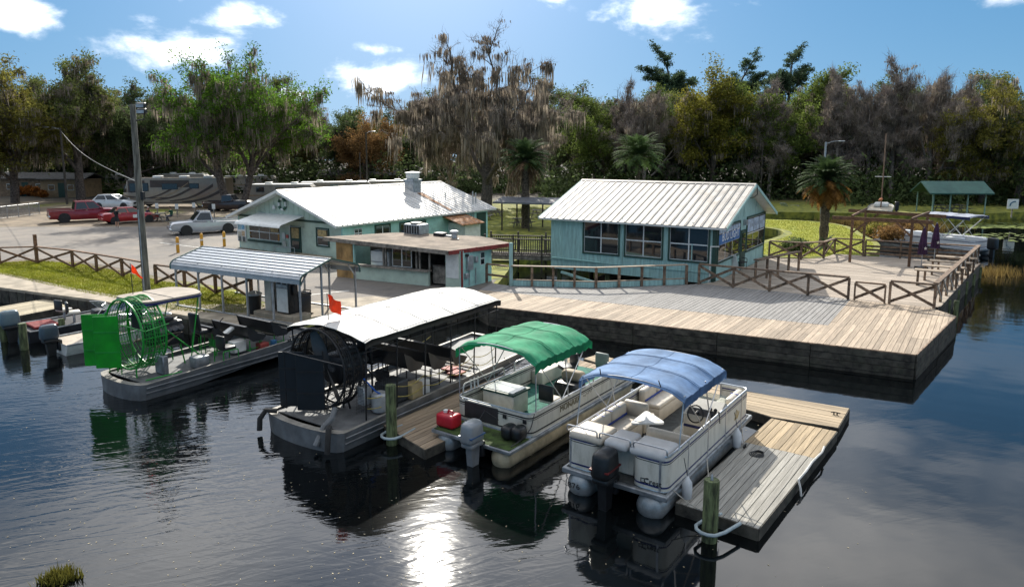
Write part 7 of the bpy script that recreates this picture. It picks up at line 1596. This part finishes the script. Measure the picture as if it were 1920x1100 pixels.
oakA = make_tree(31, 19, OAK, .6, .34, bark, lf_oak, 36000, .22, .45, 11000, (.4, 2.3), .1, moss, spread_xy=1.15); oakB = make_tree(37, 18, OAK, .55, .3, bark, lf_olive, 36000, .22, .48, 6000, (.4, 2.0), .1, moss, spread_xy=1.2); oakC = make_tree(41, 17, OAK, .5, .32, bark, lf_dark, 34000, .25, .5, 5000, (.4, 2.0), .1, moss_d, spread_xy=1.2)
bareA = make_tree(53, 17, CYP, .3, .95, bark_g, None, 0, moss_n=4500, moss_len=(.2, 1.2), moss_w=.09, moss_mat=moss_d, slivers=15000); bareB = make_tree(59, 16, BARE, .35, .45, bark_g, None, 0, moss_n=5500, moss_len=(.2, 1.4), moss_w=.09, moss_mat=moss, spread_xy=.9, slivers=18000)
leafA = make_tree(61, 16.5, OAK, .35, .42, bark, leafm('mid_green_leaf', (.135, .18, .04)), 34000, .23, .5, 2500, (.4, 1.6), .1, moss, spread_xy=.95); pineA = make_tree(67, 20, PINE, .28, .95, bark, lf_pine, 30000, .17, .24, lflat=.5); yelA = make_tree(71, 17, OAK, .33, .45, bark, lf_yellow, 26000, .21, .5, 3000, (.4, 1.8), .1, moss, spread_xy=.8); rustA = make_tree(73, 12, OAK, .3, .3, bark, lf_rust, 34000, .17, .4, spread_xy=1.1)
GL_, GR = 'oaks over the camp ground', 'trees along the far bank'
plant_tree(oakA, 'mossy oak with a thick dark straight trunk behind the parked dark red pickup', tz(153, 375), 0, 1.0, GL_)
plant_tree(oakB, 'olive leaved oak overhanging the left edge of the picture', tz(28, 380), 1.1, .98, GL_); plant_tree(oakC, 'dark oak with a leaning trunk behind the motorhome front', tz(243, 366), 2.2, .92, GL_)
plant_tree(oakA, 'mossy oak behind the lamp pole at the far left', tz(95, 360), 2.6, .95, GL_); plant_tree(oakB, 'olive oak deep in the camp behind the thick trunk', tz(200, 358), 3.9, .95, GL_); plant_tree(oakC, 'dark oak far behind the twin trunked oak', tz(345, 357), 4.4, 1.0, GL_)
plant_tree(oakA, 'grey mossy oak behind the right of the twin trunked oak', tz(520, 358), 1.0, .98, GL_); plant_tree(oakC, 'dark oak at the end of the row of campers', tz(668, 356), .4, .78, GL_); plant_tree(rustA, 'rust brown bushy tree beyond the campers', tz(690, 362), 0, 1.0, GL_); plant_tree(oakB, 'olive oak left of the rust brown tree', tz(590, 352), 5.2, .8, GL_)
plant_tree(oakC, 'dark oak just left of the huge bare tree', tz(765, 354), 3.3, .72, GL_)
plant_tree(bareB, 'smaller bare mossy tree beside the huge bare tree, left side', tz(845, 378), 2.0, .72, GL_)
# right bank trees: (parts, px, base py, rot, scale, label)
RB = [(leafA, 1115, 366, .5, .8, 'leafy tree right of the huge bare tree'), (bareA, 1165, 368, 0, .88, 'bare mossy tree above the left end of the boathouse ridge'), (leafA, 1225, 366, 2.1, .84, 'dark leafy tree behind the fan palm'), (bareB, 1205, 372, 4.0, .84, 'bare mossy tree behind the fan palm'),
      (pineA, 1250, 350, 1, 1.15, 'tall pine over the boathouse roof'), (yelA, 1335, 372, 1.2, 1.02, 'yellow green tree above the boathouse gable'), (bareB, 1290, 366, 5.4, .86, 'bare mossy tree left of the yellow green tree'), (leafA, 1395, 370, 1.4, .86, 'glossy leafy tree right of the yellow green tree'),
      (pineA, 1385, 348, 3, 1.1, 'tall pine between the two leafy trees'), (pineA, 1465, 346, 4.5, 1.2, 'tallest pine left of the lamp pole'), (bareA, 1440, 374, 2, .86, 'bare tree left of the orange palm'), (leafA, 1510, 368, 3.6, .98, 'broad leafy tree behind the lamp pole'),
      (bareA, 1565, 374, 3.1, .94, 'bare mossy tree right of the lamp pole'), (bareB, 1625, 374, .9, .9, 'bare mossy tree behind the sailboat mast'), (bareA, 1670, 376, 4.2, 1.0, 'tall bare tree left of the green canopy'), (bareB, 1735, 378, 2.7, .96, 'wide bare tree behind the green canopy'), (leafA, 1690, 364, 5, .9, 'dim leafy tree among the bare trees'),
      (bareA, 1790, 378, 5.5, .84, 'bare tree right of the green canopy'), (oakB, 1840, 382, .2, .76, 'olive tree at the right of the far bank'), (oakC, 1905, 384, 1.7, .74, 'dark tree at the right edge of the picture'), (yelA, 1880, 374, 3, .72, 'yellowish tree near the right edge'), (oakB, 1960, 384, 2.2, .68, 'low olive tree reaching in from the right edge')]
for parts, px, py, rz, s, lab in RB: plant_tree(parts, lab, tz(px, py), rz, s * 1.1, GR)
# ---- one mass of forest behind, and undergrowth at its foot
def mass(name, label, cat, items):
    Vs, Fs, off = {}, {}, 0; t = thing(name, label, cat); t['kind'] = 'stuff'
    return t
fw_ = thing('forest', 'continuous dim forest behind the far bank and the camp ground', 'forest'); fw_['kind'] = 'stuff'
g = np.random.default_rng(5); back = [oakC, leafA, bareB, oakA, bareA, oakC]
k = 0
for x0, x1, y0, y1, n in ((-120, -20, 118, 175, 34), (-20, 22, 125, 180, 14), (8, 110, 100, 150, 46), (60, 150, 82, 130, 18), (-150, -60, 98, 120, 6)):
    for i in range(n):
        x = x0 + (x1 - x0) * (i + g.random()) / n; y = y0 + (y1 - y0) * g.random(); s = g.uniform(.78, 1.02)
        for nm, me in back[int(g.integers(0, len(back)))]:
            o = bpy.data.objects.new(nm, me); COL.objects.link(o); o.parent = fw_; o.location = (x, y, LZ); o.rotation_euler = (0, 0, g.random() * 6.28); o.scale = (s, s, s); o['kind'] = 'stuff'
def undergrowth(name, label, regions, n, m_, h):
    P = []
    for x0, x1, y0, y1, w_ in regions:
        k_ = int(n * w_); P.append(np.stack([g.uniform(x0, x1, k_), g.uniform(y0, y1, k_), LZ + h * g.random(k_) ** 1.6], 1))
    P = np.concatenate(P); lump = .5 + .5 * np.sin(P[:, 0] * .7) * np.cos(P[:, 1] * .9 + P[:, 0] * .3); P[:, 2] = LZ + (P[:, 2] - LZ) * (.35 + .75 * lump)
    V, F = leaves_mesh(g, P, len(P), .1, .42, m_); o = link_mesh(name, np_mesh(name, V, F, m_), None); tag(o, label, 'undergrowth', kind='stuff')
undergrowth('undergrowth', 'dark undergrowth at the foot of the far bank trees', ((4, 120, 94, 106, .45), (40, 130, 84, 96, .25), (0, 130, 112, 128, .3)), 52000, lf_dark, 5.8)
undergrowth('camp_shrubs', 'dim shrubs behind the campers and cottages', ((-125, 5, 108, 128, 1.0),), 52000, lf_dark, 6.5)
# ---- palms
def palm(label, loc, H, seed, n=44, flen=2.2, m_=None, dead=0, name='palm_tree', skirt=None, trunk_r=.24):
    g = np.random.default_rng(seed); t = thing(name, label, 'palm', loc)
    prof = [(trunk_r * 1.25, -.2)] + [(trunk_r * (1.0 + .1 * math.sin(i * 2.1)), H * i / 14) for i in range(15)] + [(trunk_r * 1.4, H + .1), (trunk_r * .5, H + .5)]
    B().lathe(prof, 10).build('trunk', bark_p, t)
    def fronds(n, el0, el1, mm, nm, flen):
        Vs, Fs, off = [], [], 0
        for k in range(n):
            az = 2.4 * k + g.normal(0, .2); el = R(el0 + (el1 - el0) * k / max(1, n - 1) + g.normal(0, 6)); L = flen * g.uniform(.85, 1.1); m = 22
            tt = np.linspace(0, 1, m); ang = el - R(95) * tt ** 1.6 * (.75 if el > .3 else .5); dx = np.cumsum(np.cos(ang)) * L / m; dz = np.cumsum(np.sin(ang)) * L / m
            h = np.array([math.cos(az), math.sin(az), 0]); side = np.array([-math.sin(az), math.cos(az), 0]); C = h[None] * dx[:, None] + np.array([0, 0, 1])[None] * dz[:, None] + np.array([0, 0, H + .25])
            for s_ in (-1, 1):
                ll = (.52 * np.sin(np.pi * np.clip(tt * .85 + .12, 0, 1)))[:, None] * L / 2.2
                fw = np.stack([np.cos(ang)[:, None] * h[None], ], 0)[0] + np.sin(ang)[:, None] * np.array([0, 0, 1])[None]
                tip = C + (side[None] * s_ * .8 + fw * .6 + np.array([0, 0, -.22])[None] + g.normal(0, .08, (m, 3))) * ll
                V = np.stack([C - fw * .05, C + fw * .07, tip], 1)[2:]; Vs.append(V.reshape(-1, 3)); Fs.append(np.arange(len(V) * 3).reshape(-1, 3) + off); off += len(V) * 3
        o = link_mesh(nm, np_mesh(nm, np.concatenate(Vs), np.concatenate(Fs), mm), None, t); return o
    fronds(n, 85, -12, m_ or lf_palm, 'fronds', flen)
    if dead: fronds(dead, 2, -62, skirt, 'dead_fronds', flen * 1.02)
    return t
lf_palm = leafm('palm_frond', (.06, .10, .035), .3, .4); lf_palm2 = leafm('grey_palm_frond', (.085, .14, .05), .3, .4); dead_o = leafm('orange_dead_frond', (.30, .15, .045), .35, .4); dead_b = leafm('brown_dead_frond', (.16, .10, .06), .35, .3)
palm('short dark palm before the huge bare tree', tz(985, 428), 5.4, 1, 80, 2.5, lf_palm, 14, skirt=dead_b, trunk_r=.34)
palm('large pale green palm behind the boathouse ridge', tz(1195, 392), 5.6, 2, 110, 3.4, lf_palm2, 0)
p = at(1543, 462, LZ); palm('palm with hanging orange dead fronds on the sunny lawn', (p.x, p.y, LZ), 4.3, 3, 90, 2.1, lf_palm, 40, skirt=dead_o, trunk_r=.3)
p = at(1548, 474, LZ); palm('small young palm at the foot of the orange fronded palm', (p.x, p.y, LZ), .2, 4, 14, .9, lf_palm, 0, trunk_r=.08)
# ---- shrubs, lily pads, reeds, grass tufts
def bush(label, px, py, r, h, m_, n=1600, seed=1, size=.14, name='shrub'):
    g = np.random.default_rng(seed); t = thing(name, label, 'shrub', tz(px, py)); C = g.normal(0, 1, (30, 3)); C /= np.linalg.norm(C, axis=1, keepdims=True); C = C * np.array([r, r, h * .5]) * .75 + np.array([0, 0, h * .5]); C[:, 2] = np.maximum(C[:, 2], .1)
    V, F = leaves_mesh(g, C, n, r * .28, size, m_); V[:, 2] = np.maximum(V[:, 2], .02); link_mesh('foliage', np_mesh('foliage', V, F, m_), None, t)
    for k in range(4): B().tube([(0, 0, 0), (r * .4 * math.cos(k * 1.6), r * .4 * math.sin(k * 1.6), h * .7)], [.03, .012], 5).build('stem', bark, t)
croton = leafm('orange_croton_leaf', (.38, .14, .03), .4, .4)
for i, (px, py, r, h, m_, lab) in enumerate(((38, 368, .6, 1.5, croton, 'orange croton shrub, leftmost of the flower bed'), (54, 368, .6, 1.7, croton, 'tall orange croton shrub, second in the flower bed'), (68, 369, .55, 1.5, croton, 'orange croton shrub, third in the flower bed'), (82, 371, .5, 1.1, croton, 'small orange croton shrub at the right of the flower bed'), (178, 360, 1.2, 1.2, lf_yellow, 'round yellow green shrub behind the white SUV'), (160, 362, .8, 1.0, lf_olive, 'olive shrub right of the thick oak trunk'), (1490, 470, .8, .7, lf_dark, 'low dark shrub at the lawn edge'), (235, 375, .8, 1.6, lf_bright, 'green shrub beside the motorhome front'), (1668, 452, 1.0, 1.1, lf_rust, 'brown bush between the lawn and the moored white pontoon boat'), (1645, 440, .9, .8, lf_olive, 'low olive bush at the end of the lawn'), (1690, 440, .8, 1.0, lf_rust, 'brown bush behind the moored white pontoon boat'))): bush(lab, px, py, r, h, m_, 1200, i, .16)
lily = mat('lily_pad', (.17, .22, .04), .5, var=.25, scale=1.5, island=.3)
def pads(name, label, regions, n, seed=3):
    g = np.random.default_rng(seed); Vs, Fs, off = [], [], 0
    for i in range(n):
        (x0, y0), (x1, y1) = regions[int(g.integers(0, len(regions)))]; x, y = g.uniform(x0, x1), g.uniform(y0, y1); r = g.uniform(.1, .3); th = np.linspace(.25, 6.0, 9) + g.random() * 6
        V = np.stack([x + r * np.cos(th), y + r * np.sin(th), np.full(9, .014 + .01 * g.random())], 1); Vs.append(np.concatenate([[[x, y, .014]], V])); Fs.append(np.stack([np.zeros(8), np.arange(1, 9), np.arange(2, 10)], 1) + off); off += 10
    o = link_mesh(name, np_mesh(name, np.concatenate(Vs), np.concatenate(Fs), lily), None); tag(o, label, 'lily pads', kind='stuff')
def box_px(a, b, c, d): p, q = at(a, b, 0), at(c, d, 0); return ((min(p.x, q.x), min(p.y, q.y)), (max(p.x, q.x), max(p.y, q.y)))
pads('lily_pads', 'floating lily pads off the far bank at the right edge', [((43, 66.5), (60, 71)), ((46, 68), (66, 72.5)), ((44, 67), (56, 70)), ((38, 57), (52, 63))], 850)
def reeds(name, label, cx, cy, rx, ry, n, h, m_, seed=1, z=0, cat='reeds'):
    g = np.random.default_rng(seed); x, y = cx + g.normal(0, rx, n), cy + g.normal(0, ry, n); hh = h * g.uniform(.4, 1, n); az = g.random(n) * 6.28; ln = g.normal(0, .25, (n, 2)); w_ = .012 + .012 * g.random(n)
    b0 = np.stack([x, y, np.full(n, z)], 1); sd = np.stack([np.cos(az) * w_, np.sin(az) * w_, np.zeros(n)], 1); tip = b0 + np.stack([ln[:, 0] * hh, ln[:, 1] * hh, hh], 1)
    V = np.stack([b0 - sd, b0 + sd, tip], 1).reshape(-1, 3); o = link_mesh(name, np_mesh(name, V, np.arange(n * 3).reshape(-1, 3), m_), None); tag(o, label, cat, kind='stuff')
reed_m = leafm('dry_reed', (.30, .21, .07), .4, .3); grass_b = leafm('grass_blade', (.23, .25, .02), .4, .35)
p = at(112, 1085, 0); reeds('water_weed', 'tuft of brown green water weed at the lower left corner', p.x, p.y, .13, .1, 420, .22, leafm('weed', (.16, .15, .03), .4, .3), 2)
p = at(1860, 515, 0); reeds('reed_clump', 'brown reeds in the water beyond the terrace corner', p.x, p.y, .9, .6, 500, .7, reed_m, 3)
for i, (px, py) in enumerate(((1690, 432), (1720, 428), (1590, 420))): p = at(px, py, 0); reeds('reed_clump', ('brown reeds along the bank behind the moored white pontoon boat', 'pale reeds right of the sailboat', 'reeds at the tip of the lawn')[i], p.x, p.y, 1.6, .5, 700, 1.0, reed_m, 5 + i)
# short grass on the verge and lawn
def blades(name, label, poly, n, h, seed):
    g = np.random.default_rng(seed); P = np.array([(p[0], p[1]) for p in poly]); lo, hi = P.min(0), P.max(0); Q = g.uniform(lo, hi, (n * 3, 2)); ins = np.zeros(len(Q), bool); j = len(P) - 1
    for i in range(len(P)):
        c = ((P[i, 1] > Q[:, 1]) != (P[j, 1] > Q[:, 1])) & (Q[:, 0] < (P[j, 0] - P[i, 0]) * (Q[:, 1] - P[i, 1]) / (P[j, 1] - P[i, 1] + 1e-12) + P[i, 0]); ins ^= c; j = i
    Q = Q[ins][:n]; m = len(Q); hh = h * g.uniform(.4, 1.2, m); az = g.random(m) * 6.28; sd = np.stack([np.cos(az), np.sin(az), np.zeros(m)], 1) * .011; b0 = np.concatenate([Q, np.full((m, 1), LZ + .01)], 1); tip = b0 + np.stack([g.normal(0, .05, m), g.normal(0, .05, m), hh], 1)
    V = np.stack([b0 - sd, b0 + sd, tip], 1).reshape(-1, 3); o = link_mesh(name, np_mesh(name, V, np.arange(m * 3).reshape(-1, 3), grass_b), None); tag(o, label, 'grass', kind='stuff')
blades('verge_grass', 'short grass blades on the verge by the sea wall path', [(p.x, p.y) for p in pi], 60000, .085, 1)
blades('lawn_grass', 'short sunlit grass on the lawn beyond the boathouse', lawn, 60000, .085, 2)

# specks of fallen leaf and pollen drifting on the water
def flotsam():
    g = np.random.default_rng(12); n = 900; x = np.concatenate([g.normal(-5, 3.2, n // 2), g.uniform(-14, 8, n - n // 2)]); y = np.concatenate([g.normal(11.5, 2.2, n // 2), g.uniform(8, 22, n - n // 2)]); s_ = g.uniform(.008, .028, n); az = g.random(n) * 6.28
    a = np.stack([np.cos(az) * s_, np.sin(az) * s_, np.zeros(n)], 1); b = np.stack([-np.sin(az) * s_ * .5, np.cos(az) * s_ * .5, np.zeros(n)], 1); P = np.stack([x, y, np.full(n, .006)], 1)
    V = np.stack([P - a, P - b, P + a, P + b], 1).reshape(-1, 3); o = link_mesh('floating_leaves', np_mesh('floating_leaves', V, np.arange(n * 4).reshape(-1, 4), mat('fallen_leaf', (.30, .26, .17), .8, island=.4)), None); tag(o, 'specks of fallen leaf floating on the open water', 'leaves', kind='stuff')
flotsam()
print('N objects', len(bpy.data.objects))
